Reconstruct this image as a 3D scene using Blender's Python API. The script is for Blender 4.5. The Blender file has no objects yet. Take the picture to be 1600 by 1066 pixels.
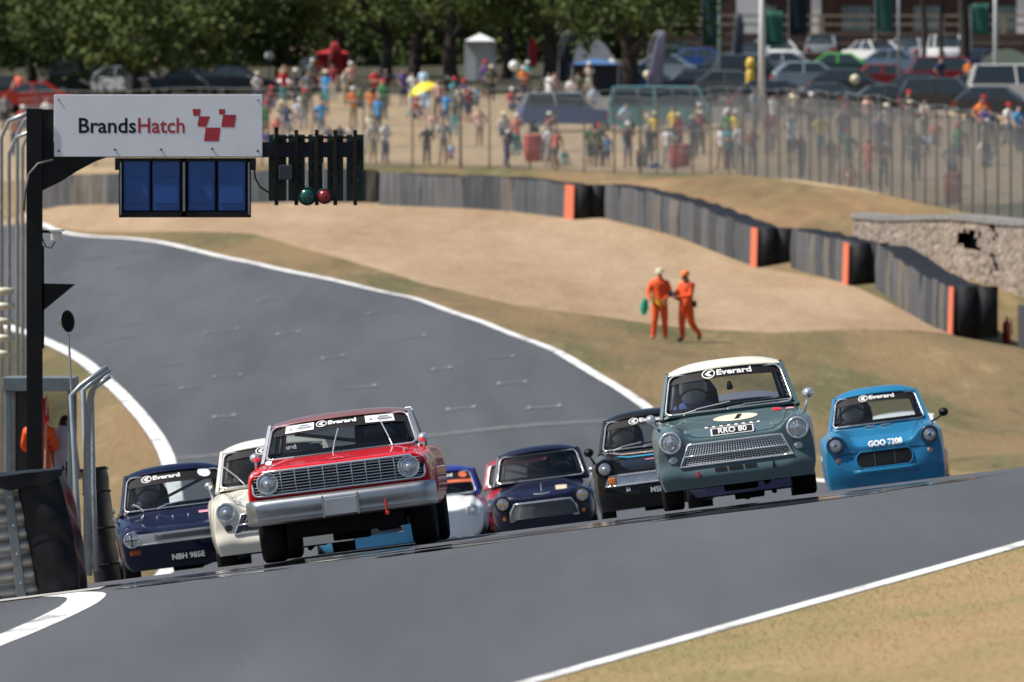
import bpy, bmesh, math, random
import numpy as np
from mathutils import Vector, Matrix
random.seed(7)
np.random.seed(7)
SC = bpy.context.scene
COL = SC.collection
PI = math.pi

# ------------------------------------------------------------------ camera
FPX = 1600 * 400 / 36.0          # 400 mm lens on a 36 mm sensor, in photo pixels
CZ = 8.0                         # eye height above the zero level
HROW = 350.0                     # row of the eye level in the photo
cam_d = bpy.data.cameras.new('camera')
cam_d.lens = 400; cam_d.sensor_width = 36
cam_d.clip_start = 1.0; cam_d.clip_end = 6000
cam_d.dof.use_dof = True
cam_d.dof.focus_distance = 111.0
cam_d.dof.aperture_fstop = 6.3
cam = bpy.data.objects.new('camera', cam_d); COL.objects.link(cam)
cam.location = (0, 0, CZ)
cam.rotation_euler = (PI / 2 - math.atan((533 - HROW) / FPX), 0, 0)
SC.camera = cam

# ------------------------------------------------------------------ light
SUN_EL, SUN_AZ = math.radians(55), math.radians(-97)     # azimuth from +Y, clockwise; negative = left
to_sun = Vector((math.sin(SUN_AZ) * math.cos(SUN_EL), math.cos(SUN_AZ) * math.cos(SUN_EL), math.sin(SUN_EL)))
w = bpy.data.worlds.new('World'); SC.world = w; w.use_nodes = True
nt = w.node_tree
sky = nt.nodes.new('ShaderNodeTexSky'); sky.sky_type = 'NISHITA'; sky.sun_disc = False
sky.sun_elevation = SUN_EL; sky.sun_rotation = SUN_AZ
bg = nt.nodes['Background']; bg.inputs[1].default_value = 0.075
nt.links.new(sky.outputs[0], bg.inputs[0])
sun_d = bpy.data.lights.new('sun', 'SUN'); sun_d.energy = 5.0; sun_d.angle = math.radians(0.5)
sun_d.color = (1.0, 0.95, 0.87)
sun = bpy.data.objects.new('sun', sun_d); COL.objects.link(sun)
sun.rotation_euler = to_sun.to_track_quat('Z', 'Y').to_euler()
sun.location = (0, 100, 60)
SC.view_settings.view_transform = 'Standard'; SC.view_settings.look = 'None'
SC.view_settings.exposure = 0.27; SC.view_settings.gamma = 1
SC.view_settings.use_curve_mapping = False

# ------------------------------------------------------------------ materials
MATS = {}
def nodes_of(m):
    m.use_nodes = True
    return m.node_tree.nodes, m.node_tree.links, m.node_tree.nodes['Principled BSDF']
def mat(name, col, rough=0.5, metal=0.0, coat=0.0, var=0.12, scale=8.0, bump=0.0, bscale=60.0, alt=None, emit=None):
    """plain procedural material: base colour with noise variation, optional bump"""
    if name in MATS: return MATS[name]
    m = bpy.data.materials.new(name); N, L, b = nodes_of(m)
    tc = N.new('ShaderNodeTexCoord')
    nz = N.new('ShaderNodeTexNoise'); nz.inputs['Scale'].default_value = scale; nz.inputs['Detail'].default_value = 5
    L.new(tc.outputs['Object'], nz.inputs['Vector'])
    rp = N.new('ShaderNodeValToRGB')
    c1 = [max(0, c * (1 - var)) for c in col[:3]]; c2 = list(alt) if alt else [min(1, c * (1 + var)) for c in col[:3]]
    rp.color_ramp.elements[0].color = (*c1, 1); rp.color_ramp.elements[1].color = (*c2, 1)
    rp.color_ramp.elements[0].position = .3; rp.color_ramp.elements[1].position = .7
    L.new(nz.outputs['Fac'], rp.inputs[0]); L.new(rp.outputs[0], b.inputs['Base Color'])
    b.inputs['Roughness'].default_value = rough; b.inputs['Metallic'].default_value = metal
    if max(col[:3]) < .03: b.inputs['Specular IOR Level'].default_value = .15
    b.inputs['Coat Weight'].default_value = coat; b.inputs['Coat Roughness'].default_value = .05
    if bump:
        n2 = N.new('ShaderNodeTexNoise'); n2.inputs['Scale'].default_value = bscale; n2.inputs['Detail'].default_value = 4
        L.new(tc.outputs['Object'], n2.inputs['Vector'])
        bp = N.new('ShaderNodeBump'); bp.inputs['Strength'].default_value = bump
        bp.inputs['Distance'].default_value = .02
        L.new(n2.outputs['Fac'], bp.inputs['Height']); L.new(bp.outputs[0], b.inputs['Normal'])
    if emit:
        b.inputs['Emission Color'].default_value = (*col[:3], 1); b.inputs['Emission Strength'].default_value = emit
    MATS[name] = m
    return m
def paint(name, col, var=.06):
    m = mat(name, col, rough=.4, coat=.6, var=var, scale=2.0); b = m.node_tree.nodes['Principled BSDF']
    b.inputs['Specular IOR Level'].default_value = .12; b.inputs['Coat Roughness'].default_value = .02
    return m
def ground_mat(name, stops, scale, stretch=(1, 1, 1), rough=.95, bump=.3, bscale=9.0, spec=.3, stops2=None, fac2=.5, scale2=.6):
    m = bpy.data.materials.new(name); N, L, b = nodes_of(m)
    tc = N.new('ShaderNodeTexCoord'); mp = N.new('ShaderNodeMapping'); mp.inputs['Scale'].default_value = stretch
    L.new(tc.outputs['Object'], mp.inputs[0])
    def ramp(st, sc, det=7):
        nz = N.new('ShaderNodeTexNoise'); nz.inputs['Scale'].default_value = sc; nz.inputs['Detail'].default_value = det
        nz.inputs['Roughness'].default_value = .62
        L.new(mp.outputs[0], nz.inputs['Vector'])
        rp = N.new('ShaderNodeValToRGB'); e = rp.color_ramp.elements
        while len(e) < len(st): e.new(.5)
        for k, (p, c) in enumerate(st): e[k].position = p; e[k].color = (*c, 1)
        L.new(nz.outputs['Fac'], rp.inputs[0]); return rp
    r1 = ramp(stops, scale); out = r1.outputs[0]
    if stops2:
        r2 = ramp(stops2, scale2, 4); mx = N.new('ShaderNodeMixRGB'); mx.inputs[0].default_value = fac2
        L.new(r1.outputs[0], mx.inputs[1]); L.new(r2.outputs[0], mx.inputs[2]); out = mx.outputs[0]
    L.new(out, b.inputs['Base Color'])
    b.inputs['Roughness'].default_value = rough; b.inputs['Specular IOR Level'].default_value = spec
    n2 = N.new('ShaderNodeTexNoise'); n2.inputs['Scale'].default_value = bscale; n2.inputs['Detail'].default_value = 6
    L.new(mp.outputs[0], n2.inputs['Vector'])
    bp = N.new('ShaderNodeBump'); bp.inputs['Strength'].default_value = bump; bp.inputs['Distance'].default_value = .05
    L.new(n2.outputs['Fac'], bp.inputs['Height']); L.new(bp.outputs[0], b.inputs['Normal'])
    MATS[name] = m
    return m
def glass(name, tint=(.78, .82, .82), rough=.02, base=.05):
    if name in MATS: return MATS[name]
    m = bpy.data.materials.new(name); N, L, b = nodes_of(m)
    out = N['Material Output']; N.remove(b)
    tr = N.new('ShaderNodeBsdfTransparent'); tr.inputs[0].default_value = (*tint, 1)
    gl = N.new('ShaderNodeBsdfGlossy'); gl.inputs['Roughness'].default_value = rough
    lw = N.new('ShaderNodeLayerWeight'); lw.inputs[0].default_value = .5
    pw = N.new('ShaderNodeMath'); pw.operation = 'POWER'; pw.inputs[1].default_value = 4.5
    L.new(lw.outputs['Facing'], pw.inputs[0])
    fr = N.new('ShaderNodeMath'); fr.operation = 'MULTIPLY_ADD'; fr.inputs[1].default_value = .92; fr.inputs[2].default_value = .035
    L.new(pw.outputs[0], fr.inputs[0])
    nz = N.new('ShaderNodeTexNoise'); nz.inputs['Scale'].default_value = 5
    ad = N.new('ShaderNodeMath'); ad.operation = 'MULTIPLY_ADD'; ad.inputs[1].default_value = base; ad.use_clamp = True
    L.new(nz.outputs[0], ad.inputs[0]); L.new(fr.outputs[0], ad.inputs[2])
    mx = N.new('ShaderNodeMixShader')
    L.new(ad.outputs[0], mx.inputs[0]); L.new(tr.outputs[0], mx.inputs[1]); L.new(gl.outputs[0], mx.inputs[2])
    L.new(mx.outputs[0], out.inputs[0]); MATS[name] = m
    return m

BLACK = mat('black_paint', (.008, .009, .011), .45, var=.3, scale=4)
BLACK.node_tree.nodes['Principled BSDF'].inputs['Specular IOR Level'].default_value = .2
RUBBER = mat('tyre_rubber', (.012, .012, .013), .75, var=.3, scale=20, bump=.2)
CHROME = mat('chrome', (.86, .87, .88), .15, .72, var=.04)
ALU = mat('dull_aluminium', (.42, .43, .45), .38, 1.0, var=.12, scale=5, bump=.05)
STEEL = mat('galvanised_steel', (.30, .32, .34), .5, .55, var=.2, scale=6)
WHITE = mat('white_vinyl', (.78, .78, .78), .5, var=.03)
VINYL = mat('black_vinyl', (.008, .008, .011), .6, var=.2)
VINYL.node_tree.nodes['Principled BSDF'].inputs['Specular IOR Level'].default_value = .2
INTER = mat('cabin_dark', (.012, .012, .014), .8, var=.3)
LENS = mat('lamp_lens', (.58, .61, .65), .16, .6, coat=1.0, var=.3, scale=22, bump=.25, bscale=40)
ORANGE_LENS = mat('orange_lens', (.85, .22, .02), .2, var=.1, coat=.5)
GLASS = glass('window_glass')
GLASS_D = glass('window_glass_dark', (.6, .64, .64))

# ------------------------------------------------------------------ mesh helpers
class MB:
    def __init__(s): s.v = []; s.f = []; s.m = []
    def add(s, vs, fs, mi=0):
        o = len(s.v); s.v += [tuple(p) for p in vs]; s.f += [tuple(i + o for i in f) for f in fs]; s.m += [mi] * len(fs); return s
    def box(s, c, d, mi=0, rot=None):
        x, y, z = d[0] / 2, d[1] / 2, d[2] / 2
        vs = [Vector((a * x, b_ * y, e * z)) for e in (-1, 1) for b_ in (-1, 1) for a in (-1, 1)]
        if rot is not None: vs = [rot @ p for p in vs]
        c = Vector(c)
        return s.add([p + c for p in vs], [(0, 2, 3, 1), (4, 5, 7, 6), (0, 1, 5, 4), (2, 6, 7, 3), (0, 4, 6, 2), (1, 3, 7, 5)], mi)
    def tube(s, pts, r, n=8, mi=0, cap=True, closed=False):
        pts = [Vector(p) for p in pts]; k = len(pts); rs = r if hasattr(r, '__len__') else [r] * k
        vs = []; up = None
        for i, p in enumerate(pts):
            if closed: t = pts[(i + 1) % k] - pts[i - 1]
            else: t = pts[min(i + 1, k - 1)] - pts[max(i - 1, 0)]
            t.normalize()
            if up is None: up = Vector((0, 0, 1)) if abs(t.z) < .9 else Vector((1, 0, 0))
            a = t.cross(up)
            if a.length < 1e-5: a = t.cross(Vector((1, .3, 0)))
            a.normalize(); b_ = a.cross(t).normalized(); up = b_
            for j in range(n):
                q = 2 * PI * j / n
                vs.append(p + (a * math.cos(q) + b_ * math.sin(q)) * rs[i])
        fs = []
        for i in range(k if closed else k - 1):
            i2 = (i + 1) % k
            for j in range(n):
                j2 = (j + 1) % n
                fs.append((i * n + j, i * n + j2, i2 * n + j2, i2 * n + j))
        if cap and not closed: fs += [tuple(range(n))[::-1], tuple(range((k - 1) * n, k * n))]
        return s.add(vs, fs, mi)
    def lathe(s, prof, n=20, mi=0, M=None, capa=False, capb=False):
        """profile (r, a) revolved round local axis -Y (a grows towards -Y)"""
        vs = []; fs = []
        for r, a in prof:
            for j in range(n):
                q = 2 * PI * j / n; vs.append(Vector((r * math.cos(q), -a, r * math.sin(q))))
        for i in range(len(prof) - 1):
            for j in range(n):
                j2 = (j + 1) % n; fs.append((i * n + j, i * n + j2, (i + 1) * n + j2, (i + 1) * n + j))
        if capa: fs.append(tuple(range(n))[::-1])
        if capb: fs.append(tuple(range((len(prof) - 1) * n, len(prof) * n)))
        if M is not None: vs = [M @ p for p in vs]
        return s.add(vs, fs, mi)
    def grid(s, fn, us, vs_, mi=0):
        nu, nv = len(us), len(vs_)
        P = [fn(u, v) for v in vs_ for u in us]
        F = [(j * nu + i, j * nu + i + 1, (j + 1) * nu + i + 1, (j + 1) * nu + i) for j in range(nv - 1) for i in range(nu - 1)]
        return s.add(P, F, mi)
    def prism(s, poly, y0, y1, mi=0, axis='y'):
        """2-D polygon (x,z) extruded in y"""
        n = len(poly)
        if axis == 'y': vs = [(p[0], y0, p[1]) for p in poly] + [(p[0], y1, p[1]) for p in poly]
        elif axis == 'x': vs = [(y0, p[0], p[1]) for p in poly] + [(y1, p[0], p[1]) for p in poly]
        else: vs = [(p[0], p[1], y0) for p in poly] + [(p[0], p[1], y1) for p in poly]
        fs = [tuple(range(n)), tuple(range(n, 2 * n))[::-1]] + [(i, i + n, (i + 1) % n + n, (i + 1) % n) for i in range(n)]
        return s.add(vs, fs, mi)
    def mesh(s, name, mats, smooth=False):
        me = bpy.data.meshes.new(name); me.from_pydata(s.v, [], s.f)
        if not isinstance(mats, (list, tuple)): mats = [mats]
        for m in mats: me.materials.append(m)
        if len(mats) > 1: me.polygons.foreach_set('material_index', s.m)
        bm = bmesh.new(); bm.from_mesh(me); bmesh.ops.recalc_face_normals(bm, faces=bm.faces); bm.to_mesh(me); bm.free()
        if smooth: me.polygons.foreach_set('use_smooth', [True] * len(me.polygons))
        return me
    def build(s, name, mats, parent=None, smooth=False, sub=0, bevel=0, solid=0, loc=None):
        return link(name, s.mesh(name, mats, smooth), parent, sub, bevel, solid, loc)
def link(name, me, parent=None, sub=0, bevel=0, solid=0, loc=None):
    o = bpy.data.objects.new(name, me); COL.objects.link(o)
    if parent: o.parent = parent
    if loc is not None: o.location = loc
    if solid: md = o.modifiers.new('solid', 'SOLIDIFY'); md.thickness = solid; md.offset = 0
    if bevel: md = o.modifiers.new('bevel', 'BEVEL'); md.width = bevel; md.segments = 2; md.limit_method = 'ANGLE'
    if sub: md = o.modifiers.new('sub', 'SUBSURF'); md.levels = sub; md.render_levels = sub
    return o
def smooth_angle(o, deg=35):
    o.data.polygons.foreach_set('use_smooth', [True] * len(o.data.polygons))
    o.data.set_sharp_from_angle(angle=math.radians(deg))
    return o
def tag(o, label=None, cat=None, group=None, kind=None):
    if label: o['label'] = label
    if cat: o['category'] = cat
    if group: o['group'] = group
    if kind: o['kind'] = kind
    return o
def thing(name, label, cat, loc=(0, 0, 0), group=None, M=None):
    o = bpy.data.objects.new(name, None); COL.objects.link(o); o.empty_display_size = .2
    if M is not None: o.matrix_world = M
    else: o.location = loc
    return tag(o, label, cat, group)
def text_mesh(s, size=1.0, bold=0.0, align='CENTER', shear=0.0, spacing=1.0):
    """lettering as (verts 2-D, faces); x to the right, y up"""
    cu = bpy.data.curves.new('lettering', 'FONT'); cu.body = s; cu.size = size; cu.align_x = align; cu.align_y = 'CENTER'
    cu.offset = bold; cu.shear = shear; cu.resolution_u = 3; cu.space_character = spacing
    o = bpy.data.objects.new('lettering', cu); COL.objects.link(o)
    dg = bpy.context.evaluated_depsgraph_get(); me = o.evaluated_get(dg).to_mesh()
    vs = [(p.co.x, p.co.y) for p in me.vertices]; fs = [tuple(p.vertices) for p in me.polygons]
    o.evaluated_get(dg).to_mesh_clear()
    bpy.data.objects.remove(o); bpy.data.curves.remove(cu)
    return vs, fs
def px_xyz(px, py, d):
    return Vector(((px - 800) / FPX * d, d, CZ - (py - HROW) / FPX * d))
def lin(a, b, n): return [a + (b - a) * i / (n - 1) for i in range(n)]
# ------------------------------------------------------------------ ground shape
def near_z(x, y):
    prof = np.array([(20, -3.1), (60, -3.06), (80, -2.98), (95, -2.955), (106, -3.05), (115, -3.29), (125, -3.63), (135, -3.97), (144, -4.22), (155, -4.64), (170, -5.12), (190, -5.45), (220, -5.45)])
    yy = np.clip(y, 20, 220)
    # smooth the polyline a little
    z = sum(np.interp(np.clip(yy + o, 20, 220), prof[:, 0], prof[:, 1]) * wgt for o, wgt in ((-6, .2), (-3, .2), (0, .2), (3, .2), (6, .2)))
    xx = np.clip(x, -14, 11)
    return CZ + z + .125 * (xx + 1.5)
CP = [  # photo column, row and estimated distance of ground points
    (250, 725, 235), (180, 620, 260), (80, 545, 300), (0, 508, 330), (1020, 635, 240), (870, 545, 265), (945, 588, 252), (760, 502, 281), (520, 436, 322), (300, 388, 372), (650, 465, 300), (400, 410, 345), (200, 372, 400), (100, 362, 430), (0, 358, 460),
    (600, 690, 236), (500, 560, 272), (300, 470, 318),
    (1050, 536, 288), (1300, 620, 255), (1590, 560, 285), (1550, 700, 230), (1250, 562, 280), (1150, 690, 232), (1420, 650, 245),
    (640, 440, 320), (800, 478, 310), (1000, 505, 298), (1200, 520, 292), (1450, 518, 300), (400, 365, 385), (100, 345, 440),
    (1500, 527, 302), (1380, 462, 330), (1180, 418, 362), (950, 345, 402), (600, 322, 430), (300, 325, 440), (60, 328, 450),
    (1560, 525, 312), (1700, 540, 312), (1800, 700, 240),
    (560, 262, 472), (800, 266, 462), (1000, 273, 448), (1150, 272, 430), (1250, 285, 410), (1330, 308, 388), (1450, 328, 370), (1600, 333, 355), (1750, 338, 345), (300, 262, 480), (60, 262, 490),
    (700, 205, 500), (1200, 215, 480), (1600, 215, 460), (300, 205, 510), (0, 210, 520),
    (640, 165, 530), (1000, 160, 540), (1400, 160, 520), (1600, 155, 520), (300, 160, 545), (0, 155, 560),
    (0, 118, 620), (400, 116, 620), (800, 114, 620), (1200, 108, 600), (1600, 108, 590),
    (-300, 105, 700), (400, 95, 700), (800, 88, 700), (1200, 70, 690), (1700, 60, 690),
]
cp = np.array([(((p - 800) / FPX * d), d, CZ - (q - HROW) / FPX * d) for p, q, d in CP] +
              [(x, y, float(near_z(np.array(x), np.array(y)))) for x in (-12, -6, 0, 6, 11) for y in (185., 205.)] +
              [(-60, 300, CZ - 4.5), (-60, 450, CZ + .5), (60, 300, CZ - 1.5), (60, 450, CZ + 3.5)])
SY = .25
def tps_u(r2): return np.where(r2 > 1e-9, .5 * r2 * np.log(np.maximum(r2, 1e-12)), 0)
_X = np.stack([cp[:, 0], cp[:, 1] * SY], 1) / 10
_n = len(_X); _K = tps_u(((_X[:, None] - _X[None]) ** 2).sum(-1)) + .01 * np.eye(_n)
_P = np.c_[np.ones(_n), _X]
_A = np.zeros((_n + 3, _n + 3)); _A[:_n, :_n] = _K; _A[:_n, _n:] = _P; _A[_n:, :_n] = _P.T
_w = np.linalg.solve(_A, np.r_[cp[:, 2], 0, 0, 0])
def far_z(x, y):
    q = np.stack([np.clip(x, -45, 45), np.clip(y, 180, 720) * SY], -1) / 10
    sh = q.shape[:-1]; q = q.reshape(-1, 2); out = np.empty(len(q))
    for a in range(0, len(q), 20000):
        r = q[a:a + 20000]
        out[a:a + 20000] = tps_u(((r[:, None] - _X[None]) ** 2).sum(-1)) @ _w[:_n] + np.c_[np.ones(len(r)), r] @ _w[_n:]
    z = out.reshape(sh)
    return z + np.maximum(0, y - 720) * .035
def G(x, y):
    x = np.asarray(x, float); y = np.asarray(y, float)
    x, y = np.broadcast_arrays(x, y)
    t = np.clip((y - 172) / 38, 0, 1); t = t * t * (3 - 2 * t)
    return near_z(x, y) * (1 - t) + far_z(x, y) * t
def gz(x, y): return float(G(x, y))
def row_of(px, d): return HROW + (CZ - gz((px - 800) / FPX * d, d)) * FPX / d
def hit(px, py, d0=420, d1=690):
    """distance at which the ground shows in row py (scanning outwards)"""
    ds = np.arange(d0, d1, 1.0); rows = HROW + (CZ - G((px - 800) / FPX * ds, ds)) * FPX / ds
    ok = np.where(rows <= py)[0]
    return float(ds[ok[0]]) if len(ok) else d1
def gp(px, d):
    x = (px - 800) / FPX * d
    return Vector((x, d, gz(x, d)))
def off(y): return .004 + 3e-5 * np.maximum(0, y - 60)
def sheet(name, Xs, Ys, lift, material, kind='structure', parent=None):
    """grid sheet draped on the ground; Xs, Ys are (rows, cols) arrays"""
    Z = G(Xs, Ys) + np.asarray(lift) * off(Ys)
    r, c = Xs.shape; me = bpy.data.meshes.new(name)
    idx = np.arange(r * c).reshape(r, c)
    F = np.stack([idx[:-1, :-1], idx[:-1, 1:], idx[1:, 1:], idx[1:, :-1]], -1).reshape(-1, 4)
    me.from_pydata(np.stack([Xs, Ys, Z], -1).reshape(-1, 3).tolist(), [], F.tolist())
    me.materials.append(material); me.polygons.foreach_set('use_smooth', [True] * len(me.polygons))
    o = link(name, me, parent)
    if kind: o['kind'] = kind
    return o
def smooth_curve(pts, step):
    """Catmull-Rom through (y, x) pairs: dense (x, y) samples"""
    pts = np.array(pts, float); ys = np.arange(pts[0, 0], pts[-1, 0] + .01, step)
    out = []
    for y in ys:
        i = int(np.clip(np.searchsorted(pts[:, 0], y) - 1, 0, len(pts) - 2))
        p0, p1, p2, p3 = pts[max(i - 1, 0)], pts[i], pts[i + 1], pts[min(i + 2, len(pts) - 1)]
        h = p2[0] - p1[0]; t = (y - p1[0]) / h
        m1 = (p2[1] - p0[1]) / max(p2[0] - p0[0], 1e-6) * h; m2 = (p3[1] - p1[1]) / max(p3[0] - p1[0], 1e-6) * h
        out.append((2 * t**3 - 3 * t**2 + 1) * p1[1] + (t**3 - 2 * t**2 + t) * m1 + (-2 * t**3 + 3 * t**2) * p2[1] + (t**3 - t**2) * m2)
    return np.array(out), ys
def strip(name, xl, xr, ys, lift, material, n=3, kind='structure', parent=None):
    t = np.linspace(0, 1, n)[None]
    return sheet(name, xl[:, None] * (1 - t) + xr[:, None] * t, np.repeat(ys[:, None], n, 1), lift, material, kind, parent)

GRASS = ground_mat('dry_grass', [(.33, (.085, .060, .027)), (.46, (.185, .130, .060)), (.54, (.135, .110, .045)), (.68, (.30, .22, .115))], 1.1, (1, .10, 1), bump=.8, bscale=6,
                   stops2=[(.40, (.085, .088, .032)), (.50, (.20, .138, .066)), (.62, (.27, .17, .085))], fac2=.55, scale2=.22)
ASPHALT = ground_mat('asphalt', [(.3, (.056, .058, .063)), (.5, (.067, .069, .075)), (.7, (.079, .081, .087))], .5, (1, .05, 1), rough=.62, bump=.12, bscale=40, spec=.5,
                     stops2=[(.38, (.046, .048, .053)), (.62, (.094, .096, .102))], fac2=.5, scale2=.4)
GRAVEL = ground_mat('gravel', [(.3, (.27, .18, .105)), (.5, (.34, .235, .14)), (.7, (.41, .295, .19))], 1.4, (1, .10, 1), bump=.8, bscale=5,
                    stops2=[(.38, (.265, .175, .10)), (.62, (.40, .29, .19))], fac2=.5, scale2=.25)
LINE = ground_mat('white_line_paint', [(.32, (.25, .25, .25)), (.43, (.58, .58, .57)), (.56, (.76, .76, .75))], 2.4, (1, .3, 1), rough=.7, bump=.2)
DUST = ground_mat('dusty_bank', [(.3, (.23, .16, .09)), (.5, (.31, .225, .13)), (.7, (.38, .285, .175))], 1.0, (1, .12, 1), bump=.6, bscale=5,
                  stops2=[(.4, (.29, .225, .16)), (.6, (.34, .245, .135))], fac2=.4, scale2=.1)
CONC = ground_mat('concrete', [(.3, (.30, .29, .27)), (.5, (.38, .37, .35)), (.7, (.44, .43, .41))], 2, bump=.3)

# terrain: one sheet, dense where the lens looks
yy = np.concatenate([np.arange(-60, 50, 5.), np.arange(50, 130, 1.), np.arange(130, 480, 2.), np.arange(480, 720, 4.), np.geomspace(720, 4500, 22)])
xx = np.concatenate([-np.geomspace(46, 2500, 14)[::-1], np.arange(-44, 44.1, 1.0), np.geomspace(46, 2500, 14)])
XX, YY = np.meshgrid(xx, yy)
sheet('ground', XX, YY, 0, GRASS)

# road edges as (distance, x)
RE = [(20, -13.9), (50, -5.4), (69.5, .12), (75.5, 1.84), (82, 3.69), (90, 5.75), (100, 7.6), (115, 8.9), (135, 9.0), (155, 8.4), (180, 7.0), (200, 5.75), (220, 4.4), (240, 2.97), (252, 2.055), (265, 1.043), (281, -.632), (300, -2.53), (322, -5.07), (345, -7.76), (372, -10.46), (400, -13.5), (430, -16.9), (460, -20.7), (520, -29)]
LE = [(20, -24), (60, -12), (110, -8.5), (135, -7.2), (160, -6.3), (200, -6.2), (235, -7.27), (260, -9.07), (300, -12.15), (345, -16.5), (400, -22.5), (460, -30), (520, -39)]
xr, ys = smooth_curve(RE, 1.0); xl, _ = smooth_curve(LE, 1.0)
road = strip('road', xl, xr, ys, 1, ASPHALT, 26)
i0 = 0
wb1 = np.convolve(np.random.RandomState(2).randn(len(ys) + 4), np.ones(5) / 5, 'valid') * .016
strip('road_edge_line', xr + wb1 - np.interp(ys, [60, 110, 220, 300, 420], [.24, .24, .30, .28, .34]), xr - .02, ys, 2, LINE, 3, parent=road, kind=None)
k = ys >= 165
strip('road_edge_line', xl[k] + .02, xl[k] + .33, ys[k], 2, LINE, 3, parent=road, kind=None)
# white line that hooks away at the pit exit in the left foreground
hook = [(-6.6, 60), (-5.35, 74), (-4.55, 83), (-4.02, 89.5), (-3.78, 94), (-3.70, 98), (-3.82, 101), (-4.3, 103.5), (-5.2, 105.5), (-6.6, 107)]
hx = []
for i in range(len(hook) - 1):
    p0, p1, p2, p3 = [np.array(hook[max(0, min(len(hook) - 1, i + o))]) for o in (-1, 0, 1, 2)]
    for t in np.linspace(0, 1, 9)[:-1]:
        hx.append(.5 * (2 * p1 + (p2 - p0) * t + (2 * p0 - 5 * p1 + 4 * p2 - p3) * t * t + (3 * p1 - p0 - 3 * p2 + p3) * t**3))
hx = np.array(hx); tn = np.gradient(hx, axis=0); tn /= np.linalg.norm(tn, axis=1)[:, None]
nrm = np.stack([tn[:, 1], -tn[:, 0]], 1)
A_, B_ = hx - nrm * .17, hx + nrm * .17
tt = np.linspace(0, 1, 3)[None, :, None]; PP = A_[:, None] * (1 - tt) + B_[:, None] * tt
sheet('pit_exit_line', PP[..., 0], PP[..., 1], 2, LINE, kind=None, parent=road)
# gravel trap between the verge and the barrier
gl = [(-30, 452), (-18.2, 440), (-9.0, 385), (-2.9, 320), (0, 310), (3.35, 298), (6.6, 292), (9.5, 297), (11.0, 300), (12.1, 303)]
gu = [(-32, 468), (-19, 453), (-12.4, 444), (-4.9, 434), (3.4, 406), (7.75, 366), (10.2, 340), (11.4, 320), (12.0, 310), (12.3, 304)]
def dens(p, n):
    p = np.array(p, float); s = np.r_[0, np.cumsum(np.linalg.norm(np.diff(p, axis=0), axis=1))]; q = np.linspace(0, s[-1], n)
    return np.stack([np.interp(q, s, p[:, 0]), np.interp(q, s, p[:, 1])], 1)
a_, b_ = dens(gl, 90), dens(gu, 90)
wob = np.cumsum(np.random.randn(90)) * .12; wob -= np.linspace(wob[0], wob[-1], 90); a_[:, 1] += wob
tt = np.linspace(0, 1, 28)[None, :, None]; PP = a_[:, None] * (1 - tt) + b_[:, None] * tt
lf = np.full(PP.shape[:2], 2.5); lf[:, 0] = -4; lf[:, -1] = -4
sheet('gravel_trap', PP[..., 0], PP[..., 1], lf, GRAVEL)
# dusty spectator bank behind the fence
X_, Y_ = np.meshgrid(np.linspace(-34, 34, 60), np.linspace(0, 1, 50))
fy = np.interp(X_, [-34, -6.4, 0, 5, 8.4, 11.6, 13.5, 16, 34], [492, 474, 464, 450, 432, 392, 374, 357, 345])
lf = np.full(X_.shape, 3.0); lf[0] = -5
sheet('spectator_bank', X_, fy + Y_ * (600 - fy), lf, DUST)
# bare earth bank between the tyre walls and the fence
bl = [(3.6, 410), (5.5, 394), (7.6, 374), (9.3, 356), (10.6, 346)]; bu = [(3.0, 447), (6.0, 440), (8.9, 424), (10.8, 398), (13.2, 372)]
a_, b_ = dens(bl, 50), dens(bu, 50)
tt = np.linspace(0, 1, 20)[None, :, None]; PP = a_[:, None] * (1 - tt) + b_[:, None] * tt
lf = np.full(PP.shape[:2], 2.0); lf[:, 0] = -4; lf[:, -1] = -4; lf[0] = -4; lf[-1] = -4
EARTH = ground_mat('bare_earth', [(.3, (.15, .082, .038)), (.5, (.22, .135, .068)), (.7, (.29, .19, .10))], 1.1, (1, .12, 1), bump=.9, bscale=5, stops2=[(.38, (.12, .10, .04)), (.5, (.22, .14, .065)), (.62, (.32, .21, .11))], fac2=.5, scale2=.3)
sheet('earth_bank', PP[..., 0], PP[..., 1], lf, EARTH)
# faded grid-slot marks and a timing line across the track
FADED = mat('faded_paint', (.105, .108, .115), .8, var=.3, scale=3)
FADED2 = mat('worn_paint', (.20, .205, .215), .8, var=.3, scale=3)
marks = [(148, 405), (215, 395), (190, 420), (300, 402), (168, 462), (205, 508), (320, 408), (345, 520), (185, 532), (270, 572), (300, 610), (355, 590), (250, 605), (350, 655), (420, 470), (450, 525), (520, 560), (600, 490), (560, 610), (640, 530), (690, 580), (720, 640), (480, 430), (800, 600), (850, 640), (780, 560)]
for (px, py) in marks:
    d = hit(px, py, 215, 500); p = gp(px, d); wd = 45 * d / FPX * random.uniform(.55, 1.15)
    if not (np.interp(d, ys, xl) + 1 < p.x < np.interp(d, ys, xr) - 1): continue
    xs = np.linspace(p.x - wd / 2, p.x + wd / 2, 6)[None].repeat(2, 0)
    sheet('faded_grid_mark', xs, np.array([[d - .25] * 6, [d + .25] * 6]), 2, FADED, None, road)
    for e in (-1, 1):
        if random.random() < .3: continue
        q = p.x + e * wd / 2
        sheet('faded_grid_mark', np.array([[q - .045, q + .045]] * 2), np.array([[d - .4] * 2, [d + .4] * 2]), 3, FADED2, None, road)
t_ = np.linspace(0, 1, 30); d_ = 236.0
xs = np.interp(d_, ys, xl) + t_ * 10.4
sheet('timing_line', np.stack([xs, xs]), np.stack([d_ + 0 * t_ - .5, d_ + 0 * t_ + .5]), 2, FADED, None, road)

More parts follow.
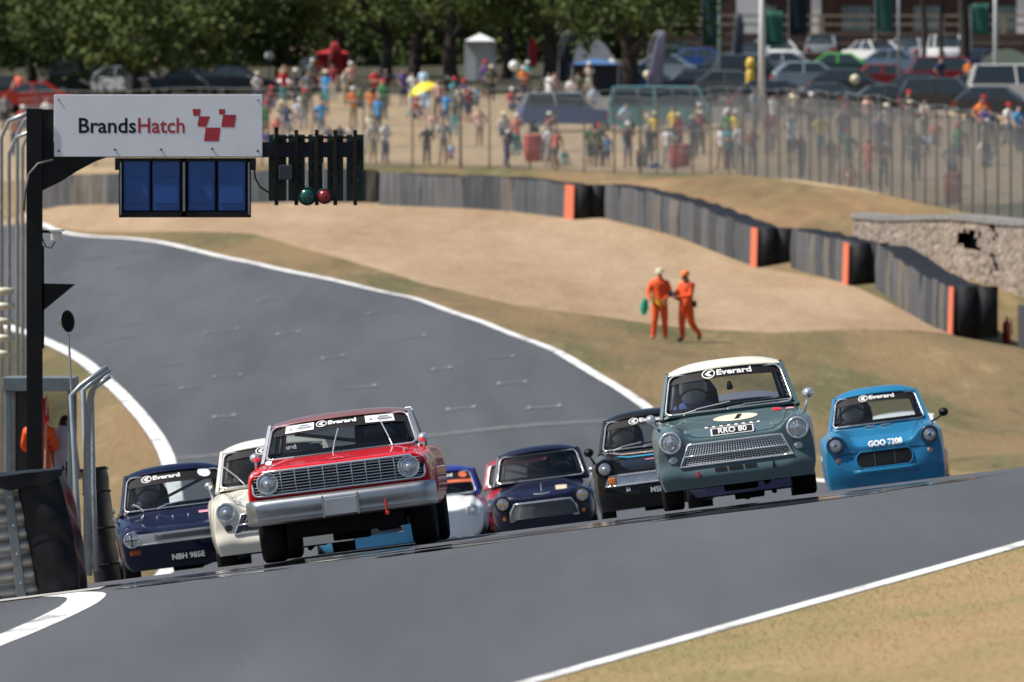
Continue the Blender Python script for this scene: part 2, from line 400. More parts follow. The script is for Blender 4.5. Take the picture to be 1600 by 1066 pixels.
# dark glossy patches added along the crest to imitate heat-mirage reflections
MIRAGE = mat('mirage_sheen', (.016, .017, .019), .04, var=.3, scale=2); MIRAGE.node_tree.nodes['Principled BSDF'].inputs['Specular IOR Level'].default_value = .8
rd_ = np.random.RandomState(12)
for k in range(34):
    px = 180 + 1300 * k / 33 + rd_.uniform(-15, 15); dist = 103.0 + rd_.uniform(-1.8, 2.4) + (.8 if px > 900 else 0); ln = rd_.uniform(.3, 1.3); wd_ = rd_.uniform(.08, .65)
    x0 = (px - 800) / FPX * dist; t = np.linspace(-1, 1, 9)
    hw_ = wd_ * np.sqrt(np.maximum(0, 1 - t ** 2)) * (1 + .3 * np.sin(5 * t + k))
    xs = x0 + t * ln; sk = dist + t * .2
    sheet('mirage_streak', np.stack([xs, xs]), np.stack([sk - hw_, sk + hw_ + .01]), 2.2, MIRAGE, None, road)
# straw-coloured near verge
STRAW = ground_mat('straw_verge', [(.30, (.215, .140, .062)), (.47, (.30, .205, .098)), (.60, (.25, .195, .085)), (.72, (.38, .275, .145))], 1.6, (1, .5, 1), bump=.8, bscale=16, stops2=[(.38, (.19, .175, .065)), (.56, (.33, .22, .11))], fac2=.5, scale2=.5)
kk = (ys >= 30) & (ys <= 130); t = np.linspace(0, 1, 20)[None] ** 2
sheet('grass_verge', (xr[kk, None] - .01) + t * 14, np.repeat(ys[kk, None], 20, 1), .6, STRAW)
# blades of dry grass on the near verge
BL = [mat('straw_blades', (.50, .38, .20), .9, var=.2), mat('dry_green_blades', (.30, .28, .11), .9, var=.2), mat('brown_blades', (.42, .29, .15), .9, var=.2)]
rd_ = np.random.RandomState(4); nb = 34000
by = rd_.uniform(58, 104, nb); bx = np.interp(by, ys, xr) + np.abs(rd_.randn(nb)) * 2.6 + rd_.uniform(-.05, .0, nb)
bz = G(bx, by); bh = rd_.uniform(.004, .022, nb) ; bw = rd_.uniform(.002, .005, nb); lx = rd_.randn(nb) * .025; ly = rd_.randn(nb) * .03
V = np.stack([np.stack([bx - bw, by, bz - .005], 1), np.stack([bx + bw, by + .004, bz - .005], 1), np.stack([bx + lx, by + ly, bz + bh], 1)], 1).reshape(-1, 3)
me = bpy.data.meshes.new('verge_grass'); me.from_pydata(V.tolist(), [], np.arange(nb * 3).reshape(-1, 3).tolist())
for m_ in BL: me.materials.append(m_)
pat = np.sin(bx * .8 + 1.3) + np.sin(by * .23 + bx * .5) + rd_.randn(nb) * .8
me.polygons.foreach_set('material_index', np.where((pat > 1.6) | (bx - np.interp(by, ys, xr) < .7 + .4 * np.sin(by)), 1, np.where(pat < -.5, 2, 0)).tolist())
o = link('verge_grass', me); tag(o, 'dry grass on the verge in the right foreground', 'grass', kind='stuff')
# ------------------------------------------------------------------ racing saloons
from mathutils.bvhtree import BVHTree
def ip(tab):
    a = np.array(tab, float)
    return lambda t: float(np.interp(t, a[:, 0], a[:, 1]))
def sstep(t, a, b):
    t = min(1, max(0, (t - a) / (b - a))); return t * t * (3 - 2 * t)
US = [0, .18, .36, .52, .64, .73, .80, .86, .92, .965, 1.0]
US = [-u for u in US[:0:-1]] + US
WS = [0, .06, .16, .3, .45, .6, .74, .86, .94, 1.0]
def rounded_loop(si, t0, t1, rs, rt, n=6):
    out = []
    for cx, cy, a0 in ((si - rs, t1 - rt, 0), (-si + rs, t1 - rt, 90), (-si + rs, t0 + rt, 180), (si - rs, t0 + rt, 270)):
        for k in range(n + 1):
            q = math.radians(a0 + 90 * k / n); out.append((cx + rs * math.cos(q), cy + rt * math.sin(q)))
    return out
class Car:
    def __init__(s, P, root):
        s.P = P; s.root = root
        L, hw = P['L'], P['hw']
        Tc, Tf = ip(P['Tc']), ip(P['Tf']); s.Tc = Tc
        Wp = ip(P['W']); Sec = ip(P['sec']); bz = P['bz']; ra = P['arch']
        axles = P['axles']
        def B(y):
            z = bz(y)
            for a in axles:
                q = ra * ra - (y - a) ** 2
                if q > 0: z = max(z, P['wr'] + math.sqrt(q) * .98)
            return z
        F = P['front']; fd = P.get('fd', .7); f0, f1 = P.get('fen', (.55, .8))
        def pos(u, y, w_, B0=None):
            au = abs(u)
            top = Tc(y) + (Tf(y) - Tc(y)) * sstep(au, f0, f1) - P.get('drop', .03) * sstep(au, .88, 1.0)
            if 'pod' in P: top += P['pod'](au, y)
            b0 = bz(y) if B0 is None else B0
            fr = max(0, 1 - y / fd) if y < fd else 0
            rr = max(0, 1 - (L - y) / .5) if y > L - .5 else 0
            z = b0 + (top - b0) * w_
            hwy = hw * Wp(y) * (1 - (1 - Sec(w_)))
            return (u * hwy, y + F(u, w_) * fr - .08 * u * u * rr - .06 * (1 - w_) * rr, z)
        yst = [0, .025, .07, .14, .24, .36]
        for a in axles: yst += [a + ra * c for c in (-1.06, -.99, -.92, -.75, -.5, -.2, .2, .5, .75, .92, .99, 1.06)]
        yst += lin(axles[0] + ra * 1.3, axles[1] - ra * 1.3, 8) + [L - .3, L - .12, L - .03, L]
        yst = sorted(y for y in set(round(y, 3) for y in yst) if 0 <= y <= L)
        mb = MB()
        mb.grid(lambda u, y: pos(u, y, 1), US, yst)
        mb.grid(lambda u, w_: pos(u, 0, w_), US, WS)
        mb.grid(lambda u, w_: pos(u, L, w_), US, WS)
        for sd in (-1, 1):
            mb.grid(lambda y, w_: pos(sd, y, w_, B(y)), yst, WS)
        me = mb.mesh('body', P['paint'], True)
        bm = bmesh.new(); bm.from_mesh(me); bmesh.ops.remove_doubles(bm, verts=bm.verts, dist=.0015)
        bmesh.ops.recalc_face_normals(bm, faces=bm.faces); bm.to_mesh(me); bm.free()
        me.polygons.foreach_set('use_smooth', [True] * len(me.polygons))
        s.body = link('body', me, root, sub=2)
        dg = bpy.context.evaluated_depsgraph_get(); dg.update()
        ev = s.body.evaluated_get(dg); em = ev.to_mesh()
        s.bvh = BVHTree.FromPolygons([v.co.copy() for v in em.vertices], [tuple(p.vertices) for p in em.polygons])
        ev.to_mesh_clear()
        s.build_cabin(); s.build_wheels(); s.build_under()
    def fy(s, x, z):
        h = s.bvh.ray_cast(Vector((x, -2, z)), Vector((0, 1, 0)))
        return h[0].y if h[0] is not None and h[0].y < 1.2 else .05
    def tz(s, x, y):
        h = s.bvh.ray_cast(Vector((x, y, 3)), Vector((0, 0, -1)))
        return h[0].z if h[0] is not None else s.Tc(y)
    # ---- cabin
    def ws(s, a, t, o=0.0):
        C = s.P['cab']; xb, yb, zb = C['b']; xt, yt, zt = C['t']; c = C.get('bow', .1)
        n = Vector((0, -(zt - zb), (yt - yb))).normalized()
        p = Vector((a * (xb + (xt - xb) * t), yb + (yt - yb) * t + c * a * a * (1 - .25 * t), zb + (zt - zb) * t + C.get('arc', .02) * (1 - a * a) * t - C.get('arcb', .03) * a * a * (1 - t)))
        n = (n + Vector((a * .25, 0, 0))).normalized()
        return p + n * o
    def rw(s, a, t, o=0.0):
        C = s.P['cab']; xb, yb, zb = C['rb']; xt, yt, zt = C['rt']; c = C.get('bow', .1)
        p = Vector((a * (xb + (xt - xb) * t), yb + (yt - yb) * t - c * a * a, zb + (zt - zb) * t + C.get('arc', .02) * (1 - a * a) * t))
        return p + Vector((0, o, 0))
    def build_cabin(s):
        P, root = s.P, s.root; C = P['cab']
        rl = rounded_loop(C.get('si', .93), .04, .93, .1, .14)
        m = MB()
        for fn, sg in ((s.ws, 1), (s.rw, 1)):
            inn = [fn(a, t, .012) for a, t in rl]
            out = []
            for a, t in rl:   # project the loop onto the full rectangle
                k = 1 / max(abs(a), 1e-6) if abs(a) / 1.0 > abs((t - .5) / .5) else .5 / max(abs(t - .5), 1e-6)
                out.append(fn(max(-1, min(1, a * k)), max(0, min(1, .5 + (t - .5) * k)), .004))
            n = len(rl); back = [fn(a, t, -.03) for a, t in rl]
            m.add(inn + out + back, [(i, (i + 1) % n, (i + 1) % n + n, i + n) for i in range(n)] + [(i, (i + 1) % n, (i + 1) % n + 2 * n, i + 2 * n) for i in range(n)])
        for sd in (-1, 1):
            A, Bq, Cq, D = s.ws(sd, 0), s.ws(sd, 1), s.rw(sd, 1), s.rw(sd, 0)
            def q(a, b_): return (A * (1 - a) + D * a) * (1 - b_) + (Bq * (1 - a) + Cq * a) * b_
            def bar(a0, b0, a1, b1, wd):
                p0, p1 = q(a0, b0), q(a1, b1); m.tube([p0, p1], wd, 6)
            bar(0, -.02, 0, 1.0, .03); bar(1, 0, 1, 1, .05); bar(.02, 1, 1, 1, .03); bar(0, .02, 1, .02, .025); bar(.55, 0, .55, 1, .03)
            for a0 in (.86, .93): bar(a0, 0, a0, 1, .05)
        s.cabin = smooth_angle(m.build('cabin_frame', P.get('cabpaint', P['paint']), root))
        # roof
        ris = C.get('rise', .07)
        def roof(a, v):
            p = s.ws(a, 1) * (1 - v) + s.rw(a, 1) * v
            e = max(0, 1 - (2 * v - 1) ** 6); b_ = 1 - abs(a) ** 4
            return Vector((a * abs(p.x / a) if a else 0, p.y, p.z + ris * (.25 + .75 * e) * (.35 + .65 * b_) - .0)) if True else p
        vv = [0, .03, .08, .16, .3, .5, .7, .85, .93, 1]; aa = lin(-1, 1, 17)
        m = MB(); m.grid(roof, aa, vv)
        # rolled front and side lips
        def lip_f(a, t):
            p = roof(a, 0); q_ = s.ws(a, .95, .016); return p * (1 - t) + q_ * t + Vector((0, -.012 * math.sin(PI * t), 0))
        m.grid(lip_f, aa, [0, .35, .7, 1])
        for sd in (-1, 1):
            m.grid(lambda v, t: roof(sd, v) + Vector((sd * .014 * math.sin(PI * t), 0, -.075 * t)), vv, [0, .4, 1])
        def lip_r(a, t):
            p = roof(a, 1); q_ = s.rw(a, .95, .016); return p * (1 - t) + q_ * t
        m.grid(lip_r, aa, [0, .5, 1])
        s.roof = m.build('roof', P.get('roofpaint', P['paint']), root, smooth=True)
        # panes
        g = MB(); g.grid(lambda a, t: s.ws(a, t, -.006), lin(-.97, .97, 9), lin(.03, .97, 5)); s.screen = g.build('windscreen', P.get('glass', GLASS), root, True)
        g = MB(); g.grid(lambda a, t: s.rw(a, t, -.006), lin(-.97, .97, 9), lin(.03, .97, 3)); g.build('rear_window', P.get('glass', GLASS), root, True)
        for sd in (-1, 1):
            g = MB(); A, Bq, Cq, D = s.ws(sd, 0), s.ws(sd, 1), s.rw(sd, 1), s.rw(sd, 0)
            for a0, a1 in ((.03, .53), (.57, .84)):
                q = lambda a, b_: (A * (1 - a) + D * a) * (1 - b_) + (Bq * (1 - a) + Cq * a) * b_
                g.add([q(a0, .03), q(a1, .03), q(a1, .97), q(a0, .97)], [(0, 1, 2, 3)])
            g.build('side_window', P.get('glass', GLASS), root)
        # bright surround
        if P.get('surround', True) is not None:
            t = MB(); t.tube([s.ws(a, tt, .018) for a, tt in rl], P.get('trim_r', .009), 6, closed=True); t.build('screen_trim', P.get('trim', CHROME), s.screen, True)
        # cabin innards
        zb = C['b'][2]; yb, yr = C['b'][1], C['rb'][1]; xb = C['b'][0]
        m = MB(); m.box((0, (yb + yr) / 2 + .08, zb - .01), (2 * xb * .97, yr - yb - .1, .05))
        m.box((0, yb + .28, zb + .015), (2 * xb * .9, .22, .09))                     # dashboard
        m.build('interior', INTER, root)
        m = MB(); dx = P.get('driver_x', .33)
        def seat(a, t):  # bucket seat back
            wd = (.24 - .05 * max(0, t - .6)) * (1 if t < .9 else .8); return Vector((dx + a * wd, yb + 1.12 + .18 * t - .06 * a * a, zb - .1 + .46 * t * (1 - .06 * a * a)))
        m.grid(seat, lin(-1, 1, 7), lin(0, 1, 6)); m.build('seat', INTER, root, True, solid=.06)
        m = MB(); xt, zt, yt = C['t'][0] * .88, C['t'][2] - .04, C['t'][1] + .55
        m.tube([(-xb * .86, yt, zb - .05), (-xt, yt, zt - .05), (-xt * .9, yt, zt), (xt * .9, yt, zt), (xt, yt, zt - .05), (xb * .86, yt, zb - .05)], .022, 6)
        if not P.get('nodiag'): m.tube([(-xt * .8 * (1 if dx > 0 else -1), yt + .02, zt - .05), (xb * .7 * (1 if dx > 0 else -1), yt + .05, zb)], .02, 6)
        m.build('roll_cage', P.get('cage', STEEL), root, True)
        m = MB(); cx, cy, cz = dx, yb + .46, zb + .08
        m.tube([(cx + .18 * math.cos(q), cy + .06 * math.sin(q), cz + .17 * math.sin(q)) for q in lin(0, 2 * PI, 21)[:-1]], .014, 6, closed=True)
        m.build('steering_wheel', INTER, root, True)
        if P.get('rearseat'):
            m = MB(); m.box((0, yr - .35, zb + .1), (xb * 1.4, .12, .28)); m.build('rear_bench', INTER, root, bevel=.03)
    def build_wheels(s):
        P = s.P; r, wd = P['wr'], P['ww']
        prof = [(r * .60, -wd * .45), (r * .72, -wd * .5), (r * .9, -wd * .5), (r * .975, -wd * .43), (r, -wd * .33), (r, wd * .33), (r * .975, wd * .43), (r * .9, wd * .5), (r * .72, wd * .5), (r * .60, wd * .45)]
        rot = Matrix.Rotation(PI / 2, 4, 'Z')
        tm = MB().lathe(prof, 28, 0, rot).mesh('wheel', RUBBER, True)
        rp = [(r * .61, -wd * .46), (r * .56, -wd * .42), (r * .5, -wd * .2), (r * .3, -wd * .24), (r * .12, -wd * .34), (r * .02, -wd * .34)]
        for a in P['axles']:
            for sd in (-1, 1):
                o = link('wheel', tm, s.root, loc=(sd * P['track'], a, r))
                m = MB().lathe([(q[0], -q[1]) for q in rp] if sd < 0 else rp, 18, 0, Matrix.Rotation(PI / 2, 4, 'Z'))
                m.build('rim', P.get('rim', ALU), o, True)
    def build_under(s):
        P = s.P; m = MB(); t = P['track'] - P['ww'] / 2 - .05
        m.box((0, P['L'] * .5, .30), (2 * t, P['L'] - .5, .2))
        m.tube([(-P['track'], P['axles'][0], P['wr']), (P['track'], P['axles'][0], P['wr'])], .04, 8)
        m.tube([(-P['track'], P['axles'][1], P['wr']), (-.15, P['axles'][1], P['wr']), (0, P['axles'][1], P['wr']), (.15, P['axles'][1], P['wr']), (P['track'], P['axles'][1], P['wr'])], [.045, .05, .14, .05, .045], 8)
        m.box((.02, P['axles'][0] + .15, .21), (.34, .5, .16)); m.tube([(.3, .9, .2), (.32, P['L'] - .2, .19)], .035, 6)
        m.build('underbody', INTER, s.root, bevel=.02)
    # ---- details
    def headlight(s, x, z, r, rb=None, proud=.03, tape=None, ring=CHROME, tilt=.06, deep=.09, lens=LENS):
        rb = rb or r * .2
        y = min(s.fy(x, z), s.fy(x + r * .7, z), s.fy(x - r * .7, z), s.fy(x, z + r * .6)) + .01
        M = Matrix.Translation((x, y, z)) @ Matrix.Rotation(tilt * (1 if x > 0 else -1), 4, 'Z')
        m = MB(); m.lathe([(r + rb, -deep), (r + rb, proud * .5), (r + rb * .6, proud), (r, proud * .8), (r * .97, proud * .3)], 28, 0, M)
        ho = m.build('headlight', ring, s.root, True)
        m = MB(); m.lathe([(r, proud * .35), (r * .92, proud * .65), (r * .7, proud * .9), (r * .35, proud * 1.08), (.004, proud * 1.15)], 28, 0, M, capb=True)
        m.build('lens', lens, ho, True)
        if not tape: m = MB(); m.lathe([(r * .24, proud * 1.12), (r * .2, proud * 1.3), (.002, proud * 1.36)], 14, 0, M); m.build('bulb_cap', ring if ring is not BLACK else CHROME, ho, True)
        m = MB(); m.tube([M @ Vector((r * .62 * math.cos(q), -proud * 1.0, r * .62 * math.sin(q))) for q in lin(0, 2 * PI, 25)[:-1]], r * .03, 4, closed=True); m.build('lens_ring', mat('lens_grey', (.22, .23, .25), .3), ho)
        if tape:
            wv, mt, kinds = tape
            m = MB(); q = proud * 1.3
            for dx, dz, sx, sz in kinds:
                m.add([M @ Vector((dx * r + e * sx * r, -q + .25 * proud * (abs(dx + e * sx)) ** 2 + .25 * proud * abs(dz + f * sz) ** 2 - .006, dz * r + f * sz * r)) for f in (-1, 1) for e in (-1, 1)], [(0, 1, 3, 2)])
            m.build('lens_tape', mt, ho, solid=.002)
        return ho
    def front_loop_tube(s, pts, r, name, mt, closed=True, o=.0, parent=None, n=6):
        m = MB(); m.tube([(x, s.fy(x, z) - o, z) for x, z in pts], r, n, closed=closed); return m.build(name, mt, parent or s.root, True)
    def front_patch(s, fn, us, vs, name, mt, o=.006, parent=None, solid=0):
        def f(u, v):
            x, z = fn(u, v); return (x, s.fy(x, z) - o, z)
        m = MB(); m.grid(f, us, vs); return m.build(name, mt, parent or s.root, True, solid=solid)
    def front_text(s, txt, x, z, size, name, mt, o=.02, bold=.0, slope=None, parent=None, wide=1.0):
        vs, fs = text_mesh(txt, size, bold)
        fyv = slope if slope is not None else None
        m = MB(); m.add([(x + a * wide, (s.fy(x + a * wide, z + b_) if fyv is None else fyv) - o, z + b_) for a, b_ in vs], fs); return m.build(name, mt, parent or s.root)
    def strip_text(s, txt='Everard', size=.085, a0=0.0, t=.865, logo=True, mt=None, bold=.003, wide=1.15, dx=0.0):
        C = s.P['cab']; xw = C['t'][0] * .9 + C['b'][0] * .1; h = math.hypot(C['t'][2] - C['b'][2], C['t'][1] - C['b'][1])
        def on(x, z, o=.012): return s.ws((x) / xw, t + z / h, o)
        vs, fs = text_mesh(txt, size, bold); m = MB(); x0 = dx + (.055 if logo else 0)
        m.add([on(x0 + a * wide, b_) for a, b_ in vs], fs)
        if logo:
            wd = max(a for a, _ in vs) * wide; c = x0 - wd - size * .82; R = size * .62
            n = 24; ring = [(math.cos(2 * PI * i / n), math.sin(2 * PI * i / n)) for i in range(n)]
            m.add([on(c + R * 1.1 * a, R * b_) for a, b_ in ring] + [on(c + R * .92 * a, R * .80 * b_) for a, b_ in ring], [(i, (i + 1) % n, (i + 1) % n + n, i + n) for i in range(n)])
            m.add([on(c + R * a, R * b_) for a, b_ in ((-.62, 0), (.0, .58), (.62, .5), (.05, .0), (.62, -.5), (.0, -.58))], [(0, 3, 2, 1), (0, 5, 4, 3)])
        return m.build('screen_lettering', mt or WHITE, s.screen)
    def sunstrip(s, t0=.74, mt=None, a0=-.93, a1=.93, tm=.945):
        m = MB(); m.grid(lambda a, t: s.ws(a, t, .002), lin(a0, a1, 13), lin(t0, tm, 3)); return m.build('sun_strip', mt or VINYL, s.screen, True)
    def wiper(s, a0, t0, a1, t1, mt=None):
        m = MB(); p, q = s.ws(a0, t0, .03), s.ws(a1, t1, .022); mid = p.lerp(q, .45) + Vector((0, -.012, .01))
        m.tube([p + Vector((0, -.01, -.02)), p, mid], .006, 5); d = (q - mid); m.tube([mid - d * .35, mid, q], .007, 5)
        return m.build('wiper', mt or CHROME, s.root)
    def mirror(s, x, y, z, r=.05, mt=None, stalk=.1, lean=0):
        m = MB(); z0 = s.tz(x - lean, y) if stalk else z
        M = Matrix.Translation((x, y, z)) @ Matrix.Scale(1.15, 4, (1, 0, 0))
        m.lathe([(.002, r * 1.5), (r * .5, r * 1.3), (r * .85, r * .7), (r, 0), (r * .97, -r * .5), (r * .9, -r * .55), (.002, -r * .55)], 16, 0, M)
        m.tube([(x - lean, y + .01, z0 - .01), (x, y, z - r * .5)], [.014, .011], 8)
        return m.build('mirror', mt or CHROME, s.root, True)
    def seam(s, pts, r=.0035, mt=None, name='panel_gap', top=True):
        m = MB(); m.tube([(x, y, s.tz(x, y) + .0005) for x, y in pts] if top else [(x, s.fy(x, z) - .0005, z) for x, z in pts], r, 5, cap=True)
        return m.build(name, mt or INTER, s.body, True)
    def top_patch(s, fn, us, vs, name, mt, o=.004):
        m = MB()
        def f(u, v):
            x, y = fn(u, v); return (x, y, s.tz(x, y) + o)
        m.grid(f, us, vs); return m.build(name, mt, s.root, True)
def place_car(px, d, yaw, P, label, name='racing_car', dz=0, roll=0):
    """front centre of the car in photo column px at distance d; yaw > 0 points the nose to the left of the lens"""
    x0 = (px - 800) / FPX * d; a = math.radians(yaw)
    fwd = Vector((-math.sin(a), -math.cos(a), 0)); rt = Vector((math.cos(a), -math.sin(a), 0))   # nose direction, car's local +x
    def pt(lx, ly): q = Vector((x0, d, 0)) - fwd * ly + rt * lx; return Vector((q.x, q.y, gz(q.x, q.y) + float(off(q.y)) + .002))
    f, r = P['axles']; t = P['track']
    A, Bq, Cq, D = pt(-t, f), pt(t, f), pt(-t, r), pt(t, r)
    Fm, Rm = (A + Bq) / 2, (Cq + D) / 2
    Y = (Rm - Fm).normalized(); X = ((Bq - A) + (D - Cq)).normalized(); Z = X.cross(Y).normalized(); X = Y.cross(Z).normalized()
    O = Fm - Y * f + Z * dz
    M = Matrix(((X.x, Y.x, Z.x, O.x), (X.y, Y.y, Z.y, O.y), (X.z, Y.z, Z.z, O.z), (0, 0, 0, 1)))
    return thing(name, label, 'car', M=M, group='racing cars coming over the crest')

SEC = [(0, .90), (.1, .96), (.3, 1.0), (.6, 1.0), (.8, .985), (.93, .965), (1, .93)]
# ---- long American two-door: red
def falcon():
    P = dict(L=4.4, hw=.885, Tc=[(0, .872), (.06, .887), (.5, .915), (1.2, .955), (1.6, .96), (3.4, .92), (4.4, .86)], Tf=[(0, .868), (.08, .882), (.6, .905), (1.3, .935), (3.5, .93), (4.4, .86)],
             W=[(0, .965), (.15, .985), (.6, 1), (3.4, 1), (4.4, .93)], sec=SEC, bz=lambda y: .36 if .3 < y < 4 else .40, arch=.36, axles=(.82, 3.6), wr=.315, ww=.235, track=.715,
             front=lambda u, w_: .05 * u * u + .03 * abs(u) ** 6 + .05 * (1 - w_) - .015 * sstep(w_, .7, 1), fen=(.62, .8), drop=.035, paint=paint('red_paint', (.66, .004, .010)),
             roofpaint=mat('bronze_roof', (.30, .13, .11), .3, .3, coat=.7, var=.1), cabpaint=mat('silver_pillars', (.34, .35, .38), .35, .7, var=.1),
             cab=dict(b=(.755, 1.22, .955), t=(.665, 1.66, 1.272), rb=(.68, 3.25, .95), rt=(.61, 2.85, 1.28), bow=.12, rise=.055, si=.955), glass=GLASS_D, driver_x=.34, trim_r=.011)
    root = place_car(543, 106.5, 1.9, P, 'red two-door racing saloon with silver bumper leading the pack on the left')
    c = Car(P, root)
    # grille: dark recess, bright frame, slats and upright bars
    z0, z1, X = .628, .850, .81
    g = c.front_patch(lambda u, v: (u * X * (1 - .0 * v), z0 + (z1 - z0) * v), lin(-1, 1, 15), lin(.03, .97, 4), 'grille', BLACK, .006)
    loop = [(x * X * (1.0 if abs(x) > .99 else 1), z) for x, z in [(a, z1) for a in lin(.97, -.97, 14)] + [(-1, z1 - .02), (-1.0, z0 + .04), (-.985, z0 + .012)] + [(a, z0) for a in lin(-.95, .95, 14)] + [(.985, z0 + .012), (1.0, z0 + .04), (1, z1 - .02)]]
    c.front_loop_tube(loop, .0125, 'grille_frame', CHROME, o=.012, parent=g)
    for i in range(7):
        z = z0 + (z1 - z0) * (i + 1) / 8
        c.front_loop_tube([(a * .63, z) for a in lin(-1, 1, 9)], .006, 'grille_slat', CHROME, closed=False, o=.014, parent=g, n=4)
        for sd in (-1, 1):
            if i not in (3,): c.front_loop_tube([(sd * a, z) for a in lin(.60, .79, 3)], .004, 'grille_slat', CHROME, closed=False, o=.010, parent=g, n=4)
    for i in range(9):
        x = -.535 + 1.07 * i / 8
        c.front_loop_tube([(x, z0 + .01), (x, (z0 + z1) / 2), (x, z1 - .01)], .0062, 'grille_bar', CHROME, closed=False, o=.02, parent=g, n=4)
    for sd in (-1, 1):
        c.headlight(sd * .665, .742, .090, .016, proud=.035, tape=None)
    # bumper: pressed blade that wraps round the corners
    prof = [(.0, .355), (-.05, .365), (-.075, .40), (-.06, .435), (-.085, .47), (-.085, .545), (-.06, .585), (-.0, .595)]
    m = MB(); ss = lin(-1, 1, 31)
    def bump(a, k):
        dy, z = prof[int(k)]; au = abs(a)
        x = a * .90; y = -.045 + .05 * a * a + .20 * max(0, (au - .90) / .10) ** 2
        return (x + math.copysign(.0, a), y + dy * (1 if au < .97 else .8), z + (.012 if au > .95 else 0) * (1 if z < .4 else -1))
    m.grid(bump, ss, range(len(prof))); b = m.build('bumper', ALU, root, True, sub=1)
    m = MB(); m.box((.0, -.150, .455), (.31, .012, .155)); m.build('number_plate', mat('blank_plate', (.40, .41, .44), .5, .3, var=.1), b, bevel=.004)
    for x in (-.165, .165): 
        m = MB(); m.box((x, -.142, .465), (.018, .03, .21)); m.build('bumper_guard', ALU, b, bevel=.006)
    m = MB(); m.box((.42, -.137, .40), (.018, .02, .11)); m.box((.425, -.14, .335), (.035, .03, .03)); m.build('tow_strap', mat('red_strap', (.7, .02, .03), .6), root, bevel=.004)
    for sd in (-1, 1): c.seam([(sd * .66, y) for y in lin(.06, 1.2, 12)])
    c.seam([(x, 1.205 + .07 * (x / .7) ** 2) for x in lin(-.66, .66, 9)])
    # bonnet scoop crease
    def scoop(u, v): return (u * .17, .06 + .55 * v)
    m = MB(); m.grid(lambda u, v: (u * (.15 - .06 * v), .10 + .75 * v, c.tz(u * .15, .10 + .75 * v) + .022 * (1 - u * u) * math.sin(PI * min(1, v + .12))), lin(-1, 1, 9), lin(0, 1, 9)); m.build('bonnet_bulge', P['paint'], root, True)
    c.sunstrip(.70)
    c.strip_text('Everard', .075, t=.845, dx=-.03)
    for sd, t0 in ((-1, .835), (1, .86)):
        m = MB(); m.grid(lambda a, t: c.ws(a, t, .008), lin(sd * .56 - .20, sd * .56 + .20, 5), lin(.73, .925, 2)); dk = m.build('screen_sticker', WHITE, c.screen)
        m = MB()
        for k, (a0, a1, t0, t1) in enumerate(((-.02, .12, .865, .885), (-.04, .16, .80, .835), (-.02, .10, .765, .775), (-.15, -.11, .80, .83))):
            m.add([c.ws(sd * .56 + a, t, .014) for a, t in ((a0, t0), (a1, t0), (a1 + .01, t1), (a0 + .01, t1))], [(0, 1, 2, 3)])
        m.build('sticker_print', mat('grey_print', (.25, .3, .35), .6), dk)
    c.wiper(-.10, -.02, -.02, .62); c.wiper(.64, .0, .56, .72)
    for sd in (-1, 1): c.mirror(sd * .80, .92, 1.0, .045, lean=.0)
    for sd in (-.62, .63):
        m = MB(); q = (sd, .34); m.tube([(q[0], q[1], c.tz(*q)), (q[0], q[1], c.tz(*q) + .03)], .009, 8); m.build('bonnet_pin', CHROME, root)
    return c
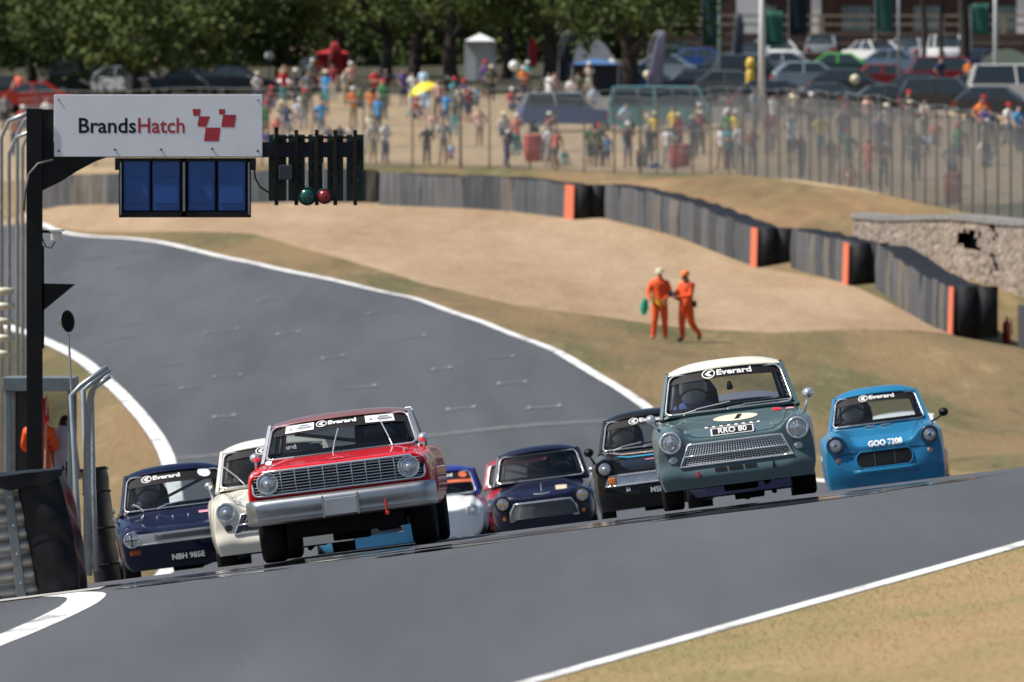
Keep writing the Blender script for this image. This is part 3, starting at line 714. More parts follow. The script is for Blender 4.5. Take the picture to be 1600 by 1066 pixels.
# ---- British two-door saloon of the sixties, seen twice
def cortina(px, d, yaw, label, col, roofcol, white=False):
    def pod(au, y): return .018 * math.exp(-((au - .80) / .10) ** 2) * max(0, 1 - y / .9)
    P = dict(L=4.2, hw=.80, Tc=[(0, .66), (.04, .69), (.3, .765), (1.0, .885), (1.25, .925), (3.2, .93), (4.2, .88)], Tf=[(0, .765), (.05, .785), (.25, .815), (1.0, .88), (1.3, .905), (3.3, .92), (4.2, .92)],
             W=[(0, .975), (.12, .99), (.5, 1), (3.4, 1), (4.2, .95)], sec=[(0, .94), (.1, .965), (.22, .99), (.3, 1.0), (.6, 1.0), (.8, .985), (.93, .965), (1, .93)], bz=lambda y: .19 if y < .4 else .235, arch=.335, axles=(.74, 3.25), wr=.295, ww=.20, track=.665,
             front=lambda u, w_: .055 * u * u + .025 * abs(u) ** 10 + (.06 * sstep(w_, .27, .37)) + .05 * (sstep(.28 - w_, 0, .28)), pod=pod, fen=(.60, .76), drop=.045, paint=col, roofpaint=roofcol,
             cab=dict(b=(.685, 1.16, .945), t=(.575, 1.56, 1.355), rb=(.60, 3.0, .95), rt=(.52, 2.8, 1.36), bow=.13, rise=.085, si=.945, arc=.03), driver_x=-.33, trim_r=.01, nodiag=True)
    root = place_car(px, d, yaw, P, label)
    c = Car(P, root)
    zb, zm, zt = .415, .512, .625
    hwz = lambda z: .565 - (.565 - .465) * (z - zb) / (zt - zb)
    g = c.front_patch(lambda u, v: (u * hwz(zb + (zt - zb) * v), zb + (zt - zb) * v), lin(-1, 1, 13), lin(0, 1, 5), 'grille', BLACK, .008)
    lp = [(a * hwz(zt), zt) for a in lin(1, -1, 10)] + [(-hwz(zm), zm)] + [(a * hwz(zb), zb) for a in lin(-1, 1, 10)] + [(hwz(zm), zm)]
    c.front_loop_tube(lp, .011, 'grille_frame', CHROME, o=.012, parent=g)
    c.front_loop_tube([(a * hwz(zm), zm) for a in lin(-1, 1, 10)], .009, 'grille_bar', CHROME, closed=False, o=.014, parent=g)
    barmat = mat('bright_mesh', (.70, .73, .76), .3, .55, var=.05) if not white else BLACK
    m = MB()
    for i in range(38 if not white else 20):
        f = -1 + 2 * (i + .5) / (38 if not white else 20)
        m.tube([(f * hwz(z) * .985, c.fy(f * hwz(z), z) - .014, z) for z in (zm + .006, (zm + zt) / 2, zt - .006)], .0058, 4)
        m.tube([(f * hwz(z) * .985, c.fy(f * hwz(z), z) - .009, z) for z in (zb + .006, zm - .006)], .0026, 4)
    for z in list(lin(zm, zt, 6)[1:-1]) + list(lin(zb, zm, 6)[1:-1]):
        m.tube([(a * hwz(z), c.fy(a * hwz(z), z) - .011, z) for a in lin(-1, 1, 9)], .0045 if z > zm else .0026, 4)
    o = m.build('grille_mesh', barmat if not white else STEEL, g); o['kind'] = 'stuff'
    tp = (.1, mat('white_tape', (.62, .64, .66), .6), [(0, .45, .06, .4)]) if not white else None
    for sd in (-1, 1):
        c.headlight(sd * .635, .668, .089, .023, proud=.04, tape=tp, deep=.14)
        if tp:
            m = MB(); x = sd * .635; yl = c.fy(x, .668) - .052
            m.box((x, yl, .668), (.165, .004, .010)); m.box((x, yl + .001, .63), (.010, .004, .075)); m.build('lens_tape', mat('grey_tape', (.33, .35, .37), .6), root)
    for sd in (-1, 1):
        M = Matrix.Translation((sd * .625, c.fy(sd * .625, .492) + .004, .492)) @ Matrix.Scale(1.25, 4, (1, 0, 0))
        m = MB(); m.lathe([(.037, 0), (.037, .014), (.028, .022), (.002, .028)], 18, 0, M); m.build('indicator', LENS if not white else mat('smoked_lens', (.08, .085, .08), .2), root, True)
    if not white:
        # lower slots, tow eye, stays
        for a, b_ in ((-.23, -.11), (-.09, .05), (.07, .19)):
            c.front_patch(lambda u, v: (a + (b_ - a) * u, .335 + .035 * v), lin(0, 1, 4), [0, 1], 'air_slot', INTER, .006)
        for x, z, mt in ((-.40, .325, 'red_strap'), (.36, .335, None)):
            m = MB(); m.box((x, c.fy(x, z) - .015, z), (.022, .02, .06)); m.build('tow_strap', mat('red_strap', (.7, .02, .03), .6) if mt else INTER, root, bevel=.004)
        for x in (-.32, .33):
            m = MB(); m.tube([(x, .10, .235), (x, .08, .175)], .012, 8); m.build('bumper_bracket', ALU, root)
        # badge letters, plate, roundel on the bonnet
        y0 = .20
        c.top_patch(lambda u, v: (u * .275, .36 + .06 * v), lin(-1, 1, 7), [0, 1], 'bonnet_badge', WHITE, .006)
        for i in range(7):
            x = -.225 + .45 * i / 6
            c.top_patch(lambda u, v: (x + u * .022, .374 + .032 * v), [-1, 1], [0, 1], 'bonnet_badge', BLACK, .010)
        def plate(u, v): return (u, v)
        z = c.tz(0, .28); R = Matrix.Translation((-.01, .115, c.tz(0, .14) + .018)) @ Matrix.Rotation(math.radians(-38), 4, 'X')
        m = MB(); m.add([R @ Vector((x, y, zz)) for y in (-.006, .006) for zz in (-.047, .047) for x in (-.215, .215)], [(0, 1, 3, 2), (4, 6, 7, 5), (0, 2, 6, 4), (1, 5, 7, 3), (0, 4, 5, 1), (2, 3, 7, 6)])
        pl = m.build('number_plate', WHITE, root, bevel=.003)
        m = MB(); m.add([R @ Vector((x, -.008, zz)) for zz in (-.037, .037) for x in (-.2, .2)], [(0, 1, 3, 2)]); m.build('plate_face', BLACK, pl)
        vs, fs = text_mesh('RRO 80', .088, .002); m = MB(); m.add([R @ Vector((a, -.011, b_)) for a, b_ in vs], fs); m.build('plate_lettering', WHITE, pl)
        n = 28
        m = MB(); ring = [(.045 + .225 * math.cos(2 * PI * i / n), .80 + .20 * math.sin(2 * PI * i / n)) for i in range(n)]
        m.add([(x, y, c.tz(x, y) + .005) for x, y in ring] + [(.045, .80, c.tz(.045, .80) + .005)], [(i, (i + 1) % n, n) for i in range(n)])
        rd = m.build('race_roundel', mat('cream_vinyl', (.72, .66, .50), .5, var=.04), root, True)
        vs, fs = text_mesh('1', .34, .012, shear=.2); m = MB(); m.add([(.055 + a * .8, .80 + b_, c.tz(.055 + a * .8, .80 + b_) + .009) for a, b_ in vs], fs); m.build('race_number', BLACK, rd)
        for x, y, w2, mt in ((.47, 1.0, .055, 'red_strap'), (.60, .98, .045, 'pink_sticker')):
            m = MB(); m.add([(x + a * w2, y + b_ * .09, c.tz(x + a * w2, y + b_ * .09) + .006) for a, b_ in ((-1, -1), (1, -1), (.6, 1), (-.6, 1))], [(0, 1, 2, 3)])
            m.build('sticker', mat(mt, (.7, .3, .38), .5), root)
    else:
        m = MB(); m.add([(-.13 + a, c.fy(-.13 + a, z) - .006, z) for z in (.22, .30, .40) for a in (0, .035)], [(0, 1, 3, 2), (2, 3, 5, 4)]); m.build('black_stripe', VINYL, root)
    # bonnet: raised centre and shut lines
    for sd in (-1, 1): c.seam([(sd * (.50 + .10 * y), y) for y in lin(.10, 1.12, 12)])
    c.seam([(x, .085 + .05 * (x / .5) ** 2) for x in lin(-.5, .5, 9)])
    for sd in (-1, 1):
        x, y = sd * (.40 if sd > 0 else .47), .20
        m = MB(); m.tube([(x, y, c.tz(x, y) - .01), (x, y, c.tz(x, y) + .035)], .012, 8); m.tube([(x - .03, y, c.tz(x, y) + .01), (x + .03, y, c.tz(x, y) + .012)], .008, 6); m.build('bonnet_pin', CHROME, root)
    c.sunstrip(.76)
    c.strip_text('Everard', .098 if not white else .09, t=.855, dx=.04)
    if not white:
        c.wiper(-.66, .0, .02, .14, STEEL); c.wiper(-.02, -.01, .92, .10, STEEL)
        c.mirror(.80, .98, 1.01, .052, lean=.06); c.mirror(-.80, .60, .93, .045, lean=-.08)
        m = MB(); m.tube([c.ws(.06, .72, -.06), c.ws(.06, .60, -.07)], [.02, .035], 8); m.build('cabin_pendant', INTER, root, True)
    else:
        c.wiper(-.55, .04, -.95, .62); c.mirror(-.78, .95, 1.0, .04, lean=-.03)
    return c
# ---- small British saloon with hooded round headlights, seen twice
def anglia(px, d, yaw, label, col, blue, dz=0):
    def pod(au, y): return .05 * math.exp(-((au - .79) / .13) ** 2) * max(0, 1 - y / 1.1)
    P = dict(L=3.9, hw=.765 if blue else .735, Tc=[(0, .645), (.04, .68), (.3, .765), (.9, .865), (1.15, .905), (3.0, .915), (3.9, .89)], Tf=[(0, .765), (.06, .79), (.25, .815), (1.0, .90), (1.2, .91), (3.1, .92), (3.9, .92)],
             W=[(0, .95), (.12, .985), (.5, 1), (3.2, 1), (3.9, .95)], sec=[(0, .97), (.1, .985), (.25, 1.0), (.6, 1.0), (.8, .99), (.93, .97), (1, .93)], bz=lambda y: (.12 if blue else .17) if y < .4 else .235, arch=.33, axles=(.70, 3.0), wr=.29, ww=.18, track=.60,
             front=lambda u, w_: .07 * u * u + .05 * abs(u) ** 8 + .05 * sstep(w_, .45, .8) * (1 - abs(u) ** 3) + .04 * sstep(.35 - w_, 0, .35), pod=pod, fen=(.52, .72), drop=.07, paint=col,
             cab=dict(b=(.62, 1.08, .92), t=(.515, 1.50, 1.285), rb=(.56, 2.55, .94), rt=(.47, 2.85, 1.30), bow=.12, rise=.085, si=.94, arc=.03), driver_x=-.3, trim_r=.010, trim=CHROME if not blue else ALU, nodiag=True)
    root = place_car(px, d, yaw, P, label, dz=dz); c = Car(P, root)
    for sd in (-1, 1):
        c.headlight(sd * .59, .70, .088, .030, proud=.05, ring=mat('dark_ring', (.01, .05, .11), .35, coat=.5) if blue else BLACK, deep=.14)
    if blue:
        def intake(u, v):
            k = abs(v) ** 2.6; return (u * (.355 - .06 * k), .472 + .105 * v)
        c.front_patch(intake, lin(-1, 1, 11), lin(-1, 1, 9), 'air_intake', BLACK, .012)
        c.front_loop_tube([intake(1, v) for v in lin(-1, 1, 7)] + [intake(u, 1) for u in lin(.9, -.9, 9)] + [intake(-1, v) for v in lin(1, -1, 7)] + [intake(u, -1) for u in lin(-.9, .9, 9)], .010, 'intake_lip', P['paint'], o=.010)
        c.front_patch(lambda u, v: (u * .40, .30 + .055 * v), lin(-1, 1, 9), lin(0, 1, 3), 'chin_spoiler', P['paint'], .03, solid=.02)
        for x in (-.12, .13):
            m = MB(); m.tube([(x, c.fy(x, .545) - .016, .54), (x, c.fy(x, .455) - .018, .455), (x, c.fy(x, .385) - .016, .385)], .006, 5); m.build('intake_bar', mat('grey_bar', (.05, .05, .055), .5), root)
        c.front_text('GOO 7208', .03, .665, .10, 'bonnet_lettering', WHITE, o=.025, bold=.003, wide=.92)
        c.seam([(x, .555 + .035 * (1 - (x / .62) ** 2)) for x in lin(-.62, .62, 15)], .005, top=False)
        for sd in (-1, 1):
            M = Matrix.Translation((sd * .575, c.fy(sd * .575, .505) + .005, .505)); m = MB(); m.lathe([(.040, 0), (.036, .012), (.002, .02)], 12, 0, M); m.build('indicator', mat('dull_lens', (.42, .33, .28), .3, .3), root, True)
        for x in (-.12, .08):
            m = MB(); m.box((x, 1.0, c.tz(x, 1.0) + .012), (.12, .05, .025)); m.build('bonnet_hinge', STEEL, root, bevel=.006)
        c.mirror(.82, 1.02, .965, .055, mt=BLACK, lean=.16)
    else:
        zb, zt = .475, .60
        fn = lambda u, v: (u * (.60 - .06 * v), zb + (zt - zb) * v)
        g = c.front_patch(fn, lin(-1, 1, 13), lin(0, 1, 3), 'grille', mat('grille_silver', (.40, .42, .45), .35, .8, var=.1), .014)
        lp = [(a * .545, zt) for a in lin(1, -1, 9)] + [(a * .605, zb) for a in lin(-1, 1, 9)]
        c.front_loop_tube(lp, .012, 'grille_frame', CHROME, o=.018, parent=g)
        m = MB()
        for i in range(34):
            x = -.44 + .88 * i / 33; m.tube([(x, c.fy(x, z) - .02, z) for z in (zb + .01, zt - .01)], .004, 4)
        o = m.build('grille_mesh', CHROME, g); o['kind'] = 'stuff'
        for sd in (-1, 1):
            m = MB(); x = sd * .515; m.box((x, c.fy(x, .535) - .02, .535), (.085, .03, .085)); m.build('indicator', ORANGE_LENS, root, bevel=.012)
        z = .375; y = c.fy(.0, z) - .03
        m = MB(); m.box((.05, y, z), (.50, .012, .11)); pl = m.build('number_plate', BLACK, root, bevel=.003)
        vs, fs = text_mesh('MSL 2', .09, .002); m = MB(); m.add([(.05 + a, y - .010, z + b_) for a, b_ in vs], fs); m.build('plate_lettering', WHITE, pl)
        c.front_text('21', -.33, .415, .06, 'race_number', WHITE, o=.01, bold=.002)
        c.top_patch(lambda u, v: (-.10 + u * .32, .55 + .06 * v), lin(-1, 1, 6), [0, 1], 'bonnet_sticker', mat('cyan_vinyl', (.05, .45, .70), .4), .006)
        c.top_patch(lambda u, v: (-.15 + u * .36, .80 + .05 * v), lin(-1, 1, 6), [0, 1], 'bonnet_sticker', mat('red_white_vinyl', (.75, .55, .52), .4), .006)
        c.top_patch(lambda u, v: (.12 + u * .2, .30 + .03 * v), lin(-1, 1, 6), [0, 1], 'bonnet_sticker', mat('pink_vinyl', (.75, .25, .35), .4), .006)
        c.mirror(-.76, .72, .93, .055, mt=BLACK, lean=-.06); c.wiper(-.7, .0, -.15, .12); c.wiper(-.1, .0, .7, .12)
    for sd in (-1, 1): c.seam([(sd * (.36 + .14 * y), y) for y in lin(.12, 1.02, 10)])
    c.sunstrip(.72)
    c.strip_text('Everard', .088, t=.845, dx=.02)
    return c
# ---- rear-engined small saloon: navy
def imp():
    P = dict(L=3.55, hw=.765, Tc=[(0, .60), (.05, .635), (.3, .69), (.8, .80), (1.05, .86), (2.7, .88), (3.55, .82)], Tf=[(0, .635), (.06, .67), (.3, .73), (.9, .82), (1.1, .85), (2.8, .87), (3.55, .82)],
             W=[(0, .95), (.15, .99), (.5, 1), (3.0, 1), (3.55, .95)], sec=[(0, .88), (.1, .94), (.3, .99), (.55, 1.0), (.78, 1.02), (.9, 1.0), (1, .93)], bz=lambda y: .17 if y < .35 else .21, arch=.31, axles=(.62, 2.7), wr=.27, ww=.19, track=.645,
             front=lambda u, w_: .06 * u * u + .03 * abs(u) ** 8 + .05 * (1 - w_) ** 2, fen=(.5, .75), drop=.05, paint=paint('navy_paint', (.005, .009, .036)),
             cab=dict(b=(.67, .98, .865), t=(.555, 1.42, 1.275), rb=(.57, 2.65, .88), rt=(.49, 2.4, 1.28), bow=.10, rise=.075, si=.95, arc=.03), driver_x=-.3, trim_r=.010)
    root = place_car(299, 131.3, -4, P, 'navy small racing saloon with silver nose panel at far left of the pack'); c = Car(P, root)
    c.front_patch(lambda u, v: (u * .60, .475 + .115 * v), lin(-1, 1, 11), lin(0, 1, 4), 'nose_panel', mat('silver_panel', (.62, .64, .68), .3, .6, var=.08), .007)
    g = c.front_patch(lambda u, v: (u * .36, .50 + .07 * v), lin(-1, 1, 9), lin(0, 1, 3), 'nose_grille', mat('grey_grille', (.10, .11, .13), .4, .5), .014)
    for i in range(5):
        z = .507 + .056 * i / 4; c.front_loop_tube([(a * .355, z) for a in lin(-1, 1, 9)], .003, 'grille_slat', STEEL, closed=False, o=.018, parent=g, n=4)
    c.front_loop_tube([(a * .62, .468) for a in lin(-1, 1, 9)], .009, 'nose_trim', CHROME, closed=False, o=.008)
    tp = (.1, BLACK, [(0, 0, .07, .95), (0, 0, .95, .07)])
    for sd in (-1, 1):
        c.headlight(sd * .625, .535, .083, .010, proud=.03, tape=tp, deep=.10)
        m = MB(); x = sd * .60; m.box((x, c.fy(x, .385) - .008, .385), (.12, .03, .06)); m.build('indicator', ORANGE_LENS if sd > 0 else mat('dim_orange_lens', (.35, .06, .01), .3), root, bevel=.01)
    z = .285; y = c.fy(0, z) - .02
    m = MB(); m.box((.0, y, z), (.53, .012, .105)); pl = m.build('number_plate', BLACK, root, bevel=.003)
    vs, fs = text_mesh('NBH 985E', .088, .003); m = MB(); m.add([(a, y - .010, z + b_) for a, b_ in vs], fs); m.build('plate_lettering', WHITE, pl)
    for sd in (-1, 1): c.seam([(sd * .50, y) for y in lin(.10, .95, 9)])
    for x in (-.45, -.28, -.1, .08):
        m = MB(); yy_ = .55 + abs(x) * .3; m.tube([(x, yy_, c.tz(x, yy_) - .005), (x, yy_, c.tz(x, yy_) + .025)], .010, 6); m.build('bonnet_pin', CHROME, root)
    for x, w2, mt in ((.30, .09, 'pink_sticker'), (.42, .05, 'red_strap')):
        c.top_patch(lambda u, v: (x + u * w2, .62 + .12 * v), [-1, 0, 1], [0, 1], 'sticker', mat(mt, (.7, .02, .03), .6), .006)
    c.sunstrip(.68); c.strip_text('Everard', .088, t=.835, dx=-.14)
    m = MB(); n = 18; m.add([c.ws(.62 + .13 * math.cos(2 * PI * i / n), .855 + .12 * math.sin(2 * PI * i / n), .010) for i in range(n)] + [c.ws(.62, .855, .010)], [(i, (i + 1) % n, n) for i in range(n)]); m.build('screen_sticker', WHITE, c.screen)
    c.wiper(-.62, .0, -.80, .22); c.wiper(-.35, .0, .1, .12)
    c.mirror(-.80, .80, .90, .045, lean=-.08); c.mirror(.62, .9, 1.02, .055, mt=BLACK, lean=.0)
    return c
# ---- tiny two-box saloon, seen several times
def mini(px, d, yaw, label, col, roofcol=None, full=True, cross=True, strip_extra=None, grille=True, scale=1.0):
    P = dict(L=3.05, hw=.705, Tc=[(0, .64), (.04, .67), (.25, .755), (.6, .83), (.85, .865), (2.5, .88), (3.05, .80)], Tf=[(0, .66), (.05, .70), (.2, .74), (.7, .80), (.9, .83), (2.6, .85), (3.05, .80)],
             W=[(0, .90), (.1, .95), (.4, 1), (2.6, 1), (3.05, .92)], sec=[(0, .88), (.1, .94), (.3, 1.0), (.6, 1.0), (.8, .97), (.93, .93), (1, .86)], bz=lambda y: .20, arch=.29, axles=(.55, 2.58), wr=.255, ww=.18, track=.60,
             front=lambda u, w_: .10 * u * u + .06 * abs(u) ** 8 + .03 * (1 - w_), fen=(.5, .72), drop=.07, paint=col, roofpaint=roofcol or col, cabpaint=roofcol or col,
             cab=dict(b=(.635, .86, .88), t=(.535, 1.18, 1.245), rb=(.6, 2.75, .90), rt=(.52, 2.55, 1.25), bow=.11, rise=.08, si=.94, arc=.03), driver_x=.3, trim_r=.009)
    root = place_car(px, d, yaw, P, label); c = Car(P, root)
    tp = (.1, mat('amber_tape', (.55, .33, .10), .6), [(0, 0, .09, .9), (0, 0, .9, .09)]) if cross else None
    for sd in (-1, 1): c.headlight(sd * .54, .60, .090, .016, proud=.035, tape=tp, ring=BLACK if cross else CHROME, deep=.13)
    if grille:
        zb, zt = .36, .575; hz = lambda z: .47 - .09 * max(0, (z - zb) / (zt - zb)) ** 2
        g = c.front_patch(lambda u, v: (u * hz(zb + (zt - zb) * v), zb + (zt - zb) * v), lin(-1, 1, 11), lin(0, 1, 4), 'grille', mat('grille_dark', (.06, .065, .075), .4, .5), .008)
        c.front_loop_tube([(a * hz(zt), zt) for a in lin(1, -1, 9)] + [(-hz(.47), .47), (-hz(zb), zb), (hz(zb), zb), (hz(.47), .47)], .012, 'grille_frame', CHROME, o=.012, parent=g)
        for i in range(9):
            z = zb + (zt - zb) * (i + .7) / 9.5; c.front_loop_tube([(a * hz(z), z) for a in lin(-1, 1, 7)], .0042, 'grille_slat', STEEL, closed=False, o=.016, parent=g, n=4)
    if full:
        m = MB(); m.tube([(0, y, c.tz(0, y) + .008) for y in lin(.12, .55, 6)], .006, 5); m.tube([(-.11, .07, c.tz(0, .1) - .01), (0, .05, c.tz(0, .1) - .02), (.11, .07, c.tz(0, .1) - .01)], .009, 5); m.build('bonnet_trim', CHROME, root)
        c.top_patch(lambda u, v: (.27 + u * .075, .14 + .16 * v), lin(-1, 1, 4), lin(0, 1, 3), 'bonnet_sticker', mat('gold_print', (.55, .48, .33), .5), .008)
        for sd in (-1, 1):
            M = Matrix.Translation((sd * .53, c.fy(sd * .53, .40) + .004, .40)); m = MB(); m.lathe([(.03, 0), (.027, .01), (.002, .018)], 12, 0, M); m.build('indicator', ORANGE_LENS, root, True)
        c.wiper(-.55, .0, .1, .10, BLACK); c.mirror(.70, .75, .93, .035, lean=.05)
    if strip_extra:
        c.sunstrip(.62); c.strip_text('Everard', .08, t=.80, dx=.03)
        m = MB(); m.grid(lambda a, t: c.ws(a, t, .004), lin(-.93, .93, 9), lin(.5, .61, 2)); m.build('sun_strip', mat('orange_vinyl', (.75, .17, .08), .5), c.screen)
        m = MB(); n = 14; m.add([c.ws(.72 + .12 * math.cos(2 * PI * i / n), .8 + .12 * math.sin(2 * PI * i / n), .01) for i in range(n)] + [c.ws(.72, .8, .01)], [(i, (i + 1) % n, n) for i in range(n)]); m.build('screen_sticker', mat('orange_vinyl', (.75, .17, .08), .5), c.screen)
    return c
FAL = falcon()
COR = cortina(1160, 113, 0.5, 'grey-green racing saloon with cream roof and race roundel on its bonnet', paint('grey_green_paint', (.078, .125, .138)), paint('cream_paint', (.78, .74, .62)))
COW = cortina(453, 126.5, -2, 'off-white racing saloon tucked behind the red car', paint('off_white_paint', (.72, .68, .58)), paint('off_white_roof_paint', (.76, .73, .65)), True)
ANB = anglia(1390, 142, 1.0, 'bright blue racing saloon with large white lettering across its nose at far right', paint('blue_paint', (.016, .175, .35)), True)
ANK = anglia(1031, 140, .3, 'black racing saloon with silver grille and orange indicators in the middle', paint('gloss_black_paint', (.006, .007, .009)), False, .05)
IMP = imp()
MIN = mini(856, 153, 1, 'tiny dark navy racing saloon with crosses taped on its headlights', paint('dark_navy_paint', (.006, .008, .030)))
WBL = mini(694, 184, 2, 'white racing saloon with blue roof and orange band across its windscreen', paint('bright_white_paint', (.78, .80, .82)), paint('royal_blue_paint', (.02, .03, .22)), False, False, True, False)
mini(580, 148, 2, 'pale blue racing saloon hidden behind the red car, seen only beneath it', paint('pale_blue_paint', (.10, .38, .62)), None, False, False)
mini(824, 187, 2, 'crimson racing saloon whose roof just shows behind the tiny navy saloon', paint('crimson_paint', (.35, .012, .03)), None, False, False)
mini(1413, 171, 3, 'red and white racing saloon peeping out behind the bright blue saloon', paint('dark_red_paint', (.42, .008, .03)), paint('bright_white_paint', (.78, .80, .82)), False, False)
mini(1172, 129, 1, 'lilac and grey racing saloon hidden behind the grey-green car, seen only beneath it', paint('lilac_paint', (.05, .05, .12)), paint('grey_lilac_paint', (.2, .2, .25)), False, False)
# ------------------------------------------------------------------ start gantry
SIGNW = mat('sign_white', (.78, .81, .87), .45, var=.04, scale=3)
SIGNR = mat('sign_red', (.42, .03, .05), .5, var=.05)
BLUEP = mat('blue_panel', (.012, .075, .30), .45, var=.15, scale=3, coat=.2)
GREEN_D = mat('dark_green_panel', (.006, .035, .03), .5, var=.3, scale=6)
BROWN_D = mat('dark_brown_bar', (.025, .018, .017), .6, var=.3)
DG = 135.0; SG = DG / FPX
def gx(px): return (px - 800) * SG
def gzz(py): return CZ - (py - HROW) * SG
gbase = gz(gx(54), DG)
gan = thing('start_gantry', 'black steel cantilever gantry carrying white sign, blue panels and start lights', 'gantry', (gx(54), DG, gbase))
def G_(x, y, z): return (x - gx(54), y - DG, z - gbase)
def gbox(m, x0, x1, y0, y1, dy0, dy1, mi=0):
    a, b_ = G_(gx(x0), DG + dy0, gzz(y1)), G_(gx(x1), DG + dy1, gzz(y0))
    m.box([(a[i] + b_[i]) / 2 for i in range(3)], [abs(b_[i] - a[i]) for i in range(3)], mi)
m = MB(); top = gzz(170) - gbase + .0
m.box((0, -.08, top / 2 - .15), (.185, .018, top + .3)); m.box((0, .08, top / 2 - .15), (.185, .018, top + .3)); m.box((0, 0, top / 2 - .15), (.03, .142, top + .3))
post = m.build('post', BLACK, gan, bevel=.003)
m = MB(); gbox(m, 66, 84, 171, 246, .0, .03); m.build('gusset_plate', BLACK, gan)
m = MB(); pts = [G_(gx(x), DG, gzz(y)) for x, y in ((66, 246), (168, 246), (150, 252), (120, 268), (95, 284), (66, 298))]
m.prism([(p[0], p[2]) for p in pts], -.02, .02); m.build('arm_bracket', BLACK, gan)
m = MB(); gbox(m, 66, 567, 222, 246, .06, .2); arm = m.build('arm', mat('blue_black_paint', (.014, .018, .028), .4, var=.3), gan, bevel=.005)
m = MB(); m.tube([G_(gx(x), DG - .1, gzz(y)) for x, y in ((38, 330), (40, 300), (46, 272), (60, 256), (84, 250))], .015, 6); m.build('conduit', mat('grey_conduit', (.12, .12, .13), .5), gan, True)
sg = MB(); gbox(sg, 85, 410, 148, 245, -.06, .0); sign = sg.build('sign_panel', SIGNW, gan, bevel=.004)
def sgn_poly(pts, name, mt, yy_=-.0615):
    q = [G_(gx(x), DG, gzz(y)) for x, y in pts]
    m = MB(); m.add([(p[0], yy_, p[2]) for p in q], [tuple(range(len(q)))]); return m.build(name, mt, sign)
def sgn_text(txt, x0, x1, yc, hpx, mt):
    vs, fs = text_mesh(txt, 1.0, .018, 'LEFT'); xs_ = [a for a, _ in vs]; zs_ = [b_ for _, b_ in vs]
    a0, a1 = min(xs_), max(xs_); b0, b1 = min(zs_), max(zs_)
    m = MB(); m.add([(G_(gx(x0 + (x1 - x0) * (a - a0) / (a1 - a0)), 0, 0)[0], -.0615, G_(0, 0, gzz(yc + hpx / 2 - hpx * (b_ - b0) / (b1 - b0)))[2]) for a, b_ in vs], fs)
    m.build('sign_lettering', mt, sign)
sgn_text('Brands', 123.5, 213, 196.5, 24, BLACK); sgn_text('Hatch', 216, 289, 196.5, 24, SIGNR)
for pl in (((301, 170.5), (314, 170.5), (312.5, 181.5), (302.5, 181.5)), ((311, 182), (328.5, 182), (322.5, 199), (308.5, 197.5)), ((342, 170.5), (352.5, 171), (351.7, 179), (342.7, 179.3)), ((348.7, 179.6), (369.4, 179.6), (366.7, 199), (345.7, 199)), ((321.7, 199.6), (345, 199.6), (342, 221), (318.7, 221))):
    sgn_poly(pl, 'sign_emblem', SIGNR)
for x, y in ((92, 236), (403, 236), (92, 156), (403, 156), (180, 234), (252, 234), (332, 233)):
    m = MB(); p = G_(gx(x), 0, gzz(y)); m.lathe([(.014, 0), (.012, .008), (.001, .010)], 8, 0, Matrix.Translation((p[0], -.06, p[2]))); m.build('sign_bolt', BROWN_D if y > 200 else STEEL, sign)
# blue panels in a dark frame
m = MB()
for a in ((186, 392, 247, 252), (186, 392, 331, 340), (186, 191, 247, 340), (387, 392, 247, 340), (284, 291, 247, 340)): gbox(m, *a, -.05, .12)
gbox(m, 188, 390, 249, 336, .10, .12); fr = m.build('panel_frame', BLACK, gan)
for x0, x1 in ((192.5, 234), (238.5, 281.5), (294, 336), (341, 384)):
    m = MB(); gbox(m, x0, x1, 251, 330, -.02, .09); p = m.build('blue_panel', BLUEP, gan, bevel=.012)
    m = MB(); gbox(m, x0 + 3, x1 - 3, 276, 318, -.03, -.02); m.build('panel_inset', BLUEP, p, bevel=.01)
m = MB(); gbox(m, 286.5, 289, 254, 330, -.07, -.05); m.build('frame_strut', STEEL, gan)
for x in (189, 389): m = MB(); gbox(m, x - 1, x + 1, 254, 336, -.07, -.05); m.build('frame_strut', STEEL, gan)
for x0 in (180, 391): m = MB(); gbox(m, x0, x0 + 9, 247, 266, -.06, .06); m.build('panel_bracket', BLACK, gan)
m = MB(); m.tube([G_(gx(x), DG, gzz(y)) for x, y in ((397, 262), (399, 278), (406, 292), (420, 301))], .012, 6); m.build('cable', BROWN_D, gan, True)
# start light rack
for x0, x1 in ((419, 447), (450, 476), (481, 505), (511, 536), (541, 568)):
    m = MB(); gbox(m, x0, x1, 210, 314, .21, .27); lp = m.build('light_panel', GREEN_D, gan, bevel=.01)
    for y in (216, 232, 262, 282):
        m = MB(); p = G_(gx((x0 + x1) / 2), 0, gzz(y)); m.lathe([(.055, 0), (.05, .05), (.03, .07), (.002, .075)], 12, 0, Matrix.Translation((p[0], .21, p[2]))); m.build('lamp', GREEN_D, lp, True)
for x in (432, 463, 495, 524, 555):
    m = MB(); gbox(m, x - 3, x + 3, 203 if x != 432 else 199, 321, .0, .05); m.build('rack_bar', BROWN_D, gan, bevel=.004)
m = MB(); gbox(m, 432, 558, 213, 217, .02, .06); m.build('rack_bar', BROWN_D, gan)
m = MB(); gbox(m, 436, 457, 258, 281, -.08, .0); m.build('junction_box', mat('grey_box', (.03, .035, .045), .5), gan, bevel=.008)
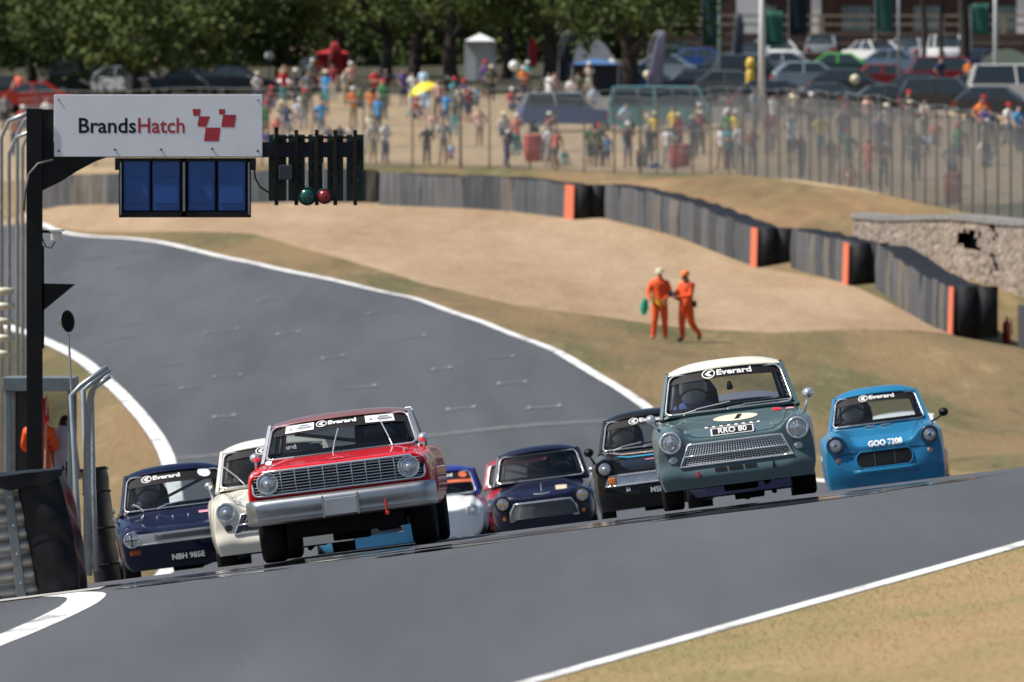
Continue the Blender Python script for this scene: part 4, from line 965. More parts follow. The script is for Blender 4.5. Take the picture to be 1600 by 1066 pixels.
for x, mt, r in ((480, mat('green_lamp_lens', (.006, .075, .06), .25, coat=.4), 13), (507, mat('red_lamp_lens', (.25, .012, .02), .25, coat=.4), 11)):
    m = MB(); p = G_(gx(x), 0, gzz(307)); M = Matrix.Translation((p[0], -.02, p[2]))
    m.lathe([(r * SG * 1.12, -.1), (r * SG * 1.12, .03), (r * SG, .05), (r * SG, .0)], 20, 0, M); l = m.build('signal_lamp', GREEN_D, gan, True)
    m = MB(); m.lathe([(r * SG, .02), (r * SG * .8, .06), (r * SG * .4, .08), (.002, .085)], 20, 0, M); m.build('lens', mt, l, True)
    m = MB(); m.tube([G_(gx(x - 2), DG, gzz(255)), G_(gx(x - 1), DG, gzz(294))], .011, 6); m.build('lamp_stem', STEEL, gan)
m = MB(); m.tube([G_(gx(66), DG - .05, gzz(362)), G_(gx(84), DG - .05, gzz(362))], .02, 6); m.build('camera_bracket', BLACK, gan)
m = MB(); gbox(m, 81, 97, 362, 377, -.25, .1); cc = m.build('security_camera', mat('camera_white', (.72, .72, .70), .4), gan, bevel=.015)
m = MB(); gbox(m, 79, 100, 359, 362, -.3, .12); m.build('camera_hood', mat('camera_white', (.72, .72, .70), .4), cc)
m = MB(); m.tube([G_(gx(x), DG, gzz(y)) for x, y in ((66, 372), (72, 386), (80, 388), (86, 378))], .008, 5); m.build('cable', BROWN_D, gan, True)
m = MB(); q = [G_(gx(x), 0, gzz(y)) for x, y in ((66, 443), (118, 444), (66, 487))]; m.prism([(p[0], p[2]) for p in q], -.03, .03); m.build('triangular_plate', BLACK, gan)
m = MB(); gbox(m, 65, 69, 384, 545, -.03, .03); m.build('edge_trunking', BLACK, gan)

# ------------------------------------------------------------------ frame on banked ground
def bank_frame(px, d):
    p = gp(px, d); h = .4
    X = Vector((2 * h, 0, gz(p.x + h, p.y) - gz(p.x - h, p.y))).normalized(); Y = Vector((0, 2 * h, gz(p.x, p.y + h) - gz(p.x, p.y - h))).normalized()
    Z = X.cross(Y).normalized(); Y = Z.cross(X)
    return Matrix(((X.x, Y.x, Z.x, p.x), (X.y, Y.y, Z.y, p.y), (X.z, Y.z, Z.z, p.z), (0, 0, 0, 1)))
# crash barrier end in the left foreground
COVER = mat('black_sheet_cover', (.014, .014, .016), .42, var=.3, scale=4, bump=.9, bscale=3.0)
RAIL = mat('weathered_rail', (.42, .40, .37), .5, .35, var=.25, scale=5)
POSTM = mat('barrier_post_steel', (.16, .18, .19), .45, .5, var=.2)
br = thing('crash_barrier', 'end of steel crash barrier with black padded cover beside the track on the left', 'barrier', M=bank_frame(44, 104))
for i in range(4):
    z = .14 + .265 * i; m = MB(); n = 12
    prof = [(-.05 + .045 * math.cos(2 * PI * 2 * k / n) - .0, (k / n - .5) * .30) for k in range(n + 1)]
    xs_ = lin(-3.0, .22, 12)
    def rail(u, k):
        dy, dz = prof[int(k)]; e = max(0, u - .05) / .17
        return (u + (.05 * math.cos(2 * PI * 2 * k / n) if u > .2 else 0), dy + .12, z + dz)
    m.grid(rail, xs_, range(n + 1)); m.build('rail', RAIL, br, True, solid=.012)
for x in (-2.4, -1.5, -.78, -.36, -.06):
    m = MB(); m.box((x, .0, .53), (.085, .06, 1.08)); p = m.build('barrier_post', POSTM, br, bevel=.006)
    for i in range(4): m = MB(); m.lathe([(.016, 0), (.014, .012), (.002, .014)], 8, 0, Matrix.Translation((x + .01, -.03, .14 + .265 * i))); m.build('bolt', STEEL, p)
def cover(u, v):   # wrinkled pad: u round the front/right side, v up
    w1 = .014 * math.sin(9 * v * 2 + 7 * u) + .010 * math.sin(17 * v + 23 * u)
    lean = -.07 * v
    pts = [(.08, .30), (.10, .0), (.32, -.04), (.46, .02), (.50, .4), (.50, 1.0)]
    t = u * (len(pts) - 1); i = min(int(t), len(pts) - 2); t -= i
    x = pts[i][0] * (1 - t) + pts[i + 1][0] * t; y = pts[i][1] * (1 - t) + pts[i + 1][1] * t
    bulge = .04 * math.sin(PI * v)
    return (x + lean + w1 * (1 if u > .5 else .4) + (bulge if u > .4 else 0), y - w1, .0 + 1.12 * v)
m = MB(); m.grid(cover, lin(0, 1, 26), lin(0, 1, 26)); m.build('padded_cover', COVER, br, True, solid=.01)
def lid(u, v):
    w1 = .012 * math.sin(31 * u + 3 * v) + .008 * math.sin(57 * u)
    return (-2.8 + 3.25 * u, -.07 + .9 * v, 1.135 + w1 * (1 - v) + .035 * math.sin(PI * min(1, v * 1.4)) - .012 * u)
m = MB(); m.grid(lid, lin(0, 1, 60), lin(0, 1, 10))
m.grid(lambda u, v: (-2.8 + 3.25 * u, -.072 - .012 * math.sin(40 * u), 1.14 - v * (.10 + .03 * math.sin(23 * u) + .02 * math.sin(61 * u)) - .012 * u), lin(0, 1, 60), lin(0, 1, 5))
m.build('top_sheet', COVER, br, True)
Xa, Ya = np.meshgrid(np.linspace(-7.5, -3.72, 16), np.linspace(102.6, 104.0, 5)); sheet('kerb_apron', Xa, Ya, 3, CONC)
# bent catch-fence frame behind it
GALV = mat('galvanised_tube', (.36, .40, .43), .4, .6, var=.15, scale=8)
MESHM = mat('wire_mesh', (.20, .215, .22), .5, .4, var=.1)
cf = thing('catch_fence', 'galvanised catch fence frame with bent top beside the padded barrier', 'fence', tuple(gp(135, 121)))
o0 = gp(135, 121)
def cfp(px, py, d): return px_xyz(px, py, d) - o0
for P_ in (((127, 905, 119), (119, 760, 119), (111, 618, 119), (126, 603, 119), (168, 573, 119)), ((140, 900, 122), (135, 760, 122), (130, 610, 122), (146, 596, 122), (171, 578, 122)), ((150, 893, 126), (146, 760, 126), (143, 612, 126), (158, 598, 126), (172, 588, 126))):
    m = MB(); m.tube([cfp(*p) for p in P_], .028, 8); m.build('fence_post', GALV, cf, True)
m = MB()
arc = [(133, 900), (134, 800), (134, 700), (136, 640), (142, 610), (154, 594), (170, 580)]
for i in range(34):
    d = 119 + 7 * i / 33; m.tube([cfp(x + (d - 121) * 1.6, y + (121 - d) * 1.0, d) for x, y in arc], .003, 3, cap=False)
for k in range(46):
    t = k / 45 * (len(arc) - 1); i = min(int(t), len(arc) - 2); f = t - i; x = arc[i][0] * (1 - f) + arc[i + 1][0] * f; y = arc[i][1] * (1 - f) + arc[i + 1][1] * f
    m.tube([cfp(x - 3.2, y + 2, 119), cfp(x + 8, y - 5, 126)], .003, 3, cap=False)
mo = m.build('wire_netting', MESHM, cf); mo['kind'] = 'stuff'
bb = bank_frame(187, 127)
bx = thing('covered_tyre_stack', 'tall black sheeted tyre stack standing behind the catch fence', 'barrier', M=bb)
m = MB(); m.grid(lambda u, v: (-.14 + .3 * (abs(((u * 4) % 4) - 2) - 1 if False else math.cos(2 * PI * u)) * .5 + .0 + .008 * math.sin(30 * v), .35 + .4 * math.sin(2 * PI * u) + .006 * math.sin(20 * v + 9 * u), 1.36 * v), lin(0, 1, 25), lin(0, 1, 12))
m.build('sheet_cover', COVER, bx, True); m = MB(); m.box((-.14, .35, 1.35), (.3, .75, .03)); m.build('stack_lid', COVER, bx, bevel=.01)
for v in (.2, .5, .8):
    m = MB(); m.tube([(-.14 + .155 * math.cos(q), .35 + .41 * math.sin(q), 1.36 * v) for q in lin(0, 2 * PI, 25)[:-1]], .012, 5, closed=True); m.build('strap', RUBBER, bx)
# horn loudspeaker on a thin stalk
hs = thing('horn_loudspeaker', 'dark horn loudspeaker on a thin stalk beside the black gantry post', 'loudspeaker', tuple(gp(118, 128)))
q0 = gp(118, 128)
m = MB(); m.tube([(0, 0, 0), px_xyz(113, 640, 128) - q0, px_xyz(107, 522, 128) - q0], .014, 6); m.build('stalk', STEEL, hs)
c0 = px_xyz(100, 502, 128) - q0; M = Matrix.Translation(c0) @ Matrix.Rotation(.5, 4, 'Z') @ Matrix.Rotation(-.15, 4, 'Y') @ Matrix.Scale(1.5, 4, (0, 0, 1))
m = MB(); m.lathe([(.085, .10), (.08, .09), (.055, .0), (.03, -.08), (.02, -.12), (.002, -.12)], 18, 0, M); ho = m.build('horn', mat('horn_grey', (.10, .10, .105), .5), hs, True)
m = MB(); m.lathe([(.078, .085), (.002, .06)], 18, 0, M); m.build('horn_mouth', INTER, ho, True)
# marshals' post on the left
DH = 160.0; SH = DH / FPX
hb = gp(60, DH)
hut = thing('marshal_post', 'open-fronted grey marshal shelter on a platform at the left edge', 'shelter', tuple(hb))
HUTM = mat('shelter_grey', (.16, .20, .22), .5, .2, var=.15)
def H(px, py, dy=0): return Vector(((px - 60) * SH, dy, CZ - (py - HROW) * SH - hb.z))
def hbox(name, x0, x1, y0, y1, d0, d1, mt):
    a, b_ = H(x0, y1, d0), H(x1, y0, d1); m = MB(); m.box((a + b_) / 2, b_ - a); return m.build(name, mt, hut, bevel=.01)
hbox('roof', 4, 116, 590, 611, -.1, 1.7, HUTM); hbox('corner_post', 8, 17, 611, 960, -.05, .05, HUTM); hbox('corner_post', 106, 113, 611, 960, -.05, .05, HUTM)
hbox('corner_post', 8, 17, 611, 960, 1.55, 1.65, HUTM); hbox('corner_post', 106, 113, 611, 960, 1.55, 1.65, HUTM)
hbox('rear_panel', 17, 60, 611, 842, 1.58, 1.62, mat('shelter_dark', (.03, .035, .04), .6)); hbox('platform', 6, 114, 834, 846, .06, 1.55, mat('shelter_dark', (.03, .035, .04), .6))
m = MB(); a, b_ = H(60, 842, 1.60), H(106, 612, 1.61); m.box((a + b_) / 2, b_ - a); m.build('rear_pane', GLASS_D, hut)
hbox('front_board', 18, 105, 770, 845, -.02, .02, HUTM)
# tall posts of the pit-side fence on the far left
pf = thing('pit_fence', 'tall grey debris fence receding along the pit side at the left edge', 'fence', tuple(gp(20, 185)))
p0 = gp(20, 185); pl_ = [(2, 172, 215), (14, 178, 240), (27, 184, 212), (35, 190, 230), (48, 196, 222), (58, 204, 235)]
for px, d, ytop in pl_:
    b_ = gp(px, d) - p0; t = px_xyz(px, ytop, d) - p0
    m = MB(); m.tube([b_ + Vector((0, 0, -.1)), t, t + Vector((.12, -.1, .25)), t + Vector((.45, -.3, .38))], .032, 8); m.build('fence_post', GALV, pf, True)
m = MB()
a, b_ = gp(-6, 172) - p0, gp(60, 206) - p0
for i in range(100):
    f = i / 99; q = a.lerp(b_, f); m.tube([q, q + Vector((0, 0, 4.3))], .003, 3, cap=False)
for k in range(40): m.tube([a + Vector((0, 0, .1 + k * .108)), b_ + Vector((0, 0, .1 + k * .108))], .003, 3, cap=False)
mo = m.build('wire_netting', MESHM, pf); mo['kind'] = 'stuff'
for k, (px, py) in enumerate(((5, 455), (7, 478), (4, 502), (6, 528), (3, 553))):
    m = MB(); M = Matrix.Translation(px_xyz(px, py, 166)) @ Matrix.Scale(.55, 4, (0, 0, 1)) @ Matrix.Rotation(PI / 2, 4, 'X')
    m.lathe([(.05, -.10), (.15, -.08), (.17, 0), (.15, .08), (.05, .10)], 14, 0, M, capa=True, capb=True)
    m.tube([px_xyz(px, py, 166), px_xyz(px, py, 166) + Vector((-.4, .3, 0))], .02, 5)
    o = m.build('cream_float', mat('cream_plastic', (.62, .58, .44), .5), pf, True); o.matrix_parent_inverse = Matrix.Translation(-p0)

# ------------------------------------------------------------------ tyre walls faced with grey belting
BELT = [ground_mat('grey_belting_%d' % i, [(.36, tuple(q * .6 for q in c)), (.5, c), (.66, tuple(q * 1.5 for q in c))], 1.5, (3, 3, .22), rough=.75, bump=.35, bscale=4) for i, c in enumerate([(.066, .073, .084), (.095, .098, .104), (.125, .116, .104), (.080, .086, .096), (.052, .056, .063)])]
ORST = mat('orange_strip', (.66, .16, .075), .6, var=.08)
DARKT = mat('tyre_end_black', (.014, .015, .018), .65, var=.4, scale=5, bump=.6, bscale=6)
random.seed(11)
def tyre_wall(pts, label, h=1.2, strip=True, depth=1.1, plen=2.3):
    P3 = [gp(px, d) for px, d in pts]; o = P3[0].copy()
    root = thing('tyre_wall', label, 'barrier', tuple(o), group='belted tyre walls round the gravel trap')
    s_ = [0]
    for a, b_ in zip(P3, P3[1:]): s_.append(s_[-1] + (b_ - a).length)
    def at(s):
        i = min(max(int(np.searchsorted(s_, s)) - 1, 0), len(s_) - 2); f = (s - s_[i]) / (s_[i + 1] - s_[i])
        p = P3[i].lerp(P3[i + 1], f); t = (P3[i + 1] - P3[i]).normalized(); n = Vector((-t.y, t.x, 0)).normalized()
        if n.y < 0 and abs(n.y) > abs(n.x): n = -n
        if n.x < 0 and abs(n.x) >= abs(n.y): n = -n
        return Vector((p.x, p.y, gz(p.x, p.y))) - o, t, n      # n points behind the wall
    tot = s_[-1]; npan = max(2, round(tot / plen)); e = [tot * i / npan for i in range(npan + 1)]
    sl = lin(0.02, tot - .02, npan * 2 + 1)
    m = MB()   # core of stacked tyres under sheeting
    ring = [(0.06, 0), (.06, h - .04), (.3, h + .0), (depth - .2, h - .02), (depth, h - .15), (depth, 0)]
    hh = [random.uniform(-.05, .04) for _ in sl]
    V = []
    for j, s in enumerate(sl):
        p, t, n = at(s)
        for a, z in ring: V.append(p + n * a + Vector((0, 0, z + (hh[j] if z > .2 else -.05))))
    k = len(ring); F = [(j * k + i, j * k + i + 1, (j + 1) * k + i + 1, (j + 1) * k + i) for j in range(len(sl) - 1) for i in range(k - 1)] + [tuple(range(k)), tuple(range((len(sl) - 1) * k, len(sl) * k))]
    m.add(V, F); m.build('tyre_core', DARKT, root)
    for i in range(npan):
        a, b_ = e[i], e[i + 1] + .03; m = MB(); ztop = h + random.uniform(-.06, .05); lean = random.uniform(-.04, .05); o_ = random.uniform(.0, .05); V = []
        for s in lin(a, min(b_, tot), 3):
            p, t, n = at(s)
            for z, q in ((-.05, -o_), (ztop * .5, -o_ - random.uniform(0, .03)), (ztop, lean - o_)): V.append(p + n * q + Vector((0, 0, z)))
        m.add(V, [(j * 3 + r, j * 3 + r + 1, (j + 1) * 3 + r + 1, (j + 1) * 3 + r) for j in range(2) for r in range(2)])
        m.build('belt_panel', random.choice(BELT), root, solid=.02)
    if strip:
        p, t, n = at(tot); m = MB(); V = []
        p1 = at(tot - 1.5)[0]
        for q, z in ((p1 - n * .12, -.02), (p - n * .10, -.02), (p - n * .06, h), (p1 - n * .08, h)): V.append(q + Vector((0, 0, z)))
        p += t * .03
        m.add(V, [(0, 1, 2, 3)]); m.build('orange_strip', ORST, root, solid=.03)
        for i in range(2):      # sheeted end of the stack
            V = []; m = MB(); a0, a1 = .02 + i * depth / 2, .02 + (i + .97) * depth / 2
            for a in (a0, (a0 + a1) / 2, a1):
                for z in (-.03, h * .5, h + .03): V.append(p + t * (.03 + (.06 if a == (a0 + a1) / 2 else 0)) + n * a + Vector((0, 0, z)))
            m.add(V, [(j * 3 + r, j * 3 + r + 1, (j + 1) * 3 + r + 1, (j + 1) * 3 + r) for j in range(2) for r in range(2)]); m.build('end_sheet', DARKT, root, True, solid=.03)
    return root
tyre_wall([(60, 452), (300, 444), (560, 436)], 'low grey belted tyre wall seen behind the gantry sign and lights', 1.25, False)
tyre_wall([(572, 434), (588, 434)], 'short black tyre stack filling the gap beside the start lights', 1.25, False, plen=1)
tyre_wall([(594, 430), (780, 418), (900, 404)], 'long grey tyre wall with orange end strip below the spectators', 1.25)
tyre_wall([(946, 404), (1060, 384), (1187, 361)], 'grey tyre wall section running past the earth bank, second from the left orange strip', 1.25)
tyre_wall([(1236, 357), (1330, 337)], 'short grey tyre wall section in front of the left end of the pebbled wall', 1.25)
tyre_wall([(1370, 334), (1440, 316), (1494, 302)], 'nearest grey tyre wall section ending at the red extinguisher', 1.3)
tyre_wall([(1592, 300), (1680, 285)], 'dark tyre wall cut off by the right edge of the picture', 1.2, False)
m = MB(); m.lathe([(.09, -.0), (.11, .02), (.11, .52), (.08, .6), (.03, .64), (.03, .7)], 14, 0, Matrix.Rotation(-PI / 2, 4, 'X'), capa=True, capb=True)
ex = thing('fire_extinguisher', 'red fire extinguisher standing at the end of the tyre wall', 'extinguisher', tuple(gp(1573, 304)))
m.build('cylinder', mat('extinguisher_red', (.45, .01, .02), .35, coat=.4), ex, True); m = MB(); m.box((0, 0, .72), (.05, .16, .05)); m.build('handle', BLACK, ex, bevel=.01)
m = MB(); m.tube([(0, .0, .68), (.12, -.02, .66), (.14, -.03, .4), (.13, -.04, .25)], .014, 6); m.build('hose', BLACK, ex, True)
# ------------------------------------------------------------------ pebbled retaining wall
PEB = ground_mat('pebbled_concrete', [(.36, (.07, .055, .045)), (.5, (.29, .23, .185)), (.64, (.52, .44, .37))], 4.5, (1, 1, 1), bump=1.0, bscale=9, stops2=[(.4, (.20, .165, .135)), (.6, (.36, .295, .24))], fac2=.3, scale2=.6)
wa, wb = Vector(((1332 - 800) / FPX * 350, 350, 0)), Vector(((1740 - 800) / FPX * 316, 316, 0))
rwl = thing('retaining_wall', 'rough pebbled retaining wall with a dark opening below the wire fence', 'wall', (wa.x, wa.y, gz(wa.x, wa.y)))
tdir = (wb - wa).normalized(); nn = Vector((-tdir.y, tdir.x, 0)); nn = nn if nn.y > 0 else -nn; LW = (wb - wa).length
wo = Vector((wa.x, wa.y, gz(wa.x, wa.y)))
ztop = lambda s: CZ + .30 - .28 * s / LW - .05 * math.sin(s * .35)
rnd = np.random.RandomState(3)
ns, nz = 90, 22; sv = lin(0, LW, ns); J = rnd.randn(ns, nz) * .011
ns_ = ns
def wallp(i, k, dep=0):
    s = sv[i]; p = wa + tdir * s; zb_ = gz(p.x, p.y) - .6; zt_ = ztop(s)
    return p + nn * (J[i, k] * (0 if dep else 1) + dep) + Vector((0, 0, zb_ + (zt_ - zb_) * k / (nz - 1))) - wo
def hole(i, k):
    s = sv[i] / LW; t = k / (nz - 1)
    w1 = .008 * math.sin(37 * t + 3) + .02 * J[i, k] / .011 * .25
    return (.43 + w1 < s < .505 + w1 and .62 < t + w1 < .82) or (.56 + w1 < s < .572 + w1 and .35 < t < .93)
m = MB(); V = [wallp(i, k) for i in range(ns) for k in range(nz)]
m.add(V, [(i * nz + k, i * nz + k + 1, (i + 1) * nz + k + 1, (i + 1) * nz + k) for i in range(ns - 1) for k in range(nz - 1) if not hole(i, k)])
m.build('wall_face', PEB, rwl)
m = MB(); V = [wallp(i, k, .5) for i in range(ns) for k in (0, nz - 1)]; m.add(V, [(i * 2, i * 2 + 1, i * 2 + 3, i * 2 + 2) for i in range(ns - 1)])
V = [wallp(0, 0), wallp(0, nz - 1), wallp(0, nz - 1, .5), wallp(0, 0, .5)]; m.add(V, [(0, 1, 2, 3)]); m.build('wall_core', mat('dark_core', (.07, .06, .05), .9), rwl)  # dark backing that shows through the opening in the wall face
m = MB(); V = []
for i in range(ns):
    a = wallp(i, nz - 1)
    for q, z in ((-.05, -.12), (-.03, .03), (.75, .05), (.75, -.22)): V.append(wallp(i, nz - 1, .001) + nn * q + Vector((0, 0, z + J[i, 0] * .3)))
m.add(V, [(i * 4 + k, i * 4 + k + 1, (i + 1) * 4 + k + 1, (i + 1) * 4 + k) for i in range(ns - 1) for k in range(3)]); m.build('wall_coping', mat('grey_coping', (.20, .19, .18), .85, var=.25, scale=3, bump=.5), rwl)

# ------------------------------------------------------------------ spectator fence
FP = [(30, 491), (300, 481), (560, 473), (800, 463), (1000, 449), (1150, 430), (1250, 411), (1330, 395), (1450, 373), (1600, 349), (1720, 331)]
FQ = [gp(px, d) for px, d in FP]; fs_ = [0]
for a, b_ in zip(FQ, FQ[1:]): fs_.append(fs_[-1] + Vector((b_.x - a.x, b_.y - a.y, 0)).length)
fo = FQ[0].copy()
def fat(s):
    x = float(np.interp(s, fs_, [q.x for q in FQ])); y = float(np.interp(s, fs_, [q.y for q in FQ])); return Vector((x, y, gz(x, y)))
fen = thing('spectator_fence', 'long wire debris fence on grey posts between the spectators and the gravel trap', 'fence', tuple(fo))
FPOST = mat('fence_post_grey', (.17, .19, .20), .55, .3, var=.2)
HF = 3.0
ss_ = []
px_s = [60, 150, 240, 330, 410, 487, 568, 645, 720, 764, 828, 870, 913, 960, 1000]
ds_tab = np.linspace(0, fs_[-1], 2000); px_tab = np.array([800 + fat(s).x / fat(s).y * FPX for s in ds_tab])
for p in px_s: ss_.append(float(ds_tab[np.argmin(abs(px_tab - p))]))
while ss_[-1] < fs_[-1] - 3: ss_.append(ss_[-1] + (3.6 if ss_[-1] < 80 else 3.1))
for j, s in enumerate(ss_):
    p = fat(s) - fo; t = Vector((-.25, -.35, 0)) if j < 20 else Vector((-.3, -.1, 0))
    m = MB(); r = .036 if j not in (8, 14) else .06
    if j < 12: m.tube([p + Vector((0, 0, -.2)), p + Vector((0, 0, HF * .9)), p + Vector((-.06, -.1, HF + .25)), p + Vector((-.25, -.3, HF + .55)), p + Vector((-.6, -.5, HF + .75))], r, 6)
    else: m.tube([p + Vector((0, 0, -.2)), p + Vector((0, 0, HF * .95)), p + Vector((-.12, -.3, HF + .3))], r, 6)
    m.build('fence_post', FPOST, fen, True)
m = MB(); s = 0.0
while s < fs_[-1]:
    p = fat(s) - fo; m.tube([p, p + Vector((0, 0, HF))], .0048, 3, cap=False); s += .10
npl = 90; line = [fat(q) - fo for q in lin(0, fs_[-1], npl)]
for k in range(28): m.tube([p + Vector((0, 0, .05 + k * .1)) for p in line], .0032, 3, cap=False)
mo = m.build('wire_netting', mat('pale_mesh', (.34, .36, .37), .5, .3, var=.1), fen); mo['kind'] = 'stuff'
for z in (.9, 1.75, HF, HF + .28):
    m = MB(); m.tube([p + Vector((0, -.05, z + .05 * math.sin(i * 1.3))) for i, p in enumerate(line)], .012, 4); m.build('fence_cable', MESHM, fen)
# ------------------------------------------------------------------ people
SKIN = mat('skin', (.42, .24, .17), .6, var=.08); HAIR = mat('dark_hair', (.025, .017, .012), .7); SHOE = mat('dark_shoes', (.02, .02, .022), .6)
def human(pose, sleeve='short', legs='long', fat=1.14):
    """one continuous skinned figure facing -Y, feet at z=0, about 1.75 m; faces carry material slots:
       0 skin, 1 hair/hat, 2 top, 3 trousers, 4 shoes"""
    J = dict(pelvis=(0, 0, .95), waist=(0, .0, 1.10), chest=(0, .01, 1.30), neck0=(0, .02, 1.45), neck=(0, .01, 1.52), head=(0, -.005, 1.63), crown=(0, .01, 1.715), chin=(0, -.05, 1.565), nose=(0, -.105, 1.625))
    for sd, k in ((-1, 'l'), (1, 'r')):
        J.update({k + 'sh': (sd * .17, .02, 1.42), k + 'el': (sd * .25, .03, 1.16), k + 'wr': (sd * .26, -.04, .92), k + 'hip': (sd * .09, 0, .90), k + 'kn': (sd * .10, -.02, .50), k + 'an': (sd * .11, .03, .09), k + 'toe': (sd * .125, -.14, .045)})
    J.update(pose)
    E = [('pelvis', 'waist', 2), ('waist', 'chest', 2), ('chest', 'neck0', 2), ('neck0', 'neck', 0), ('neck', 'head', 0), ('head', 'crown', 1), ('head', 'chin', 0), ('head', 'nose', 0)]
    for k in 'lr':
        E += [('neck0', k + 'sh', 2), (k + 'sh', k + 'el', 2), (k + 'el', k + 'wr', 2 if sleeve == 'long' else 0), ('pelvis', k + 'hip', 3), (k + 'hip', k + 'kn', 3), (k + 'kn', k + 'an', 3 if legs == 'long' else 0), (k + 'an', k + 'toe', 4)]
    R = dict(pelvis=.145, waist=.135, chest=.155, neck0=.10, neck=.055, head=.092, crown=.07, chin=.05, nose=.022)
    for k in 'lr': R.update({k + 'sh': .075, k + 'el': .05, k + 'wr': .033, k + 'hip': .10, k + 'kn': .062, k + 'an': .045, k + 'toe': .038})
    for q in R:
        if q not in ('neck', 'head', 'crown', 'chin', 'nose', 'lwr', 'rwr', 'ltoe', 'rtoe'): R[q] *= fat
    for k, sd in (('l', -1), ('r', 1)):      # palm, four fingers, thumb
        w_ = Vector(J[k + 'wr']); d = (w_ - Vector(J[k + 'el'])).normalized(); s_ = Vector((sd, 0, 0)); s_ = (s_ - d * s_.dot(d)).normalized(); f_ = d.cross(s_)
        J[k + 'palm'] = tuple(w_ + d * .07); R[k + 'palm'] = .030; E.append((k + 'wr', k + 'palm', 0))
        for n, (a, ln) in enumerate(((-.026, .060), (-.009, .075), (.009, .07), (.026, .052))):
            b0 = w_ + d * .09 + f_ * a
            J[k + 'k%d' % n] = tuple(b0 + d * ln * .5 - s_ * .006); J[k + 't%d' % n] = tuple(b0 + d * ln - s_ * .022); R[k + 'k%d' % n] = .0095; R[k + 't%d' % n] = .008
            E += [(k + 'palm', k + 'k%d' % n, 0), (k + 'k%d' % n, k + 't%d' % n, 0)]
        J[k + 'th0'] = tuple(w_ + d * .045 + f_ * -.035); J[k + 'th1'] = tuple(w_ + d * .085 + f_ * -.055); R[k + 'th0'] = .012; R[k + 'th1'] = .009
        E += [(k + 'palm', k + 'th0', 0), (k + 'th0', k + 'th1', 0)]
    names = list(J); idx = {n: i for i, n in enumerate(names)}
    me = bpy.data.meshes.new('figure'); bm = bmesh.new(); lay = bm.verts.layers.skin.verify(); vs = [bm.verts.new(J[n]) for n in names]
    for n, v in zip(names, vs):
        r = R[n]; fl = .72 if n in ('pelvis', 'waist', 'chest', 'neck0') else 1
        v[lay].radius = (r, r * fl) if fl == 1 else (r, r * fl); v[lay].use_root = (n == 'pelvis')
    for a, b_, _ in E: bm.edges.new((vs[idx[a]], vs[idx[b_]]))
    bm.to_mesh(me); bm.free()
    o = bpy.data.objects.new('figure', me); COL.objects.link(o)
    o.modifiers.new('skin', 'SKIN').use_smooth_shade = True
    sb = o.modifiers.new('sub', 'SUBSURF'); sb.levels = 1; sb.render_levels = 1
    dg = bpy.context.evaluated_depsgraph_get(); dg.update(); out = bpy.data.meshes.new_from_object(o.evaluated_get(dg)); bpy.data.objects.remove(o)
    out.name = 'person'
    A = np.array([J[a] for a, _, _ in E]); Bv = np.array([J[b_] for _, b_, _ in E]); rr = np.array([(R[a] + R[b_]) / 2 for a, b_, _ in E]); mi = np.array([m_ for *_, m_ in E])
    nf = len(out.polygons); C = np.empty(nf * 3); out.polygons.foreach_get('center', C); C = C.reshape(-1, 3)
    AB = Bv - A; t = np.clip(((C[:, None] - A) * AB).sum(-1) / (AB ** 2).sum(-1), 0, 1)
    D = np.linalg.norm(C[:, None] - (A + t[..., None] * AB), axis=-1) / rr; best = D.argmin(1); sl = mi[best]
    tb = t[np.arange(nf), best]
    for i, (a, b_, _) in enumerate(E):
        if a.endswith('sh') and b_.endswith('el') and sleeve == 'short': sl[(best == i) & (tb > .75)] = 0
        if a.endswith('kn') and b_.endswith('an') and legs == 'short': pass
        if a.endswith('kn') and legs == 'short': sl[(best == i) & (tb < .12)] = 3
    H = np.array(J['head']); hd = np.linalg.norm(C - H, axis=1) < .19
    hairy = hd & (((C[:, 2] > H[2] + .045)) | ((C[:, 1] > H[1] + .03) & (C[:, 2] > H[2] - .06))); sl[hairy] = 1
    for _ in range(5): out.materials.append(SKIN)
    out.polygons.foreach_set('material_index', sl.tolist()); out.polygons.foreach_set('use_smooth', [True] * nf)
    return out
HATM = {}
def person(me, mats, loc, rz, label, group=None, scale=1.0, cap=None, name='person'):
    o = bpy.data.objects.new(name, me); COL.objects.link(o); o.location = loc; o.rotation_euler = (0, 0, rz); o.scale = (scale,) * 3
    for i, m_ in enumerate(mats):
        if m_ is None: continue
        o.material_slots[i].link = 'OBJECT'; o.material_slots[i].material = m_
    tag(o, label, 'person', group)
    if cap:
        cm, kind, hp = cap; m = MB(); x, y, z = hp
        if kind == 'brim': m.lathe([(.20, -.0), (.205, .008), (.115, .02), (.112, .06), (.09, .10), (.02, .115), (.001, .115)], 18, 0, Matrix.Translation((x, y, z + .03)) @ Matrix.Rotation(-PI / 2, 4, 'X'))
        else:
            m.lathe([(.112, -.01), (.112, .04), (.095, .09), (.05, .115), (.001, .12)], 18, 0, Matrix.Translation((x, y, z + .03)) @ Matrix.Rotation(-PI / 2, 4, 'X'))
            m.add([(x + a * .08, y - .09 - b_ * .09 * (1 - .3 * a * a), z + .035 - b_ * .012) for b_ in (0, 1) for a in (-1, -.5, 0, .5, 1)], [(i, i + 1, i + 6, i + 5) for i in range(4)])
        m.build('hat' if kind == 'brim' else 'cap', cm, o, True)
    return o
def M_(name, c, rough=.8): return mat(name, c, rough, var=.18, scale=5)
ORSUIT = mat('orange_overalls', (.78, .085, .010), .7, var=.35, scale=5, bump=1.0, bscale=6)
